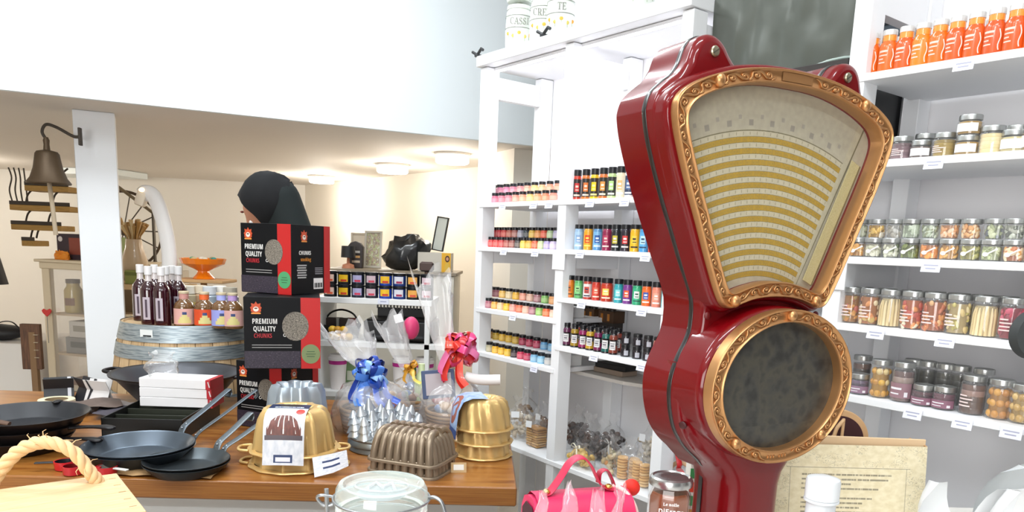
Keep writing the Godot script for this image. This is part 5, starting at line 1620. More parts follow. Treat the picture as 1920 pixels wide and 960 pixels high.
# ---------------------------------------------------------------- barrel and bottles
func barrel_corner() -> void:
	var c := on(354, 600, 1.15)
	var base := Vector3(c.x, 0.2, c.z)
	solo("barrel_plinth", M().box(Vector3(0.7, 0.2, 0.7), Vector3(0, 0.1, 0), 0.005), mat("8a7558", 0.7), "low wooden plinth under the wine barrel", "plinth", Vector3(c.x, 0, c.z))
	var o := thing("wine_barrel", "pale oak wine barrel with two grey hoops showing, used as a bottle stand", "barrel", base)
	var woods := []
	for k in 4:
		woods.append(tex(mottle(64, 128, 80 + k, 0.12, 0.012, [["b08f68", "c8aa80", "bc9c72"], ["c0a078", "d2b68e", "c8a880"], ["a88a64", "bfa078", "b4946c"], ["b89870", "cbb088", "c4a47a"]][k], 3), 0.65))
	var n := 26
	var H := 0.95
	for i in n:
		var a0 := TAU * i / n + 0.004
		var a1 := TAU * (i + 1) / n - 0.004
		var P := []
		for r in 13:
			var t := r / 12.0
			var rad := 0.288 + 0.062 * (1.0 - pow(2.0 * t - 1.0, 2.0))
			var row := PackedVector3Array()
			for q in 4:
				var a := lerpf(a0, a1, q / 3.0)
				var rr := rad - (0.0025 if q in [0, 3] else 0.0)
				row.append(Vector3(sin(a) * rr, t * H, cos(a) * rr))
			P.append(row)
		part(o, "stave", M().grid(P), woods[(i * 7) % 4])
	part(o, "barrel_head", M().lathe([Vector2(0.29, H - 0.001), Vector2(0.278, H), Vector2(0.276, H - 0.008), Vector2(0, H - 0.008)], 48), woods[1])
	part(o, "barrel_foot", M().lathe([Vector2(0, 0.005), Vector2(0.286, 0.005)], 32), woods[2])
	var zinc := tex(mottle(256, 64, 85, 0.05, 0.11, ["6f7a80", "98a3a8", "b2babd", "7d888d"], 3), 0.42, 0.55)
	for q in [[0.878, 0.953], [0.800, 0.862], [0.58, 0.64], [0.3, 0.36], [0.08, 0.14], [0.0, 0.05]]:
		var P := []
		for r in 4:
			var y := lerpf(q[0], q[1], r / 3.0)
			var rad := 0.288 + 0.062 * (1.0 - pow(2.0 * y / H - 1.0, 2.0)) + 0.0035
			P.append(M().loop(oval(rad, rad, 0, 64), y))
			for j in P[r].size():
				var v: Vector3 = P[r][j]
				P[r][j] = Vector3(v.x, y, v.y)
		part(o, "hoop", M().grid(P, true, true), zinc)
	var tg := part(o, "price_card", M().box(Vector3(0.062, 0.036, 0.001)), mat("e8ecea", 0.5), Vector3(sin(-0.20) * 0.302, 0.915, cos(-0.20) * 0.302), Vector3(0, -0.20, 0))
	part(tg, "price_print", M().box(Vector3(0.04, 0.007, 0.0006), Vector3(0.004, -0.009, 0.0007)), mat("303436", 0.5))
	# red bottles with white caps
	var wine := mat("2f0512", 0.12, 0.0, 1.0)
	var cap := mat("e2e0e0", 0.4)
	var neck := mat("cfc6c4", 0.2, 0.0, 0.6)
	var spots := [[266, 0.02], [281, 0.17], [293, -0.02], [305, 0.20], [314, 0.09], [326, 0.0], [337, 0.06]]
	for i in spots.size():
		var p := at(spots[i][0], 590, -c.z - spots[i][1] + 0.0)
		var b := thing("red_bottle", "dark red drink bottle with white cap, %s from the column, on the barrel" % ORD[i], "bottle", Vector3(p.x, 1.1425, p.z), facing(p, -0.3), "dark red bottles on the barrel")
		part(b, "bottle", M().lathe([Vector2(0, 0), Vector2(0.034, 0), Vector2(0.037, 0.004), Vector2(0.037, 0.15), Vector2(0.033, 0.168), Vector2(0.02, 0.186), Vector2(0.015, 0.196)], 24), wine)
		part(b, "neck", M().lathe([Vector2(0.0155, 0.195), Vector2(0.0135, 0.205), Vector2(0.0135, 0.232)], 20), neck)
		part(b, "cap", cyl(0.0165, 0.222, 0.262, 20, 0.002), cap)
		part(b, "paper_label", M().patch(0.0374, 0.025, 0.125, -0.5, 0.35, 6), mat("b9aeb8", 0.5))
		part(b, "label_stripe", M().patch(0.0378, 0.035, 0.115, -0.2, 0.05, 4), mat("4a3a48", 0.5))
	var syr := [[346, "d8a8a0", "c89088"], [384, "d84c20", "e86a30"], [416, "9aa0e0", "a8b0ec"], [437, "d8a8a0", "b898d0"]]
	for i in syr.size():
		var p := at(syr[i][0], 595, -c.z - 0.19)
		var b := thing("syrup_bottle", "small round bottle with %s label and yellow print, %s from the red bottles" % [["pink", "orange red", "lavender", "rose"][i], ORD[i]], "bottle", Vector3(p.x, 1.1425, p.z), facing(p), "small bottles on the barrel")
		part(b, "bottle", M().lathe([Vector2(0, 0), Vector2(0.042, 0), Vector2(0.045, 0.004), Vector2(0.045, 0.085), Vector2(0.038, 0.105), Vector2(0.022, 0.118), Vector2(0.02, 0.125)], 28), mat("6a4a2a", 0.15, 0.0, 0.9))
		part(b, "paper_label", M().patch(0.0455, 0.012, 0.082, -1.3, 1.3, 10), mat(syr[i][1], 0.5))
		var dome := M().patch(0.0459, 0.018, 0.034, -0.62, 0.62, 8).patch(0.0459, 0.034, 0.046, -0.45, 0.45, 6).patch(0.0459, 0.046, 0.056, -0.25, 0.25, 4)
		part(b, "label_print", dome, mat("d8cc88", 0.5))
		part(b, "label_badge", M().patch(0.0462, 0.056, 0.068, -0.2, 0.2, 4), mat("3c4a78", 0.5))
		part(b, "neck_band", M().lathe([Vector2(0.0205, 0.122), Vector2(0.0205, 0.148)], 20), mat(syr[i][2], 0.5))
		part(b, "cap", cyl(0.022, 0.146, 0.158, 20, 0.002), mat("c8b898", 0.5))
	for i in 5:
		var p := at([352, 376, 394, 412, 432][i], 560, -c.z + [0.05, 0.10, 0.05, 0.12, 0.05][i])
		var b := thing("paper_capped_jar", "%s jar with paper cap in the back row, %s from the red bottles" % [["cream", "tan", "grey blue", "white", "slate"][i], ORD[i]], "jar", Vector3(p.x, 1.1425, p.z), facing(p), "paper capped jars on the barrel")
		part(b, "jar", M().lathe([Vector2(0, 0), Vector2(0.036, 0), Vector2(0.038, 0.003), Vector2(0.038, 0.12), Vector2(0.028, 0.132), Vector2(0.028, 0.14)], 24), mat(["c8b898", "b89878", "98a4b0", "d8d0c4", "8c9098"][i], 0.35, 0.0, 0.4))
		part(b, "label_band", M().patch(0.0385, 0.03, 0.09, -1.2, 1.2, 8), mat(["d8c070", "b86848", "a8b8d0", "e8e0d8", "a0a8b8"][i], 0.5))
		part(b, "paper_cap", M().lathe([Vector2(0.036, 0.130), Vector2(0.034, 0.145), Vector2(0.034, 0.165), Vector2(0.03, 0.167), Vector2(0, 0.167)], 16, flutes(10, 0.06, 1.0)), mat(["ece4d4", "d8c8b0", "c8ccd0", "f0ece4", "b0a898"][i], 0.7))

func frame_box(o: Node3D, called: String, w: float, h: float, t: float, d: float, m: Material, y0 := 0.0) -> void:   # a rectangular frame of four bars
	for s in [-1.0, 1.0]:
		part(o, called, M().box(Vector3(t, h, d), Vector3(s * (w - t) / 2, y0 + h / 2, 0), 0.001), m)
		part(o, called, M().box(Vector3(w - 2 * t, t, d), Vector3(0, y0 + h / 2 + s * (h - t) / 2, 0), 0.001), m)

# ---------------------------------------------------------------- the far left of the low room
func far_left() -> void:
	var bronze := mat("5a4a38", 0.5, 0.5)
	var dark := mat("3c342c", 0.6, 0.2)
	# bell on the column
	var b := at(92, 345, 3.85)
	var o := thing("brass_bell", "dull brass bell hanging from an iron bracket on the white column", "bell", b, 0.2)
	part(o, "bell", M().lathe([Vector2(0.080, 0.012), Vector2(0.098, 0.0), Vector2(0.100, 0.006), Vector2(0.082, 0.03), Vector2(0.066, 0.075), Vector2(0.058, 0.12), Vector2(0.054, 0.145), Vector2(0.046, 0.156), Vector2(0.014, 0.164), Vector2(0, 0.165)], 40), bronze)
	part(o, "crown", M().lathe([Vector2(0.016, 0.16), Vector2(0.013, 0.19), Vector2(0.015, 0.21), Vector2(0.009, 0.225)], 14), bronze)
	var hook := at(138, 252, 3.80) - b
	hook = Basis(Vector3.UP, -0.2) * hook
	part(o, "bracket", M().tube(spline([Vector3(0, 0.215, 0), Vector3(-0.016, 0.25, 0), Vector3(0.004, 0.285, 0), Vector3(0.05, 0.275, 0), Vector3(hook.x - 0.03, hook.y + 0.0, 0.0), Vector3(hook.x, hook.y, 0)], 6), 0.0075, 8), dark)
	part(o, "bracket_plate", M().box(Vector3(0.012, 0.085, 0.03), Vector3(hook.x + 0.002, hook.y, 0), 0.002), dark)
	part(o, "clapper_rope", M().tube(spline([Vector3(0.0, 0.02, 0), Vector3(0.008, -0.09, 0), Vector3(0.012, -0.18, 0), Vector3(0.016, -0.25, 0)], 5), 0.011, 8), mat("b0a088", 0.85))
	# hanging wall shelves with twisted iron
	var wood := tex(mottle(128, 64, 90, 0.02, 0.14, ["86642e", "ac8844", "98743a"], 3), 0.6)
	for k in 4:
		var y: float = [352, 388, 424, 453][k]
		var x0: float = [62, 35, 37, 55][k]
		var x1: float = [139, 141, 126, 78][k]
		var p := at((x0 + x1) / 2, y, 6.4)
		var w := (x1 - x0) * 6.4 / F
		var s := thing("wall_ledge", "brown wooden ledge on wrought iron, %s of the four behind the bell" % ["highest", "second highest", "third", "lowest, shortest"][k], "ledge", p, 0.05, "ledges behind the bell")
		part(s, "board", M().box(Vector3(w, 0.045, 0.22), Vector3(0, -0.015, 0), 0.004), wood)
		part(s, "front_edge", M().box(Vector3(w, 0.03, 0.01), Vector3(0, 0.022, 0.105), 0.002), dark)
		for q in [-0.35, 0.1]:
			part(s, "iron_stay", M().tube(spline([Vector3(q * w, 0.03, 0), Vector3(q * w + 0.03, 0.1, 0.01), Vector3(q * w + 0.09, 0.16, 0)], 5), 0.008, 6), dark)
		if k == 1:
			for i in 4:
				part(s, "iron_scroll", M().tube(spline([Vector3(-w * 0.46 + i * 0.04, 0.02, 0.09), Vector3(-w * 0.50 + i * 0.045, 0.12, 0.09), Vector3(-w * 0.45 + i * 0.035, 0.22, 0.09), Vector3(-w * 0.49 + i * 0.04, 0.30, 0.09)], 5), 0.0065, 6), dark)
	# display cabinet
	var cp := at(75, 700, 5.0)
	var cab := thing("display_cabinet", "cream painted glass-front cabinet filled with jars and boxes, next to the white column", "cabinet", Vector3(cp.x + 0.37, 0, -5.15), -0.25)
	var cream := mat("d9c9ac", 0.55)
	part(cab, "top", M().box(Vector3(0.60, 0.045, 0.42), Vector3(0, 1.315, 0), 0.006), cream)
	part(cab, "cornice", M().box(Vector3(0.64, 0.018, 0.46), Vector3(0, 1.345, 0), 0.004), cream)
	part(cab, "base", M().box(Vector3(0.58, 0.12, 0.40), Vector3(0, 0.06, 0), 0.004), cream)
	for sx in [-1.0, 1.0]:
		for sz in [-1.0, 1.0]:
			part(cab, "corner_post", M().box(Vector3(0.06, 1.18, 0.04), Vector3(sx * 0.26, 0.71, sz * 0.18), 0.003), cream)
	part(cab, "back_panel", M().box(Vector3(0.5, 1.18, 0.012), Vector3(0, 0.71, -0.19)), mat("b0a088", 0.7))
	for y in [0.42, 0.72, 0.99]:
		part(cab, "inner_shelf", M().box(Vector3(0.50, 0.015, 0.34), Vector3(0, y, 0)), mat("c8b090", 0.6))
	part(cab, "glass_front", M().box(Vector3(0.46, 1.16, 0.004), Vector3(0, 0.71, 0.19)), pane(0.06, 0.03))
	part(cab, "glass_side", M().box(Vector3(0.004, 1.16, 0.32), Vector3(-0.285, 0.71, 0)), pane(0.06, 0.03))
	var cm := Transform3D(Basis(Vector3.UP, -0.25), cab.position)
	for i in 3:
		var j := thing("storage_jar", "glass jar with yellow contents on the cabinet's top inner shelf, %s from outer post" % ORD[i], "jar", cm * Vector3(-0.16 + 0.15 * i, 0.998, 0.08), 0.0, "jars inside the cream cabinet")
		part(j, "jar", M().lathe([Vector2(0, 0), Vector2(0.055, 0), Vector2(0.058, 0.01), Vector2(0.058, 0.15), Vector2(0.04, 0.18), Vector2(0.04, 0.2)], 20), mat(["b8a058", "8a7a50", "c0a040"][i], 0.3, 0.0, 0.6))
		part(j, "lid", cyl(0.044, 0.198, 0.225, 18), mat("5a4a38", 0.5))
		part(j, "paper_label", M().patch(0.0585, 0.05, 0.1, -0.6, 0.6, 6), mat("7a5030", 0.6))
	for i in 5:
		var w: float = [0.2, 0.17, 0.22, 0.18, 0.15][i]
		var y: float = [0.728, 0.838, 0.428, 0.428, 0.128][i]
		var bx := thing("carton_box", "%s carton inside the cream cabinet, %s" % [["grey", "white", "brown", "tan", "kraft"][i], ["middle shelf, underneath", "middle shelf, on the grey one", "lower shelf, outer side", "lower shelf, column side", "on the cabinet floor"][i]], "box", cm * Vector3([-0.08, -0.06, -0.12, 0.13, -0.05][i], y, 0.05), -0.25, "cartons inside the cream cabinet")
		part(bx, "carton", M().box(Vector3(w, 0.108, 0.2), Vector3(0, 0.054, 0), 0.002), mat(["8e8a84", "d8d2c8", "7a5434", "b89468", "a07848"][i], 0.65))
		part(bx, "print", M().box(Vector3(w * 0.6, 0.04, 0.001), Vector3(0, 0.06, 0.1005)), mat(["5a5854", "a09888", "c8b898", "705030", "e0d0b0"][i], 0.6))
	# packaged goods on the cabinet
	var bx2 := thing("gift_carton", "dark picture carton with a red and cream front on top of the cabinet", "box", cm * Vector3(-0.13, 1.3545, 0.05), -0.2)
	part(bx2, "carton", M().box(Vector3(0.20, 0.17, 0.14), Vector3(0, 0.085, 0), 0.002), mat("3a2c34", 0.5))
	part(bx2, "red_picture", M().box(Vector3(0.10, 0.11, 0.001), Vector3(0.045, 0.09, 0.0706)), mat("8c4434", 0.5))
	part(bx2, "white_handle", M().ball(Vector3(0.018, 0.018, 0.003), Vector3(-0.07, 0.135, 0.071), 5, 12), mat("d8d0cc", 0.5))
	var bx3 := thing("gift_carton", "green and peach carton next to the dark picture carton on the cabinet", "box", cm * Vector3(0.09, 1.3545, 0.04), -0.25)
	part(bx3, "carton", M().box(Vector3(0.2, 0.16, 0.14), Vector3(0, 0.08, 0), 0.002), mat("7c8a4c", 0.5))
	part(bx3, "peach_panel", M().box(Vector3(0.19, 0.07, 0.001), Vector3(0, 0.115, 0.0706)), mat("dcb494", 0.5))
	part(bx3, "pale_band", M().box(Vector3(0.19, 0.012, 0.001), Vector3(0, 0.055, 0.0706)), mat("b8c8b4", 0.5))
	solo("orange_pouch", film(0.12, 0.055, 0.03, 93, 0.85, 0.8), tex(mottle(64, 64, 93, 0.3, 0.3, ["e07818", "f0a030", "d86810"], 2), 0.5), "orange snack pouch lying before the dark carton on the cabinet", "pouch", cm * Vector3(-0.15, 1.354, 0.165), -0.25)
	# brown post sign
	var sp := at(67, 700, 4.4)
	var pst := thing("sign_stand", "brown wooden board with small hooks on a square post, beside the cabinet", "stand", Vector3(sp.x, 0, -4.4), 0.1)
	var brown := tex(mottle(64, 128, 95, 0.15, 0.02, ["4a3020", "5c3c26", "6a4830"], 3), 0.6)
	part(pst, "post", M().box(Vector3(0.035, 0.95, 0.035), Vector3(0.0, 0.475, 0), 0.002), mat("7a5c3c", 0.6))
	part(pst, "board", M().box(Vector3(0.11, 0.27, 0.03), Vector3(-0.01, 0.862, 0), 0.003), brown)
	for i in 4:
		part(pst, "hook", M().box(Vector3(0.025, 0.004, 0.012), Vector3(0.025, 0.80 + 0.045 * i, 0.02)), mat("b8a890", 0.4, 0.6))
	part(pst, "foot", M().box(Vector3(0.3, 0.03, 0.3), Vector3(0, 0.015, 0), 0.003), mat("7a5c3c", 0.6))
	# white bench with a black bag
	var wb := at(20, 640, 4.9)
	solo("white_chest", M().box(Vector3(1.1, 0.80, 0.6), Vector3(-0.35, 0.40, -0.3), 0.01), mat("e2ddd6", 0.6), "low white chest below the black bag at the picture's edge", "chest", Vector3(wb.x - 0.08, 0, -4.9), 0.05)
	var bg := thing("black_bag", "limp black bag with a loop strap lying on the white chest", "bag", Vector3(wb.x - 0.20, 0.801, -5.05), 0.05)
	part(bg, "body", M().ball(Vector3(0.20, 0.055, 0.13), Vector3(0, 0.05, 0), 10, 20), mat("1f1e20", 0.6))
	part(bg, "strap", M().tube(spline([Vector3(0.0, 0.09, 0.02), Vector3(0.07, 0.125, 0.03), Vector3(0.14, 0.12, 0.03), Vector3(0.2, 0.05, 0.03)], 6), 0.009, 6, true, 0.4), mat("1b1a1c", 0.6))
	var lamp := at(-8, 528, 5.22)
	var ls := thing("table_lamp", "black tapered lampshade on a thin stem at the picture's edge", "lamp", Vector3(lamp.x - 0.03, 0.801, -5.22), 0.0)
	part(ls, "shade", M().lathe([Vector2(0.10, 0.36), Vector2(0.06, 0.55), Vector2(0.058, 0.55), Vector2(0.098, 0.36)], 28), mat("232120", 0.6))
	part(ls, "stem", M().tube([Vector3(0, 0.0, 0), Vector3(0, 0.53, 0)], 0.008, 8), mat("2a2826", 0.5))
	part(ls, "base", cyl(0.06, 0, 0.015, 20), mat("2a2826", 0.5))
	var rt := at(65, 588, 4.85)
	var hk := thing("red_tag", "small red heart-shaped tag on a wire above the black bag", "tag", Vector3(rt.x, 0.801, -4.98))
	part(hk, "heart", M().slab(PackedVector2Array([Vector2(0, -0.03), Vector2(0.024, -0.004), Vector2(0.03, 0.012), Vector2(0.018, 0.024), Vector2(0.0, 0.014), Vector2(-0.018, 0.024), Vector2(-0.03, 0.012), Vector2(-0.024, -0.004)]), 0, 0.008, 0.002), mat("cc2a22", 0.45), Vector3(0, 0.205, 0), Vector3(0, 0.2, 0))
	part(hk, "wire", M().tube([Vector3(0, 0.0, 0.004), Vector3(0, 0.185, 0.004)], 0.002, 6), mat("707070", 0.4, 0.8))
	# wagon wheel behind the column
	var wc := at(232, 432, 6.6)
	var wh := thing("wagon_wheel", "large thin-spoked dark wheel leaning on the back wall behind the column", "wheel", wc, 0.0)
	var rim := []
	for i in 49: rim.append(Vector3(cos(TAU * i / 48), sin(TAU * i / 48), 0) * 0.33)
	part(wh, "rim", M().tube(rim, 0.012, 8, false), mat("4a3a2a", 0.6))
	part(wh, "hub", M().lathe([Vector2(0, -0.04), Vector2(0.035, -0.04), Vector2(0.045, 0), Vector2(0.035, 0.04), Vector2(0, 0.04)], 20), mat("4a3a2a", 0.6), Vector3.ZERO, Vector3(PI / 2, 0, 0))
	for i in 14:
		var d := Vector3(cos(TAU * i / 14), sin(TAU * i / 14), 0)
		part(wh, "spoke", M().tube([d * 0.04, d * 0.325], 0.0055, 6), mat("5a5248", 0.5, 0.3))
	part(wh, "ground_stay", M().box(Vector3(0.05, wc.y - 0.34, 0.05), Vector3(0, -0.335 - (wc.y - 0.34) / 2, 0)), mat("4a3a2a", 0.6))
	var ft := at(255, 372, 6.3)
	var gf := thing("leaning_board", "narrow dark framed panel leaning diagonally above the wheel", "frame", ft, 0.0)
	part(gf, "top_bar", M().box(Vector3(0.40, 0.02, 0.03), Vector3.ZERO, 0.002), mat("6a5a40", 0.5), Vector3(-0.02, 0, 0), Vector3(0, 0, -0.62))
	part(gf, "side_bar", M().box(Vector3(0.015, 0.5, 0.03), Vector3(0.135, -0.36, 0), 0.002), mat("4a4034", 0.5))
	part(gf, "long_leg", M().box(Vector3(0.02, ft.y - 0.5, 0.03), Vector3(0.135, -0.6 - (ft.y - 0.5) / 2 + 0.1, 0)), mat("4a4034", 0.5))
	# side table behind the barrel with vase, boxes
	var st := at(250, 530, 4.55)
	var tb := thing("side_table", "pale wooden side table with two shelves behind the red bottles", "table", Vector3(st.x + 0.05, 0, -4.56))
	var pine := mat("c8a678", 0.6)
	for y in [1.235, 0.97, 0.6]:
		part(tb, "board", M().box(Vector3(0.52, 0.03, 0.34), Vector3(0, y, 0), 0.003), pine)
	for sx in [-1.0, 1.0]:
		for sz in [-1.0, 1.0]:
			part(tb, "leg", M().box(Vector3(0.035, 1.22, 0.035), Vector3(sx * 0.24, 0.61, sz * 0.15), 0.002), pine)
	var va := at(249, 512, 4.55)
	var vs := thing("dried_bouquet", "bunch of dried wheat-coloured flowers in a slim vase behind the barrel", "vase", Vector3(va.x, 1.2503, -4.58))
	part(vs, "vase", M().lathe([Vector2(0, 0), Vector2(0.05, 0), Vector2(0.07, 0.06), Vector2(0.074, 0.13), Vector2(0.05, 0.21), Vector2(0.045, 0.26)], 24), mat("c8ac88", 0.35, 0.0, 0.5))
	var g := RandomNumberGenerator.new()
	g.seed = 12
	var stems := M()
	for i in 40:
		var a := g.randf() * TAU
		var r := g.randf_range(0.02, 0.085)
		stems.paint(Color("b88848").lerp(Color("e8d0a0"), g.randf()))
		stems.tube([Vector3(cos(a) * 0.02, 0.2, sin(a) * 0.02), Vector3(cos(a) * r * 0.5, 0.28, sin(a) * r * 0.5), Vector3(cos(a) * r, 0.33 + g.randf() * 0.05, sin(a) * r)], [0.002, 0.003, 0.012], 5)
	var sm := part(vs, "dried_stems", stems, painted(0.8))
	sm.set_meta("kind", "stuff")
	for i in 4:
		var q: Vector3 = Vector3(st.x + [-0.08, 0.05, -0.02, 0.10][i], [1.2503, 1.2503, 0.9853, 0.9853][i], -4.47)
		var b2 := thing("food_box", "%s packet on the side table, %s" % [["yellow topped", "olive green", "cream", "tan"][i], ["upper board by the vase", "upper board by the arched lamp", "second board by the column", "second board by the arched lamp"][i]], "packet", q, 0.1 * i, "packets on the side table")
		part(b2, "packet", M().box(Vector3(0.09, 0.08, 0.06), Vector3(0, 0.04, 0), 0.003), mat(["e0c8a8", "8a9048", "e0d0b0", "b08858"][i], 0.6))
		part(b2, "band", M().box(Vector3(0.091, 0.02, 0.061), Vector3(0, 0.06, 0)), mat(["c8b020", "6a7030", "8a6a48", "e0c898"][i], 0.6))
	for i in 3:
		var q: Vector3 = Vector3(st.x + 0.24, 1.2503 + 0.042 * i, -4.58)
		solo("white_carton", M().box(Vector3(0.13, 0.041, 0.1), Vector3(0, 0.0205, 0), 0.002), mat(["e8dcc8", "d8ccb8", "e4dccc"][i], 0.6), "flat cream carton with dark print, %s of the small stack behind the arched lamp" % ["bottom", "middle", "top"][i], "box", q, 0.05 * i, "cream cartons behind the arched lamp")
	# arched white lamp
	var ap := at(310, 500, 4.3)
	var al := thing("arched_lamp", "white arched floor lamp bending over behind the red bottles, its head lit warm", "lamp", Vector3(ap.x, 0, -4.3))
	var path := [Vector3(0.0, 0.0, 0), Vector3(0.005, 0.7, 0), Vector3(0.015, 1.2, 0)]
	for q in [[318, 490], [312, 440], [300, 395], [288, 368], [275, 361], [266, 366]]:
		path.append(at(q[0], q[1], 4.3) - al.position)
	part(al, "arm", M().tube(spline(path, 5), 0.043, 14, true, 0.55, Vector3.BACK), mat("dcdad8", 0.45))
	var hd := at(266, 372, 4.3) - al.position
	part(al, "head", M().box(Vector3(0.055, 0.085, 0.05), Vector3.ZERO, 0.008), mat("e8dcc8", 0.4), hd, Vector3(0, 0, -0.35))
	part(al, "bulb", M().ball(Vector3(0.02, 0.014, 0.02), Vector3.ZERO, 8, 14), glow(Color(1.0, 0.78, 0.5), 3.0), hd + Vector3(0.012, 0.045, 0.012))
	part(al, "foot", cyl(0.10, 0, 0.02, 28), mat("dcdad8", 0.45))
	var gl := OmniLight3D.new()
	gl.name = "arched_lamp_glow"
	gl.position = al.position + hd + Vector3(0.012, 0.045, 0.012)
	gl.light_color = Color(1.0, 0.78, 0.5)
	gl.light_energy = 0.02
	gl.light_size = 0.015
	gl.omni_range = 14
	gl.omni_attenuation = 2
	gl.shadow_enabled = true
	add_child(gl, true)
	# orange footed dish
	var od := at(382, 523, 4.3)
	var ps := thing("plant_stand", "thin wooden round stand carrying the orange footed dish", "stand", Vector3(od.x, 0, od.z))
	part(ps, "top", M().box(Vector3(0.30, 0.018, 0.22), Vector3(0, od.y - 0.009, 0), 0.004), mat("c09868", 0.55))
	part(ps, "post", M().tube([Vector3(0, 0.02, 0), Vector3(0, od.y - 0.018, 0)], 0.018, 10), mat("a87c4c", 0.55))
	part(ps, "foot", cyl(0.10, 0, 0.025, 28), mat("a87c4c", 0.55))
	var ds := thing("footed_dish", "shiny orange scalloped dish on a flared foot, holding small trinkets", "dish", Vector3(od.x, od.y + 0.0005, od.z))
	part(ds, "dish", M().lathe([Vector2(0, 0), Vector2(0.058, 0), Vector2(0.06, 0.004), Vector2(0.036, 0.03), Vector2(0.032, 0.045), Vector2(0.05, 0.055), Vector2(0.115, 0.085), Vector2(0.127, 0.115), Vector2(0.122, 0.115), Vector2(0.105, 0.09), Vector2(0, 0.07)], 72, flutes(18, 0.025, 1.0)), mat("ee7d0c", 0.25, 0.0, 0.8))
	for i in 6:
		var t := TAU * i / 6
		part(ds, "trinket", M().ball(Vector3(0.018, 0.012, 0.014), Vector3(cos(t) * 0.06, 0.112, sin(t) * 0.06), 5, 8), mat(["2a7868", "c8c0a8", "b8a878", "38886c", "d8d0c0", "a08860"][i], 0.4))
	# pale ceiling panel
	var cl := on(215, 332, 2.08)
	solo("ceiling_panel", M().box(Vector3(0.9, 0.06, 0.5), Vector3(-0.05, 0, 0), 0.004), mat("dfe6e6", 0.4), "pale bluish flat panel hanging just under the low ceiling behind the column", "panel", Vector3(on(215, 332, 2.115).x, 2.118, on(215, 332, 2.09).z), -0.2)

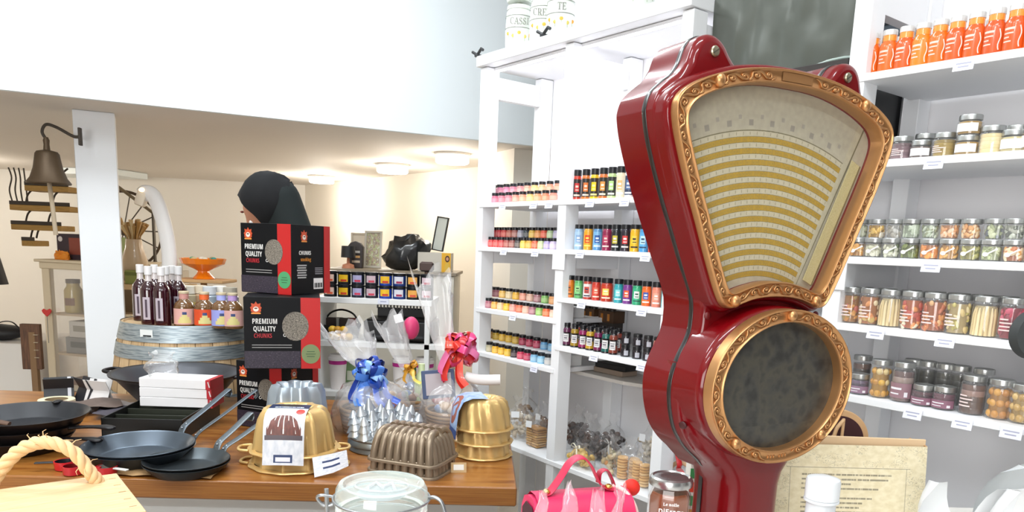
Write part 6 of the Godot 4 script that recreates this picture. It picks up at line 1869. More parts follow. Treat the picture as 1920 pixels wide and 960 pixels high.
# ---------------------------------------------------------------- shelf of tins at the back
func back_shelf() -> void:
	var z := 3.75
	var a := at(590, 556, z)
	var b := at(806, 560, z)
	var c := at(900, 642, z)
	var w := mat("eeeeec", 0.5)
	var o := thing("back_shelf", "low white shelf unit with tins and cups behind the gift baskets", "shelving", Vector3(0, 0, -z), 0.0)
	var top := a.y
	var second := at(720, 643, z).y
	part(o, "shelf_board", M().box(Vector3(b.x - a.x + 0.02, 0.028, 0.36), Vector3((a.x + b.x) / 2, top - 0.014, -0.18), 0.002), w)
	part(o, "shelf_board", M().box(Vector3(c.x - a.x - 0.1, 0.028, 0.36), Vector3((a.x + c.x) / 2 - 0.05, second - 0.014, -0.18), 0.002), w)
	part(o, "shelf_board", M().box(Vector3(c.x - a.x - 0.1, 0.028, 0.36), Vector3((a.x + c.x) / 2 - 0.05, 0.78, -0.18), 0.002), w)
	part(o, "back_panel", M().box(Vector3(c.x - a.x - 0.1, 0.7, 0.02), Vector3((a.x + c.x) / 2 - 0.05, 0.35, -0.35)), mat("d8d4cc", 0.6))
	for x in [a.x + 0.012, b.x - 0.012]:
		part(o, "side_panel", M().box(Vector3(0.024, top - 0.028, 0.36), Vector3(x, (top - 0.028) / 2, -0.18)), w)
	var pt := part(o, "price_tag", M().box(Vector3(0.055, 0.026, 0.0015)), mat("e6e8f4", 0.5), at(719, 561, z) + Vector3(0, -0.012, z + 0.003))
	part(pt, "print_line", M().box(Vector3(0.03, 0.004, 0.0005), Vector3(0, 0, 0.001)), mat("a0a4c0", 0.5))
	var tins := [["e0c0b0", "d85830", "111318"], ["e8b818", "c83820", "15171c"], ["a8a4c8", "c8304c", "1a1d2c"], ["c8b0b8", "c84058", "171a22"], ["e8b828", "c83828", "1c3c9c"], ["d8d8e0", "a0284c", "1a3474"], ["e8a850", "d8503c", "17181d"], ["d8c0c8", "b82848", "15161c"]]
	for i in 8:
		for l in 2:
			var p := at(609 + i * 26.6, 545, z - 0.055)
			var t := thing("round_tin", "small black round tin, %s label, %s layer, %s from the cartons" % [["white", "yellow", "lilac", "rose", "yellow and blue", "blue and white", "orange", "pink"][i], ["lower", "upper"][l], ORD[i]], "tin", Vector3(p.x, top + 0.0003 + l * 0.0645, -z - 0.06), 0.0, "black tins on the white back shelf")
			part(t, "tin", cyl(0.0325, 0, 0.050, 22, 0.002), mat(tins[i][2], 0.35))
			part(t, "lid", cyl(0.034, 0.050, 0.064, 22, 0.002), mat("131418", 0.35))
			part(t, "picture_label", M().patch(0.0330, 0.012, 0.047, -0.75, 0.75, 8), mat(tins[i][0], 0.45))
			part(t, "label_mark", M().patch(0.0334, 0.014, 0.024, -0.35, 0.55, 5), mat(tins[i][1], 0.45))
	# things between the boards
	var pr := thing("card_printer", "black office printer with a ridged top on the white shelf's middle board", "printer", Vector3(at(745, 640, z).x, second + 0.0003, -z - 0.17))
	part(pr, "body", M().box(Vector3(0.36, 0.11, 0.26), Vector3(0, 0.055, 0), 0.012), mat("1b1b1d", 0.4))
	part(pr, "rear_slot", M().box(Vector3(0.30, 0.05, 0.02), Vector3(0, 0.13, -0.11), 0.004), mat("242427", 0.4))
	for i in 18:
		part(pr, "ridge", M().box(Vector3(0.008, 0.02, 0.012), Vector3(-0.15 + 0.0176 * i, 0.16, -0.105), 0.002), mat("8a8a88", 0.4))
	part(pr, "front_tray", M().box(Vector3(0.26, 0.012, 0.06), Vector3(0, 0.03, 0.15), 0.003), mat("2a2a2d", 0.4))
	var bk := thing("black_basket", "black wire-handled basket holding dark packets, next to the cartons", "basket", Vector3(at(628, 640, z).x, second + 0.0003, -z - 0.15))
	part(bk, "basket", M().lathe([Vector2(0, 0), Vector2(0.085, 0), Vector2(0.1, 0.07), Vector2(0.096, 0.07), Vector2(0.08, 0.005), Vector2(0, 0.005)], 24), mat("1a1918", 0.5))
	part(bk, "wire_handle", M().tube(spline([Vector3(-0.095, 0.07, 0), Vector3(-0.06, 0.125, 0), Vector3(0, 0.145, 0), Vector3(0.06, 0.125, 0), Vector3(0.095, 0.07, 0)], 6), 0.005, 8), mat("141414", 0.4))
	for i in 4:
		part(bk, "packet", M().box(Vector3(0.05, 0.06, 0.02), Vector3(-0.05 + 0.034 * i, 0.075, 0.02 - 0.02 * (i % 2)), 0.004), mat(["3a2c28", "c8c4b8", "4a4038", "8a3830"][i], 0.5))
	var yc := thing("yellow_pouches", "cluster of yellow wrapped sweets hung before the black basket", "sweets", Vector3(at(636, 640, z - 0.05).x, second + 0.0003, -z - 0.02))
	for i in 7:
		part(yc, "sweet", M().ball(Vector3(0.022, 0.019, 0.02), Vector3(-0.05 + 0.028 * (i % 4), 0.022 + 0.034 * (i / 4), 0.006 * (i % 2)), 6, 10), mat(["e8b428", "f0c040", "d89c30"][i % 3], 0.4))
	# cups and boxes below
	for i in 4:
		var cx: float = [622, 745, 790, 660][i]
		var p := at(cx, 715, z - 0.05)
		if i < 3:
			var cu := thing("paper_cup", "white lidded paper cup with a magenta band, %s from the cartons" % ORD[i], "cup", Vector3(p.x, 0.7945, -z - 0.08), 0.0, "magenta banded cups")
			part(cu, "cup", M().lathe([Vector2(0, 0), Vector2(0.036, 0), Vector2(0.046, 0.15)], 24), mat("ece4e0", 0.5))
			part(cu, "magenta_band", M().lathe([Vector2(0.0455, 0.130), Vector2(0.0468, 0.15)], 24), mat("c02c8c", 0.5))
			part(cu, "lid", M().lathe([Vector2(0.049, 0.15), Vector2(0.049, 0.162), Vector2(0.044, 0.168), Vector2(0.044, 0.18), Vector2(0, 0.18)], 24), mat("efeae6", 0.4))
	for i in 3:
		var p := at([648, 668, 762][i], 715, z)
		var gbx := thing("green_box", "green and white tapering carton between the paper cups, %s from the cartons" % ORD[i], "box", Vector3(p.x, 0.7945, -z - 0.16), 0.1 * i, "green cartons between the cups")
		part(gbx, "carton", M().box(Vector3(0.06, 0.14, 0.05), Vector3(0, 0.07, 0), 0.003), mat(["7a9a68", "b8c4b0", "5ca058"][i], 0.5))
		part(gbx, "pale_panel", M().box(Vector3(0.045, 0.05, 0.001), Vector3(0, 0.06, 0.0256)), mat(["d8dcc8", "c83858", "e0e4d8"][i], 0.5))
	# a cabinet behind with leaning frames, lamp, sack, carton
	var zz := 4.55
	var top2 := at(700, 506, zz).y
	var x0 := at(612, 506, zz).x
	var x1 := at(852, 506, zz).x
	var cb := thing("back_cabinet", "white cabinet behind the tin shelf, carrying frames and a black sack", "cabinet", Vector3(0, 0, -zz))
	part(cb, "body", M().box(Vector3(x1 - x0, top2 - 0.02, 0.5), Vector3((x0 + x1) / 2, (top2 - 0.02) / 2, -0.25), 0.004), mat("d9d2c4", 0.6))
	part(cb, "top", M().box(Vector3(x1 - x0 + 0.03, 0.02, 0.53), Vector3((x0 + x1) / 2, top2 - 0.01, -0.25), 0.003), mat("8a7c68", 0.5))
	var lp := thing("small_lamp", "little table lamp with a square black shade and terracotta foot", "lamp", Vector3(at(653, 506, zz + 0.1).x, top2 + 0.0003, -zz - 0.1))
	part(lp, "shade", M().lathe([Vector2(0.044, 0.065), Vector2(0.04, 0.135), Vector2(0, 0.135)], 20), mat("1b1a1c", 0.6))
	part(lp, "foot", M().lathe([Vector2(0, 0), Vector2(0.038, 0), Vector2(0.034, 0.022), Vector2(0.01, 0.03), Vector2(0.008, 0.066)], 20), mat("b87858", 0.6))
	var bt := thing("dark_packet", "dark rounded coffee packet standing between the small lamp and the picture", "packet", Vector3(at(667, 506, zz + 0.2).x, top2 + 0.0003, -zz - 0.2))
	part(bt, "packet", M().slab(PackedVector2Array([Vector2(-0.045, 0), Vector2(0.045, 0), Vector2(0.05, 0.13), Vector2(0.03, 0.155), Vector2(0, 0.165), Vector2(-0.03, 0.155), Vector2(-0.05, 0.13)]), -0.02, 0.02, 0.006), mat("3a3230", 0.5))
	for i in 3:
		part(bt, "print_stripe", M().box(Vector3(0.05, 0.014, 0.001), Vector3(0.005, 0.04 + 0.03 * i, 0.0205)), mat(["d8c8b0", "e0b070", "c8c4bc"][i], 0.5))
	for i in 3:
		var px: float = [668, 696, 822][i]
		var wv: float = [0.12, 0.115, 0.085][i]
		var hv: float = [0.22, 0.235, 0.21][i]
		var p := at(px, 506, zz + 0.3)
		var yb: float = [top2 + 0.0003, top2 + 0.0003, at(815, 470, zz + 0.2).y][i]
		var fr := thing(["leaning_print", "leaning_print", "tilted_display"][i], ["pale cream framed print leaning behind the coffee packet", "white framed floral print leaning against the back room's wall", "thin dark framed sheet tilted on top of the grey and yellow carton"][i], "frame", Vector3(p.x, yb, -zz - [0.40, 0.34, 0.2][i]), [0.0, -0.1, -0.5][i], "")
		fr.rotation.x = -0.12
		if i == 2: fr.rotation.z = -0.12
		frame_box(fr, "frame_bar", wv, hv, [0.012, 0.014, 0.006][i], 0.014, mat(["d8ccb8", "d6cebe", "2a2c2c"][i], 0.5))
		part(fr, "backing", M().box(Vector3(wv - 0.01, hv - 0.01, 0.004), Vector3(0, hv / 2, -0.003)), [mat("e4d8c4", 0.5), tex(mottle(64, 96, 97, 0.06, 0.06, ["e8e4d0", "b8c488", "d8c0a8", "9a8a78", "e0dcc8"], 3), 0.4), mat("c8cac0", 0.3, 0.0, 0.5)][i])
	var sack := M()
	var f := noise(44, 1.0, 2)
	var S := []
	for i in 13:
		var row := PackedVector3Array()
		var t := PI * i / 12.0 - PI / 2
		for j in 26:
			var a2 := TAU * j / 26
			var e := Vector3(cos(t) * sin(a2), sin(t), cos(t) * cos(a2))
			var r := 1.0 + 0.28 * f.get_noise_3d(e.x * 3.2, e.y * 3.2, e.z * 3.2) + 0.1 * absf(f.get_noise_3d(e.x * 9, e.y * 9, e.z * 9))
			row.append(Vector3(e.x * 0.135 + e.y * 0.03, maxf(0.0, 0.095 + e.y * 0.105), e.z * 0.1) * r)
		S.append(row)
	sack.grid(S, true)
	solo("black_sack", sack, mat("17181a", 0.28, 0.0, 0.6), "shiny crumpled black sack slumped between the floral print and the carton", "sack", Vector3(at(762, 506, zz + 0.12).x, top2 + 0.0003, -zz - 0.16), 0.2)
	var yb2 := thing("photo_carton", "grey and yellow carton with a woman's photo strip beside the black sack", "box", Vector3(at(815, 506, zz + 0.1).x, top2 - 0.0, -zz - 0.16), 0.0)
	part(yb2, "carton", M().box(Vector3(0.20, 0.115, 0.2), Vector3(0, 0.0578, 0), 0.002), mat("c2bbae", 0.5))
	part(yb2, "yellow_side", M().box(Vector3(0.055, 0.1152, 0.002), Vector3(0.073, 0.0578, 0.1006)), mat("e0a818", 0.5))
	part(yb2, "photo_hair", M().slab(oval(0.014, 0.02, 0.08, 18), 0, 0.001), mat("4a2c1c", 0.6), Vector3(0.08, 0, 0.102))
	part(yb2, "photo_face", M().slab(oval(0.008, 0.011, 0.08, 16), 0, 0.001), mat("c89474", 0.6), Vector3(0.08, 0, 0.1033))
	part(yb2, "photo_dress", M().slab(oval(0.015, 0.03, 0.03, 18), 0, 0.001), mat("d8b040", 0.6), Vector3(0.08, 0, 0.102))
	var ml := thing("wooden_mallet", "dark wooden block mallet standing in front of the grey carton", "mallet", Vector3(at(808, 530, zz - 0.5).x, top, -z - 0.1))
	part(ml, "head", M().box(Vector3(0.07, 0.05, 0.05), Vector3(0, 0.165, 0), 0.01), mat("4a3832", 0.6))
	part(ml, "handle", M().tube([Vector3(0, 0, 0), Vector3(0, 0.145, 0)], 0.011, 8), mat("6a5040", 0.6))

# ---------------------------------------------------------------- a person behind the cartons
func capsules(bones: Array, cell: float, soft: float, lo: Vector3, hi: Vector3, pick) -> MB:    # a smooth skin over tapered bones, as surface nets
	var nx := int((hi.x - lo.x) / cell) + 1
	var ny := int((hi.y - lo.y) / cell) + 1
	var nz := int((hi.z - lo.z) / cell) + 1
	var d := PackedFloat32Array()
	d.resize(nx * ny * nz)
	d.fill(1.0)
	for b in bones:
		var a: Vector3 = b[0]
		var e: Vector3 = b[1]
		var m: float = maxf(b[2], b[3]) + soft + cell * 2.0
		var l := (a.min(e) - Vector3.ONE * m - lo) / cell
		var h := (a.max(e) + Vector3.ONE * m - lo) / cell
		var ab := e - a
		var q := maxf(ab.length_squared(), 1e-9)
		for z in range(maxi(0, int(l.z)), mini(nz, int(h.z) + 1)):
			for y in range(maxi(0, int(l.y)), mini(ny, int(h.y) + 1)):
				for x in range(maxi(0, int(l.x)), mini(nx, int(h.x) + 1)):
					var p := lo + Vector3(x, y, z) * cell
					var t := clampf((p - a).dot(ab) / q, 0, 1)
					var v: float = p.distance_to(a + ab * t) - lerpf(b[2], b[3], t)
					var i := (z * ny + y) * nx + x
					var w := d[i]
					var k := clampf(0.5 + 0.5 * (w - v) / soft, 0, 1)
					d[i] = lerpf(w, v, k) - soft * k * (1.0 - k)
	var id := {}
	var o := MB.new()
	for z in nz - 1:
		for y in ny - 1:
			for x in nx - 1:
				var i := (z * ny + y) * nx + x
				var s := 0
				var c := Vector3.ZERO
				var n := 0
				var vals := [d[i], d[i + 1], d[i + nx], d[i + nx + 1], d[i + nx * ny], d[i + nx * ny + 1], d[i + nx * ny + nx], d[i + nx * ny + nx + 1]]
				for k in 8:
					if vals[k] < 0: s |= 1 << k
				if s == 0 or s == 255: continue
				for k in 8:
					for ax in [1, 2, 4]:
						if k & ax: continue
						var k2: int = k | ax
						if (vals[k] < 0) != (vals[k2] < 0):
							var t: float = vals[k] / (vals[k] - vals[k2])
							c += Vector3(k & 1, (k >> 1) & 1, (k >> 2) & 1).lerp(Vector3(k2 & 1, (k2 >> 1) & 1, (k2 >> 2) & 1), t)
							n += 1
				var g := Vector3(vals[1] - vals[0] + vals[3] - vals[2] + vals[5] - vals[4] + vals[7] - vals[6], vals[2] - vals[0] + vals[3] - vals[1] + vals[6] - vals[4] + vals[7] - vals[5], vals[4] - vals[0] + vals[5] - vals[1] + vals[6] - vals[2] + vals[7] - vals[3])
				var p := lo + (Vector3(x, y, z) + c / n) * cell
				o.paint(pick.call(p))
				id[Vector3i(x, y, z)] = o.vert(p, g)
	for key in id:
		var i: int = (key.z * ny + key.y) * nx + key.x
		for ax in 3:
			var step: int = [1, nx, nx * ny][ax]
			if (d[i] < 0) == (d[i + step] < 0): continue
			var u := Vector3i.ZERO
			var v := Vector3i.ZERO
			u[(ax + 1) % 3] = 1
			v[(ax + 2) % 3] = 1
			if id.has(key - u) and id.has(key - v) and id.has(key - u - v):
				o.quad(id[key], id[key - u], id[key - u - v], id[key - v])
	return o
func person() -> void:
	var z := 3.42
	var head := at(499, 383, z)
	var x0 := head.x + 0.165
	solo("step_platform", M().box(Vector3(0.5, 0.1, 0.5), Vector3(0, 0.05, 0), 0.005), mat("8a7558", 0.7), "low wooden step platform under the hooded person", "platform", Vector3(x0 - 0.12, 0, -z))
	var o := thing("person", "person in a black hooded top, head bowed, bending over behind the black cartons", "person", Vector3(x0, 0.1003, -z))
	var hc := head - o.position
	var black := Color("0c0d10")
	var skin := Color("b98468")
	var fd := Vector3(-0.72, -0.69, 0.08).normalized()
	var bones := [
		[Vector3(-0.07, 0.88, 0.0), Vector3(-0.06, 1.10, 0.0), 0.125, 0.12], [Vector3(-0.06, 1.10, 0), Vector3(-0.05, 1.345, 0), 0.12, 0.12],
		[Vector3(0.0, 1.40, -0.16), Vector3(0.0, 1.40, 0.16), 0.064, 0.064], [Vector3(-0.03, 1.39, 0), hc + Vector3(0.06, 0.02, 0), 0.10, 0.092],
		[hc + Vector3(0.02, 0.02, 0), hc + fd * 0.02, 0.088, 0.082], [hc + fd * 0.03, hc + fd * 0.06 + Vector3(0.03, -0.05, 0), 0.07, 0.045],
		[hc + fd * 0.105 + Vector3(0.0, 0.0, 0.0), hc + fd * 0.118 + Vector3(0.012, -0.014, 0), 0.011, 0.014],
	]
	for s in [-1.0, 1.0]:
		bones.append([Vector3(0.0, 1.40, 0.17 * s), Vector3(-0.05, 1.12, 0.215 * s), 0.062, 0.05])
		bones.append([Vector3(-0.05, 1.12, 0.215 * s), Vector3(-0.14, 0.93, 0.19 * s), 0.05, 0.036])
		bones.append([Vector3(-0.145, 0.92, 0.185 * s), Vector3(-0.165, 0.86, 0.175 * s), 0.032, 0.028])
		for f in 4:
			bones.append([Vector3(-0.168, 0.858, (0.145 + 0.019 * f) * s), Vector3(-0.19 , 0.785 + 0.006 * absf(f - 1.5), (0.143 + 0.021 * f) * s), 0.012, 0.009])
		bones.append([Vector3(-0.155, 0.90, 0.165 * s), Vector3(-0.20, 0.865, 0.14 * s), 0.013, 0.010])
		bones.append([Vector3(-0.07, 0.86, 0.085 * s), Vector3(-0.09, 0.46, 0.095 * s), 0.088, 0.062])
		bones.append([Vector3(-0.09, 0.46, 0.095 * s), Vector3(-0.06, 0.09, 0.10 * s), 0.062, 0.045])
		bones.append([Vector3(-0.05, 0.05, 0.10 * s), Vector3(-0.23, 0.038, 0.11 * s), 0.045, 0.036])
	var pick := func(p: Vector3) -> Color:
		if p.distance_to(hc + fd * 0.06) < 0.092 and (p - hc).dot(fd) > 0.03: return skin
		if absf(p.z) > 0.128 and p.x < -0.10 and p.y < 0.945 and p.y > 0.75: return skin
		if p.y < 0.09: return Color("2a2624")
		if p.y < 0.88: return Color("1a1c22")
		return black
	var body := capsules(bones, 0.0155, 0.02, Vector3(-0.50, 0.0, -0.32), Vector3(0.32, hc.y + 0.18, 0.32), pick)
	part(o, "body", body, painted(0.85))
	# hood: a cloth shell round the back of the head, open towards the face
	var ax := fd
	var side := Vector3(0, 0, 1)
	var upv := side.cross(ax).normalized()
	side = ax.cross(upv).normalized()
	var P := []
	for i in 12:
		var t := deg_to_rad(lerpf(4, 126, i / 11.0))
		var row := PackedVector3Array()
		for j in 28:
			var a := TAU * j / 28
			var r := 0.126 + 0.004 * sin(a * 5 + i)
			row.append(hc + Vector3(0.008, 0.014, 0) - ax * cos(t) * r * 1.06 + (side * sin(a) * 0.92 + upv * cos(a)) * sin(t) * r)
		P.append(row)
	part(o, "hood", M().grid(P, true), mat("0b0c0f", 0.95))
	for s in [-1.0, 1.0]:
		part(o, "eye", M().ball(Vector3.ONE * 0.011, hc + fd * 0.098 + side * 0.032 * s + upv * 0.022 , 5, 8), mat("e8e4e0", 0.3))
	part(o, "mouth", M().ball(Vector3(0.006, 0.005, 0.02), hc + fd * 0.102 - upv * 0.045, 5, 8), mat("8a4a44", 0.6))

# ---------------------------------------------------------------- on the sales counter
func front_goods() -> void:
	var C := 1.05
	# wooden gift box with a rope handle
	var h := 1.226
	var br := on(204, 889, h)
	var fr := on(305, 955, h)
	var bl := on(-40, 911, h)
	var dx := (br - bl).normalized()
	var yaw := deg_to_rad(38)
	var o := thing("wooden_box", "pale pine gift box with a thick rope handle, nearest the picture's corner", "box", Vector3(br.x, C + 0.0003, br.z), yaw)
	var bs := Basis(Vector3.UP, yaw)
	var dep := 0.155
	var pine := tex(mottle(256, 128, 101, 0.015, 0.10, ["cba97a", "d6b88c", "d0b082", "dbc299"], 4), 0.6)
	var H := h - C
	var L := 0.42
	dep += 0.02
	var half := dep / 2
	for k in 2:
		part(o, "lid_plank", M().box(Vector3(L, 0.010, half - 0.001), Vector3(-L / 2 + 0.01, H - 0.005, half * (k + 0.5)), 0.0015), pine)
	part(o, "front_side", M().box(Vector3(L - 0.02, H - 0.011, 0.01), Vector3(-L / 2, (H - 0.011) / 2, dep - 0.008), 0.001), pine)
	part(o, "back_side", M().box(Vector3(L - 0.02, H - 0.011, 0.01), Vector3(-L / 2, (H - 0.011) / 2, 0.008), 0.001), pine)
	part(o, "end_side", M().box(Vector3(0.01, H - 0.011, dep - 0.03), Vector3(-0.008, (H - 0.011) / 2, half), 0.001), pine)
	part(o, "end_side", M().box(Vector3(0.01, H - 0.011, dep - 0.03), Vector3(-L + 0.02, (H - 0.011) / 2, half), 0.001), pine)
	for i in 5:
		part(o, "joint_mark", M().box(Vector3(0.008, 0.0006, 0.0016), Vector3(0.0, H + 0.0001, dep * (0.14 + 0.18 * i))), mat("b8986c", 0.8))
	var inv := bs.inverse()
	var rope_pts := []
	for q in [[183, 924, 0.945], [168, 885, 0.94], [140, 850, 0.935], [105, 832, 0.93], [68, 831, 0.925], [32, 848, 0.92], [2, 880, 0.915], [-20, 915, 0.91]]:
		rope_pts.append(inv * (at(q[0], q[1], q[2]) - o.position))
	rope_pts[0].y = H
	rope_pts.insert(0, rope_pts[0] - Vector3(0, 0.012, 0))
	var core := spline(rope_pts, 10)
	var rope := M()
	for s in 3:
		var path := []
		for i in core.size():
			var T: Vector3 = (core[mini(i + 1, core.size() - 1)] - core[maxi(i - 1, 0)]).normalized()
			var N := T.cross(Vector3(0, 0, 1)).normalized()
			var Bn := T.cross(N)
			var a := TAU * s / 3.0 + i * 0.42
			path.append(core[i] + (N * cos(a) + Bn * sin(a)) * 0.0042)
		rope.tube(path, 0.0050, 7)
	var g := RandomNumberGenerator.new()
	g.seed = 5
	for i in 18:
		var k := g.randi_range(4, core.size() - 4)
		var d := Vector3(g.randf_range(-1, 1), g.randf_range(-1, 1), g.randf_range(-1, 1)).normalized()
		rope.tube([core[k] + d * 0.006, core[k] + d * 0.014, core[k] + d * 0.018 + Vector3(0.004, -0.002, 0)], [0.0008, 0.0006, 0.0003], 4)
	part(o, "rope_handle", rope, mat("e0bb8c", 0.85))
	# clip-top glass jar
	var j0 := on(716, 906, 1.283)
	var j := thing("clip_top_jar", "glass clip-top jar of pale contents with a wire bail, lid seen from above", "jar", Vector3(j0.x, C + 0.0003, j0.z), 0.0)
	var jh := 1.283 - C
	var gl := pane(0.14, 0.03, Color(0.92, 0.97, 0.95))
	part(j, "contents", M().lathe([Vector2(0, 0.004), Vector2(0.046, 0.004), Vector2(0.047, 0.02), Vector2(0.047, jh - 0.058), Vector2(0, jh - 0.056)], 40), mat("ded6c8", 0.7))
	part(j, "glass_body", M().lathe([Vector2(0, 0), Vector2(0.048, 0), Vector2(0.0505, 0.006), Vector2(0.0505, jh - 0.065), Vector2(0.045, jh - 0.048), Vector2(0.0455, jh - 0.034)], 48), gl)
	part(j, "rubber_seal", M().lathe([Vector2(0.045, jh - 0.034), Vector2(0.0515, jh - 0.034), Vector2(0.0515, jh - 0.030), Vector2(0.045, jh - 0.030)], 40), mat("d8d6cc", 0.5))
	part(j, "glass_lid", M().lathe([Vector2(0.047, jh - 0.030), Vector2(0.0515, jh - 0.028), Vector2(0.0525, jh - 0.02), Vector2(0.051, jh - 0.006), Vector2(0.0475, jh), Vector2(0.043, jh), Vector2(0.040, jh - 0.004), Vector2(0, jh - 0.0045)], 56), pane(0.28, 0.03, Color(0.9, 0.96, 0.94)))
	var ring := []
	for i in 33: ring.append(Vector3(0.030 * cos(TAU * i / 32), jh - 0.003, 0.021 * sin(TAU * i / 32)))
	part(j, "embossed_oval", M().tube(ring, 0.0012, 6, false), pane(0.3, 0.05, Color(0.85, 0.87, 0.87)))
	for q in [[[-0.014, 0.010], [-0.008, -0.010]], [[-0.008, -0.010], [0.002, 0.006]], [[0.002, 0.006], [0.010, -0.011]], [[0.010, -0.011], [0.016, 0.010]]]:
		part(j, "embossed_stroke", M().tube([Vector3(q[0][0], jh - 0.003, q[0][1]), Vector3(q[1][0], jh - 0.003, q[1][1])], 0.0022, 6), pane(0.35, 0.05, Color(0.92, 0.93, 0.94)))
	part(j, "inner_disc", M().lathe([Vector2(0.028, jh - 0.012), Vector2(0, jh - 0.0118)], 30), mat("8c8f92", 0.4, 0.3))
	var wire := mat("9a9c9e", 0.3, 0.9)
	var band := []
	for i in 41: band.append(Vector3(0.0530 * cos(TAU * i / 40), jh - 0.043, 0.0530 * sin(TAU * i / 40)))
	part(j, "wire_band", M().tube(band, 0.0014, 6, false), wire)
	var lw := []
	for i in 33: lw.append(Vector3(0.0540 * cos(TAU * i / 32), jh - 0.017, 0.0540 * sin(TAU * i / 32)))
	part(j, "lid_wire", M().tube(lw, 0.0014, 6, false), wire)
	part(j, "wire_hinge", M().tube(spline([Vector3(-0.054, jh - 0.017, 0.004), Vector3(-0.066, jh - 0.015, 0.006), Vector3(-0.072, jh - 0.019, 0.004), Vector3(-0.064, jh - 0.028, 0.004), Vector3(-0.054, jh - 0.026, 0.004)], 5), 0.0018, 6), wire)
	part(j, "wire_hinge", M().tube([Vector3(-0.0615, jh - 0.008, 0.004), Vector3(-0.060, jh - 0.07, 0.004)], 0.0026, 8), wire)
	part(j, "wire_clasp", M().tube(spline([Vector3(0.053, jh - 0.015, 0), Vector3(0.062, jh - 0.014, 0.003), Vector3(0.070, jh - 0.022, 0.005), Vector3(0.076, jh - 0.05, 0.006), Vector3(0.074, jh - 0.08, 0.005), Vector3(0.062, jh - 0.085, 0.004), Vector3(0.053, jh - 0.045, 0.002)], 5), 0.0022, 7), wire)
	part(j, "wire_clasp", M().tube([Vector3(0.060, jh - 0.04, 0.005), Vector3(0.063, jh - 0.075, 0.005)], 0.0024, 7), wire)
	part(j, "hinge_knob", M().ball(Vector3(0.008, 0.008, 0.006), Vector3(-0.0615, jh - 0.068, 0.006), 6, 10), wire)
	# pink handbag
	var b0 := on(1085, 925, 1.222)
	var bag := thing("pink_handbag", "small bright pink handbag with looped strap and gold studs", "handbag", Vector3(b0.x, C + 0.0003, b0.z), 0.30)
	var pink := mat("cc2858", 0.5)
	var dpink := mat("a81838", 0.45)
	var bh := 1.222 - C
	var sec := PackedVector2Array([Vector2(-0.032, 0), Vector2(0.032, 0), Vector2(0.036, 0.02), Vector2(0.036, bh - 0.045), Vector2(0.034, bh - 0.022), Vector2(0.024, bh - 0.006), Vector2(0.008, bh), Vector2(-0.012, bh - 0.001), Vector2(-0.027, bh - 0.012), Vector2(-0.035, bh - 0.032), Vector2(-0.036, 0.02)])
	part(bag, "body", M().slab(sec, -0.070, 0.074, 0.006), pink, Vector3.ZERO, Vector3(0, PI / 2, 0))
	part(bag, "side_opening", M().slab(PackedVector2Array([Vector2(-0.024, bh - 0.045), Vector2(0.022, bh - 0.045), Vector2(0.026, bh - 0.026), Vector2(0.014, bh - 0.011), Vector2(-0.010, bh - 0.010), Vector2(-0.024, bh - 0.022)]), 0, 0.0012), mat("3a0c18", 0.7), Vector3(-0.0712, 0, 0), Vector3(0, -PI / 2, 0))
	var flap := []
	for q in [[-0.034, bh - 0.03], [-0.027, bh - 0.008], [-0.012, bh + 0.003], [0.008, bh + 0.004], [0.026, bh - 0.003], [0.038, bh - 0.02], [0.040, bh - 0.05], [0.039, bh - 0.085]]:
		flap.append(PackedVector3Array([Vector3(-0.066, q[1], q[0]), Vector3(0.07, q[1], q[0])]))
	part(bag, "flap", M().grid(flap, false, true), pink)
	var sp1 := spline([Vector3(-0.056, bh + 0.005, 0.006), Vector3(-0.045, bh + 0.006, 0.005), Vector3(-0.030, bh + 0.025, 0.004), Vector3(-0.016, bh + 0.046, 0.003), Vector3(0.0, bh + 0.052, 0.003), Vector3(0.014, bh + 0.040, 0.003), Vector3(0.026, bh + 0.018, 0.003), Vector3(0.036, bh + 0.008, 0.003), Vector3(0.050, bh + 0.005, 0.003)], 6)
	part(bag, "strap", M().tube(sp1, 0.0095, 10, true, 0.16, Vector3.UP), mat("c42448", 0.42))
	part(bag, "strap_loop", M().tube(spline([Vector3(0.030, bh + 0.012, -0.004), Vector3(0.032, bh + 0.026, -0.006), Vector3(0.042, bh + 0.029, -0.006), Vector3(0.050, bh + 0.016, -0.004), Vector3(0.054, bh + 0.004, -0.002)], 6), 0.0085, 10, true, 0.18, Vector3.RIGHT), dpink)
	var goldm := mat("d8b060", 0.25, 0.9)
	for q in [Vector3(-0.050, bh + 0.008, 0.008), Vector3(0.040, bh + 0.010, 0.008)]:
		part(bag, "gold_stud", M().ball(Vector3(0.0052, 0.0036, 0.0052), q, 6, 12), goldm)
	part(bag, "pale_piping", M().tube(spline([Vector3(0.050, bh + 0.008, 0.0), Vector3(0.062, bh + 0.004, 0.012), Vector3(0.074, bh - 0.014, 0.022), Vector3(0.079, bh - 0.04, 0.026), Vector3(0.078, bh - 0.07, 0.026)], 6), 0.0032, 8), mat("e8c4bc", 0.5))
	var rb := on(1186, 916, 1.222)
	solo("red_ball", M().ball(Vector3.ONE * 0.0125, Vector3(0, 0.0, 0), 12, 20), mat("dc2818", 0.7), "small soft red ball standing on a stick behind the pink handbag", "ball", at(1184, 914, 1.06))
	# its stick
	part(get_node("red_ball"), "stick", M().tube([Vector3(0, -0.011, 0), Vector3(0, -(at(1184, 914, 1.06).y - C) + 0.0003, 0)], 0.002, 6), mat("e8e0d0", 0.5))
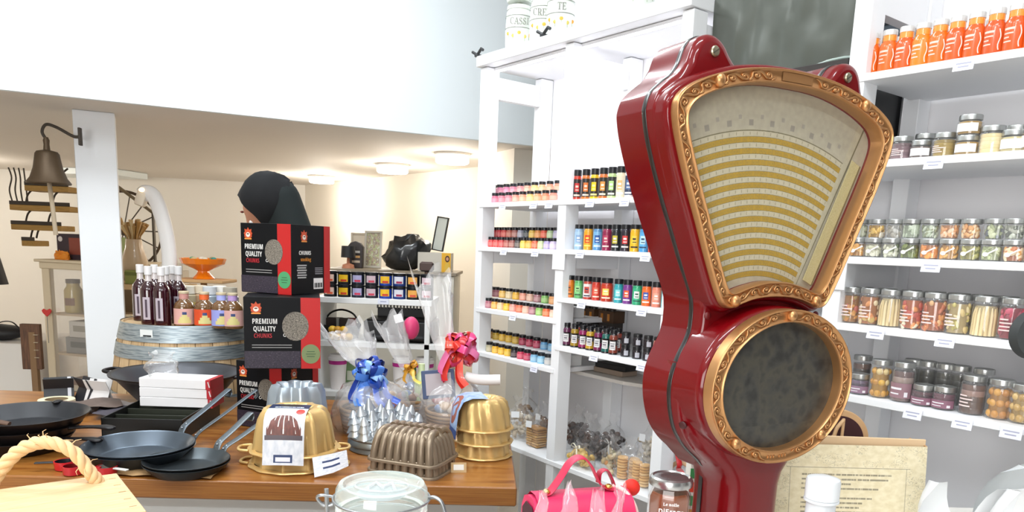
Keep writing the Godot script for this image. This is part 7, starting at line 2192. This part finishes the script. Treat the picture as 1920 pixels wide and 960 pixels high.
	# small clear bags in front of the handbag
	for i in 4:
		var p := at([1010, 1066, 1118, 1166][i], 975, 0.90)
		var sb := thing("sweet_bag", "clear pink-tinted sweet bag with a pointed top, %s in front of the handbag" % ORD[i], "bag", Vector3(p.x, C + 0.0003, p.z - 0.02), 0.3 * i, "sweet bags before the handbag")
		part(sb, "film", film(0.042, 0.196 + 0.008 * (i % 2), 0.03, 150 + i, 0.45, 0.35), pane(0.16, 0.06, Color(1.0, 0.86, 0.9)))
		for k in 6:
			part(sb, "sweet", M().ball(Vector3(0.010, 0.008, 0.009), Vector3(-0.008 + 0.016 * (k % 2), 0.014 + 0.022 * (k / 2), 0.003 * (k % 3)), 5, 8), mat(["e8a0b0", "f0c8d0", "d85878"][k % 3], 0.4))
	# amber jar
	var hj := on(1259, 892, 1.217)
	var hn := thing("amber_jar", "faceted jar of amber spread with silver lid and white lettering", "jar", Vector3(hj.x, C + 0.0003, hj.z), facing(hj) - 0.1)
	var hh := 1.217 - C
	var facet = func(t: float, _y: float) -> float: return 0.965 / maxf(cos(fposmod(t + PI / 8, PI / 4) - PI / 8), 0.5)
	part(hn, "contents", M().lathe([Vector2(0, 0.003), Vector2(0.028, 0.003), Vector2(0.0295, 0.01), Vector2(0.0295, hh - 0.032), Vector2(0.026, hh - 0.024), Vector2(0, hh - 0.023)], 48, facet), mat("7a3410", 0.25, 0.0, 0.8))
	part(hn, "glass", M().lathe([Vector2(0, 0), Vector2(0.030, 0), Vector2(0.0322, 0.004), Vector2(0.0322, hh - 0.032), Vector2(0.028, hh - 0.020), Vector2(0.028, hh - 0.013)], 48, facet), pane(0.05, 0.02, Color(1.0, 0.85, 0.7)))
	part(hn, "lid", M().lathe([Vector2(0.029, hh - 0.0145), Vector2(0.0325, hh - 0.0135), Vector2(0.0330, hh - 0.012), Vector2(0.0330, hh - 0.006), Vector2(0.0315, hh - 0.002), Vector2(0.028, hh), Vector2(0.026, hh - 0.002), Vector2(0.017, hh - 0.002), Vector2(0.015, hh - 0.0032), Vector2(0, hh - 0.0032)], 48), mat("b8b8b6", 0.25, 0.9))
	var letw := mat("f0ece8", 0.5)
	lettering(hn, "label_line", "Le nolle", 0.0042, letw, Vector3(0.006, hh - 0.0355, 0.0325), Vector3(0, 0.15, 0), true, true)
	lettering(hn, "label_name", "DiFrago", 0.0075, letw, Vector3(0.007, hh - 0.0465, 0.0325), Vector3(0, 0.15, 0), true)
	for k in 2:
		part(hn, "label_line", M().box(Vector3(0.022 - 0.006 * k, 0.0018, 0.0004), Vector3(0.004, hh - 0.056 - 0.005 * k, 0.0325)), letw)
	var gp := at(1303, 930, 1.30)
	var pk := thing("green_packet", "narrow green, red and white packet half hidden between amber jar and scale", "packet", Vector3(gp.x, C + 0.0003, gp.z), -0.1)
	part(pk, "packet", M().box(Vector3(0.034, 0.15, 0.05), Vector3(0, 0.075, 0), 0.004), mat("e0e0d8", 0.5))
	for q in [[0.12, "3f9a58"], [0.095, "d84830"], [0.07, "3f9a58"], [0.045, "d89838"]]:
		part(pk, "printed_patch", M().box(Vector3(0.030, 0.018, 0.001), Vector3(0, q[0], 0.0255)), mat(q[1], 0.5))
	# white-capped bottle
	var wb := on(1545, 893, 1.275)
	var wo := thing("white_bottle", "white plastic bottle with a wide white cap in front of the printed sheet", "bottle", Vector3(wb.x, C + 0.0003, wb.z), facing(wb))
	var wh := 1.275 - C
	var wp := mat("cfd2d5", 0.35, 0.0, 0.3)
	part(wo, "bottle", M().lathe([Vector2(0, 0), Vector2(0.028, 0), Vector2(0.03, 0.003), Vector2(0.03, 0.13), Vector2(0.026, 0.15), Vector2(0.0185, 0.165), Vector2(0.0180, wh - 0.026)], 36), wp)
	part(wo, "cap", M().lathe([Vector2(0.0185, wh - 0.030), Vector2(0.0212, wh - 0.029), Vector2(0.0212, wh - 0.006), Vector2(0.020, wh - 0.003), Vector2(0.010, wh), Vector2(0, wh)], 36), mat("d6d8da", 0.35, 0.0, 0.3))
	part(wo, "cap_ring", M().lathe([Vector2(0.0188, wh - 0.034), Vector2(0.0218, wh - 0.033), Vector2(0.0218, wh - 0.030), Vector2(0.0185, wh - 0.029)], 36), wp)
	for k in 4:
		part(wo, "tiny_print", M().box(Vector3(0.0008, 0.004, 0.0004), Vector3(-0.0135, wh - 0.05 - 0.008 * k, 0.0127), 0.0), mat("6a6c70", 0.6))
	# printed sheet on a kraft stand
	var tl := at(1475, 838, 1.33)
	var tr := at(1768, 842, 1.33)
	var pw := tl.distance_to(tr)
	var sh0 := thing("printed_sheet", "cream printed sheet with sketched leaf border, propped on a kraft stand", "sheet", Vector3((tl.x + tr.x) / 2 - 0.022, C + 0.0003, -1.34), 0.0)
	var im := Image.create(512, 420, false, Image.FORMAT_RGB8)
	var f := noise(111, 0.03)
	for y in 420:
		for x in 512:
			var c := Color("e2d6b6").lerp(Color("d6c8a4"), clampf(f.get_noise_2d(x, y) + 0.4, 0, 1))
			var u := x / 511.0
			var v := y / 419.0
			var border := v < 0.24 or u < 0.12 or u > 0.88
			if border and absf(f.get_noise_2d(x * 2.2 + 300, y * 2.2)) < 0.035 and f.get_noise_2d(x * 0.35, y * 0.35 + 90) > 0.0: c = c.darkened(0.28)
			if absf(v - 0.25) < 0.0035 and u > 0.1 and u < 0.9: c = c.darkened(0.3)
			if (absf(u - 0.125) < 0.002 or absf(u - 0.875) < 0.002) and v > 0.25: c = c.darkened(0.25)
			if v > 0.30:
				var ln := int((v - 0.30) / 0.052)
				var fy := (v - 0.30) / 0.052 - ln
				var end: float = [0.78, 0.76, 0.52, 0.70, 0.0, 0.66, 0.6, 0.58, 0.74, 0.56, 0.7, 0.5, 0.64, 0.6][ln % 14]
				if fy > 0.35 and fy < 0.72 and u > 0.2 and u < end and f.get_noise_2d(x * 7.0, ln * 40.0) > -0.28: c = c.darkened(0.34)
			im.set_pixel(x, y, c)
	var ph := 0.168
	part(sh0, "sheet", M().box(Vector3(pw, ph, 0.0012), Vector3(0, ph / 2, 0)), tex(im, 0.7), Vector3(0, 0, 0.02), Vector3(-0.10, 0, 0.015))
	part(sh0, "kraft_back", M().box(Vector3(pw * 0.93, ph + 0.010, 0.006), Vector3(0.014, (ph + 0.01) / 2, 0), 0.001), mat("dcbd96", 0.75), Vector3(0, 0, -0.018))
	part(sh0, "kraft_side", M().box(Vector3(0.004, ph, 0.06), Vector3(pw * 0.46 + 0.014, ph / 2, -0.04), 0.001), mat("c49a6a", 0.75))
	part(sh0, "kraft_foot", M().box(Vector3(pw * 0.9, 0.006, 0.08), Vector3(0.014, 0.003, -0.05), 0.001), mat("c49a6a", 0.75))
	# round sign behind it
	var rs := at(1574, 832, 1.45)
	var sg := thing("round_sign", "wooden arch sign with plum face and pale letter strokes, behind the printed sheet", "sign", Vector3(rs.x, C + 0.0003, -1.46), 0.1)
	var rr := 0.066
	var hy := rs.y - C
	var arch := PackedVector2Array([Vector2(rr, 0), Vector2(rr, hy)])
	for i in range(1, 24): arch.append(Vector2(rr * cos(PI * i / 24), hy + rr * sin(PI * i / 24)))
	arch.append(Vector2(-rr, hy))
	arch.append(Vector2(-rr, 0))
	part(sg, "wooden_arch", M().slab(arch, -0.014, 0.0, 0.002), mat("cba57a", 0.6))
	var face := PackedVector2Array()
	for i in 25: face.append(Vector2((rr - 0.012) * cos(PI * i / 24), hy + (rr - 0.012) * sin(PI * i / 24)))
	face.append(Vector2(-rr + 0.012, hy - 0.05))
	face.append(Vector2(rr - 0.012, hy - 0.05))
	part(sg, "plum_face", M().slab(face, 0.0002, 0.0014), mat("3a1c24", 0.5))
	part(sg, "letter_stroke", M().box(Vector3(0.006, 0.075, 0.004), Vector3(0.006, hy + 0.012, 0.003), 0.001), mat("d8b488", 0.6))
	part(sg, "letter_stroke", M().tube(spline([Vector3(0.006, hy + 0.046, 0.003), Vector3(-0.006, hy + 0.03, 0.003), Vector3(-0.011, hy + 0.012, 0.003), Vector3(-0.016, hy + 0.012, 0.003)], 5), 0.004, 8), mat("d8b488", 0.6))
	# white curved dishes at the far corner
	for i in 6:
		var p := at([1800, 1838, 1862, 1890, 1912, 1930][i], [935, 940, 925, 930, 935, 910][i], [1.22, 1.16, 1.24, 1.18, 1.14, 1.30][i])
		var w := 0.036 + 0.004 * (i % 3)
		var P := []
		for a in 9:
			var t := a / 8.0
			var row := PackedVector3Array()
			for b in 11:
				var u := (b / 10.0 - 0.5) * 2.0
				var wid := w * sqrt(maxf(0.0, 1.0 - pow(2.0 * t - 1.0, 4.0)))
				row.append(Vector3(u * wid, t * 0.17 , 0.018 * u * u - 0.03 * sin(t * PI)))
			P.append(row)
		var pt := solo("white_scoop", M().grid(P), mat(["eceeef", "f2f3f3", "d8dcde", "f0f1f1", "e8eaec", "dfe3e4"][i], 0.35, 0.0, 0.3), "white curved ladle-shaped dish leaning in the corner cluster, %s from the printed sheet" % ORD[i], "dish", Vector3(p.x, C + 0.002, p.z), [0.4, -0.5, 0.2, -0.9, 0.6, -0.2][i], "white curved dishes in the corner")
		pt.rotation.z = [0.5, -0.35, -0.25, -0.5, 0.3, -0.1][i]

# ---------------------------------------------------------------- on and around the top board
func top_goods() -> void:
	var T := 2.3678
	var words := ["CASSI", "CREEN", "ORZO", "FIORI"]
	var k := 0
	for q in [[972, "CASSI"], [1018, "CREEN"], [1050, "TE"], [1195, "FIORI"]]:
		var s := sh(q[0], 60, 0.075)
		for l in 2:
			var p := sp(s.x, T + l * 0.200, 0.075)
			var o := thing("canister", "white ceramic canister painted with flowers, %s from the end post, %s of two stacked" % [ORD[k], ["lower", "upper"][l]], "canister", p, facing(p, 0.05), "painted canisters on the top board")
			part(o, "canister", M().lathe([Vector2(0, 0), Vector2(0.050, 0), Vector2(0.054, 0.005), Vector2(0.056, 0.08), Vector2(0.053, 0.155), Vector2(0.048, 0.170)], 32), mat("e3e8df", 0.3, 0.0, 0.5))
			part(o, "lid", M().lathe([Vector2(0.050, 0.168), Vector2(0.052, 0.172), Vector2(0.05, 0.184), Vector2(0.02, 0.192), Vector2(0.014, 0.1995), Vector2(0, 0.1998)], 32), mat("dfe4db", 0.3, 0.0, 0.5))
			for y in [0.090, 0.138]:
				part(o, "grey_line", M().lathe([Vector2(0.0562, y), Vector2(0.0562, y + 0.003)], 32), mat("7d8078", 0.5))
			if q[0] != 1195:
				var im := lettering(o, "painted_word", q[1], 0.026, mat("8a8c84", 0.5), Vector3(0, 0.114, 0.0555), Vector3.ZERO, true, true, 0.75)
			for i in 5:
				var a := -0.9 + 0.45 * i
				var y: float = [0.068, 0.058, 0.07, 0.056, 0.064][i]
				part(o, "painted_flower", M().ball(Vector3(0.008, 0.008, 0.0015), Vector3(sin(a) * 0.0552, y, cos(a) * 0.0552), 4, 8), mat(["e0a838", "d8c060", "e0b040", "c8b858", "d89838"][i] if q[0] != 1195 else ["d87050", "68a068", "e09060", "5a9860", "d8a048"][i], 0.5))
				part(o, "painted_stem", M().box(Vector3(0.0015, 0.014, 0.001), Vector3(sin(a) * 0.0555, y - 0.011, cos(a) * 0.0555)), mat("8aa078", 0.5))
		k += 1
	for i in 2:
		var e := sh([897, 1020][i], [107, 71][i], 0.0)
		var c := thing("spring_clamp", "small black spring clamp gripping the top board, %s" % ["at its outer end", "in front of the canisters"][i], "clamp", sp(e.x, 2.372, -0.006), shelf_yaw, "black clamps on the top board")
		part(c, "jaw", M().box(Vector3(0.022, 0.012, 0.03), Vector3(0, 0.003, -0.005), 0.003), mat("2a2b2d", 0.5))
		part(c, "grip", M().tube([Vector3(0, 0.006, 0), Vector3(-0.03, 0.022, 0.006)], 0.006, 8), mat("2a2b2d", 0.5))
		part(c, "grip", M().tube([Vector3(0, 0.006, 0), Vector3(0.036, 0.026, 0.004), Vector3(0.048, 0.018, 0.004)], 0.0065, 8), mat("2a2b2d", 0.5))
	# dark crate and plastic-wrapped panel in the bay behind the scale
	var cr := thing("black_crate", "black crate in the shelf bay right behind the scale's top", "crate", sp(0.78, 1.8115, 0.18), shelf_yaw)
	for i in 4:
		part(cr, "plank", M().box(Vector3(0.50, 0.066, 0.012), Vector3(0, 0.035 + i * 0.070, 0.14), 0.002), mat("2a2320", 0.5))
		part(cr, "plank", M().box(Vector3(0.50, 0.066, 0.012), Vector3(0, 0.035 + i * 0.070, -0.14), 0.002), mat("17181a", 0.5))
	for s in [-1.0, 1.0]:
		part(cr, "end_board", M().box(Vector3(0.012, 0.28, 0.29), Vector3(s * 0.255, 0.14, 0), 0.002), mat("17181a", 0.5))
	var bx := thing("wrapped_panel", "tall dark panel wrapped in crinkled grey-green plastic, above the scale", "panel", sp(0.772, 2.094, 0.10), shelf_yaw)
	part(bx, "panel", M().box(Vector3(0.515, 0.95, 0.03), Vector3(0, 0.475, -0.02), 0.003), mat("2a2826", 0.5))
	var f := noise(66, 1.0, 2)
	var P := []
	for i in 25:
		var row := PackedVector3Array()
		for j in 31:
			var u := j / 30.0
			var v := i / 24.0
			var fold := absf(f.get_noise_2d(u * 4.0 + v * 1.0, v * 2.4)) * 0.016 + absf(f.get_noise_2d(u * 9.0, v * 1.2 + 30.0)) * 0.008
			row.append(Vector3((u - 0.5) * 0.522, v * 0.95 + 0.0 + (0.012 * sin(u * 9.0) if i == 0 else 0.0), 0.003 + fold))
		P.append(row)
	part(bx, "plastic_wrap", M().grid(P), mat("565a53", 0.3, 0.2, 0.4))
	var hem := []
	for j in 31: hem.append(P[0][j] + Vector3(0, 0.002, 0.001))
	part(bx, "plastic_hem", M().tube(hem, 0.0045, 6), mat("a8b8b0", 0.3))
	# framed panel on the wall above the orange bottles, its cable
	var c0 := sh(1722, 24, 0.36)
	var fp := thing("wall_frame", "silver framed glass panel behind the nearest orange bottles", "frame", sp(c0.x - 0.15, c0.y - 0.20, 0.365), shelf_yaw)
	frame_box(fp, "frame_bar", 0.30, 0.20, 0.014, 0.018, mat("a0a4aa", 0.35, 0.7))
	part(fp, "glass_panel", M().box(Vector3(0.274, 0.174, 0.006), Vector3(0, 0.10, 0)), mat("98a4b0", 0.2, 0.2, 0.6))
	var cb := sp(c0.x - 0.16, c0.y + 0.003, 0.362)
	solo("cable", M().tube(spline([Vector3(0, 0.002, 0), Vector3(-0.03, 0.1, 0), Vector3(-0.10, 0.25, 0), Vector3(-0.12, 0.5, 0)], 5), 0.005, 6), mat("38383a", 0.5), "thin dark cable running up the wall from the silver framed panel", "cable", cb, shelf_yaw)
	# round dark scoop hanging at the outer post
	var d0 := at(1946, 628, 1.58)
	var dd := thing("dark_pan", "dark grey round pan hanging at the picture's border beside the beetroot jars", "pan", d0, 0.0)
	part(dd, "pan", M().lathe([Vector2(0, -0.012), Vector2(0.05, -0.012), Vector2(0.054, 0.012), Vector2(0.050, 0.012), Vector2(0.047, -0.008), Vector2(0, -0.008)], 36), mat("3a3d3d", 0.7), Vector3.ZERO, Vector3(-PI / 2, 0, 0))
	part(dd, "handle", M().tube(spline([Vector3(0, 0.05, 0.004), Vector3(0, 0.11, 0.0), Vector3(0.01, 0.17, -0.02), Vector3(0.03, 0.18, -0.05)], 5), 0.007, 8), mat("2c2e2e", 0.6))
	# red ribbon wreath on the bottom shelf
	var w0 := sh(1268, 850, 0.06)
	var wr := thing("ribbon_wreath", "straw wreath with curly red ribbon on the bottom shelf beside the scale", "wreath", sp(w0.x, 0.6845, 0.10), shelf_yaw)
	var ringp := []
	for i in 25: ringp.append(Vector3(0.06 * cos(TAU * i / 24), 0.068 + 0.06 * sin(TAU * i / 24), 0))
	part(wr, "straw_ring", M().tube(ringp, 0.008, 8, false), mat("d8b088", 0.8))
	part(wr, "red_ribbon", M().tube(spline([Vector3(-0.01, 0.16, 0.02), Vector3(0.01, 0.13, 0.03), Vector3(0.0, 0.11, 0.02), Vector3(0.025, 0.10, 0.03), Vector3(0.035, 0.06, 0.03), Vector3(0.02, 0.04, 0.02)], 5), 0.011, 6, true, 0.3), mat("c82028", 0.4))
	part(wr, "clear_cup", M().lathe([Vector2(0, 0), Vector2(0.03, 0), Vector2(0.034, 0.12)], 20), pane(0.12, 0.06), Vector3(0.05, 0, 0.05))
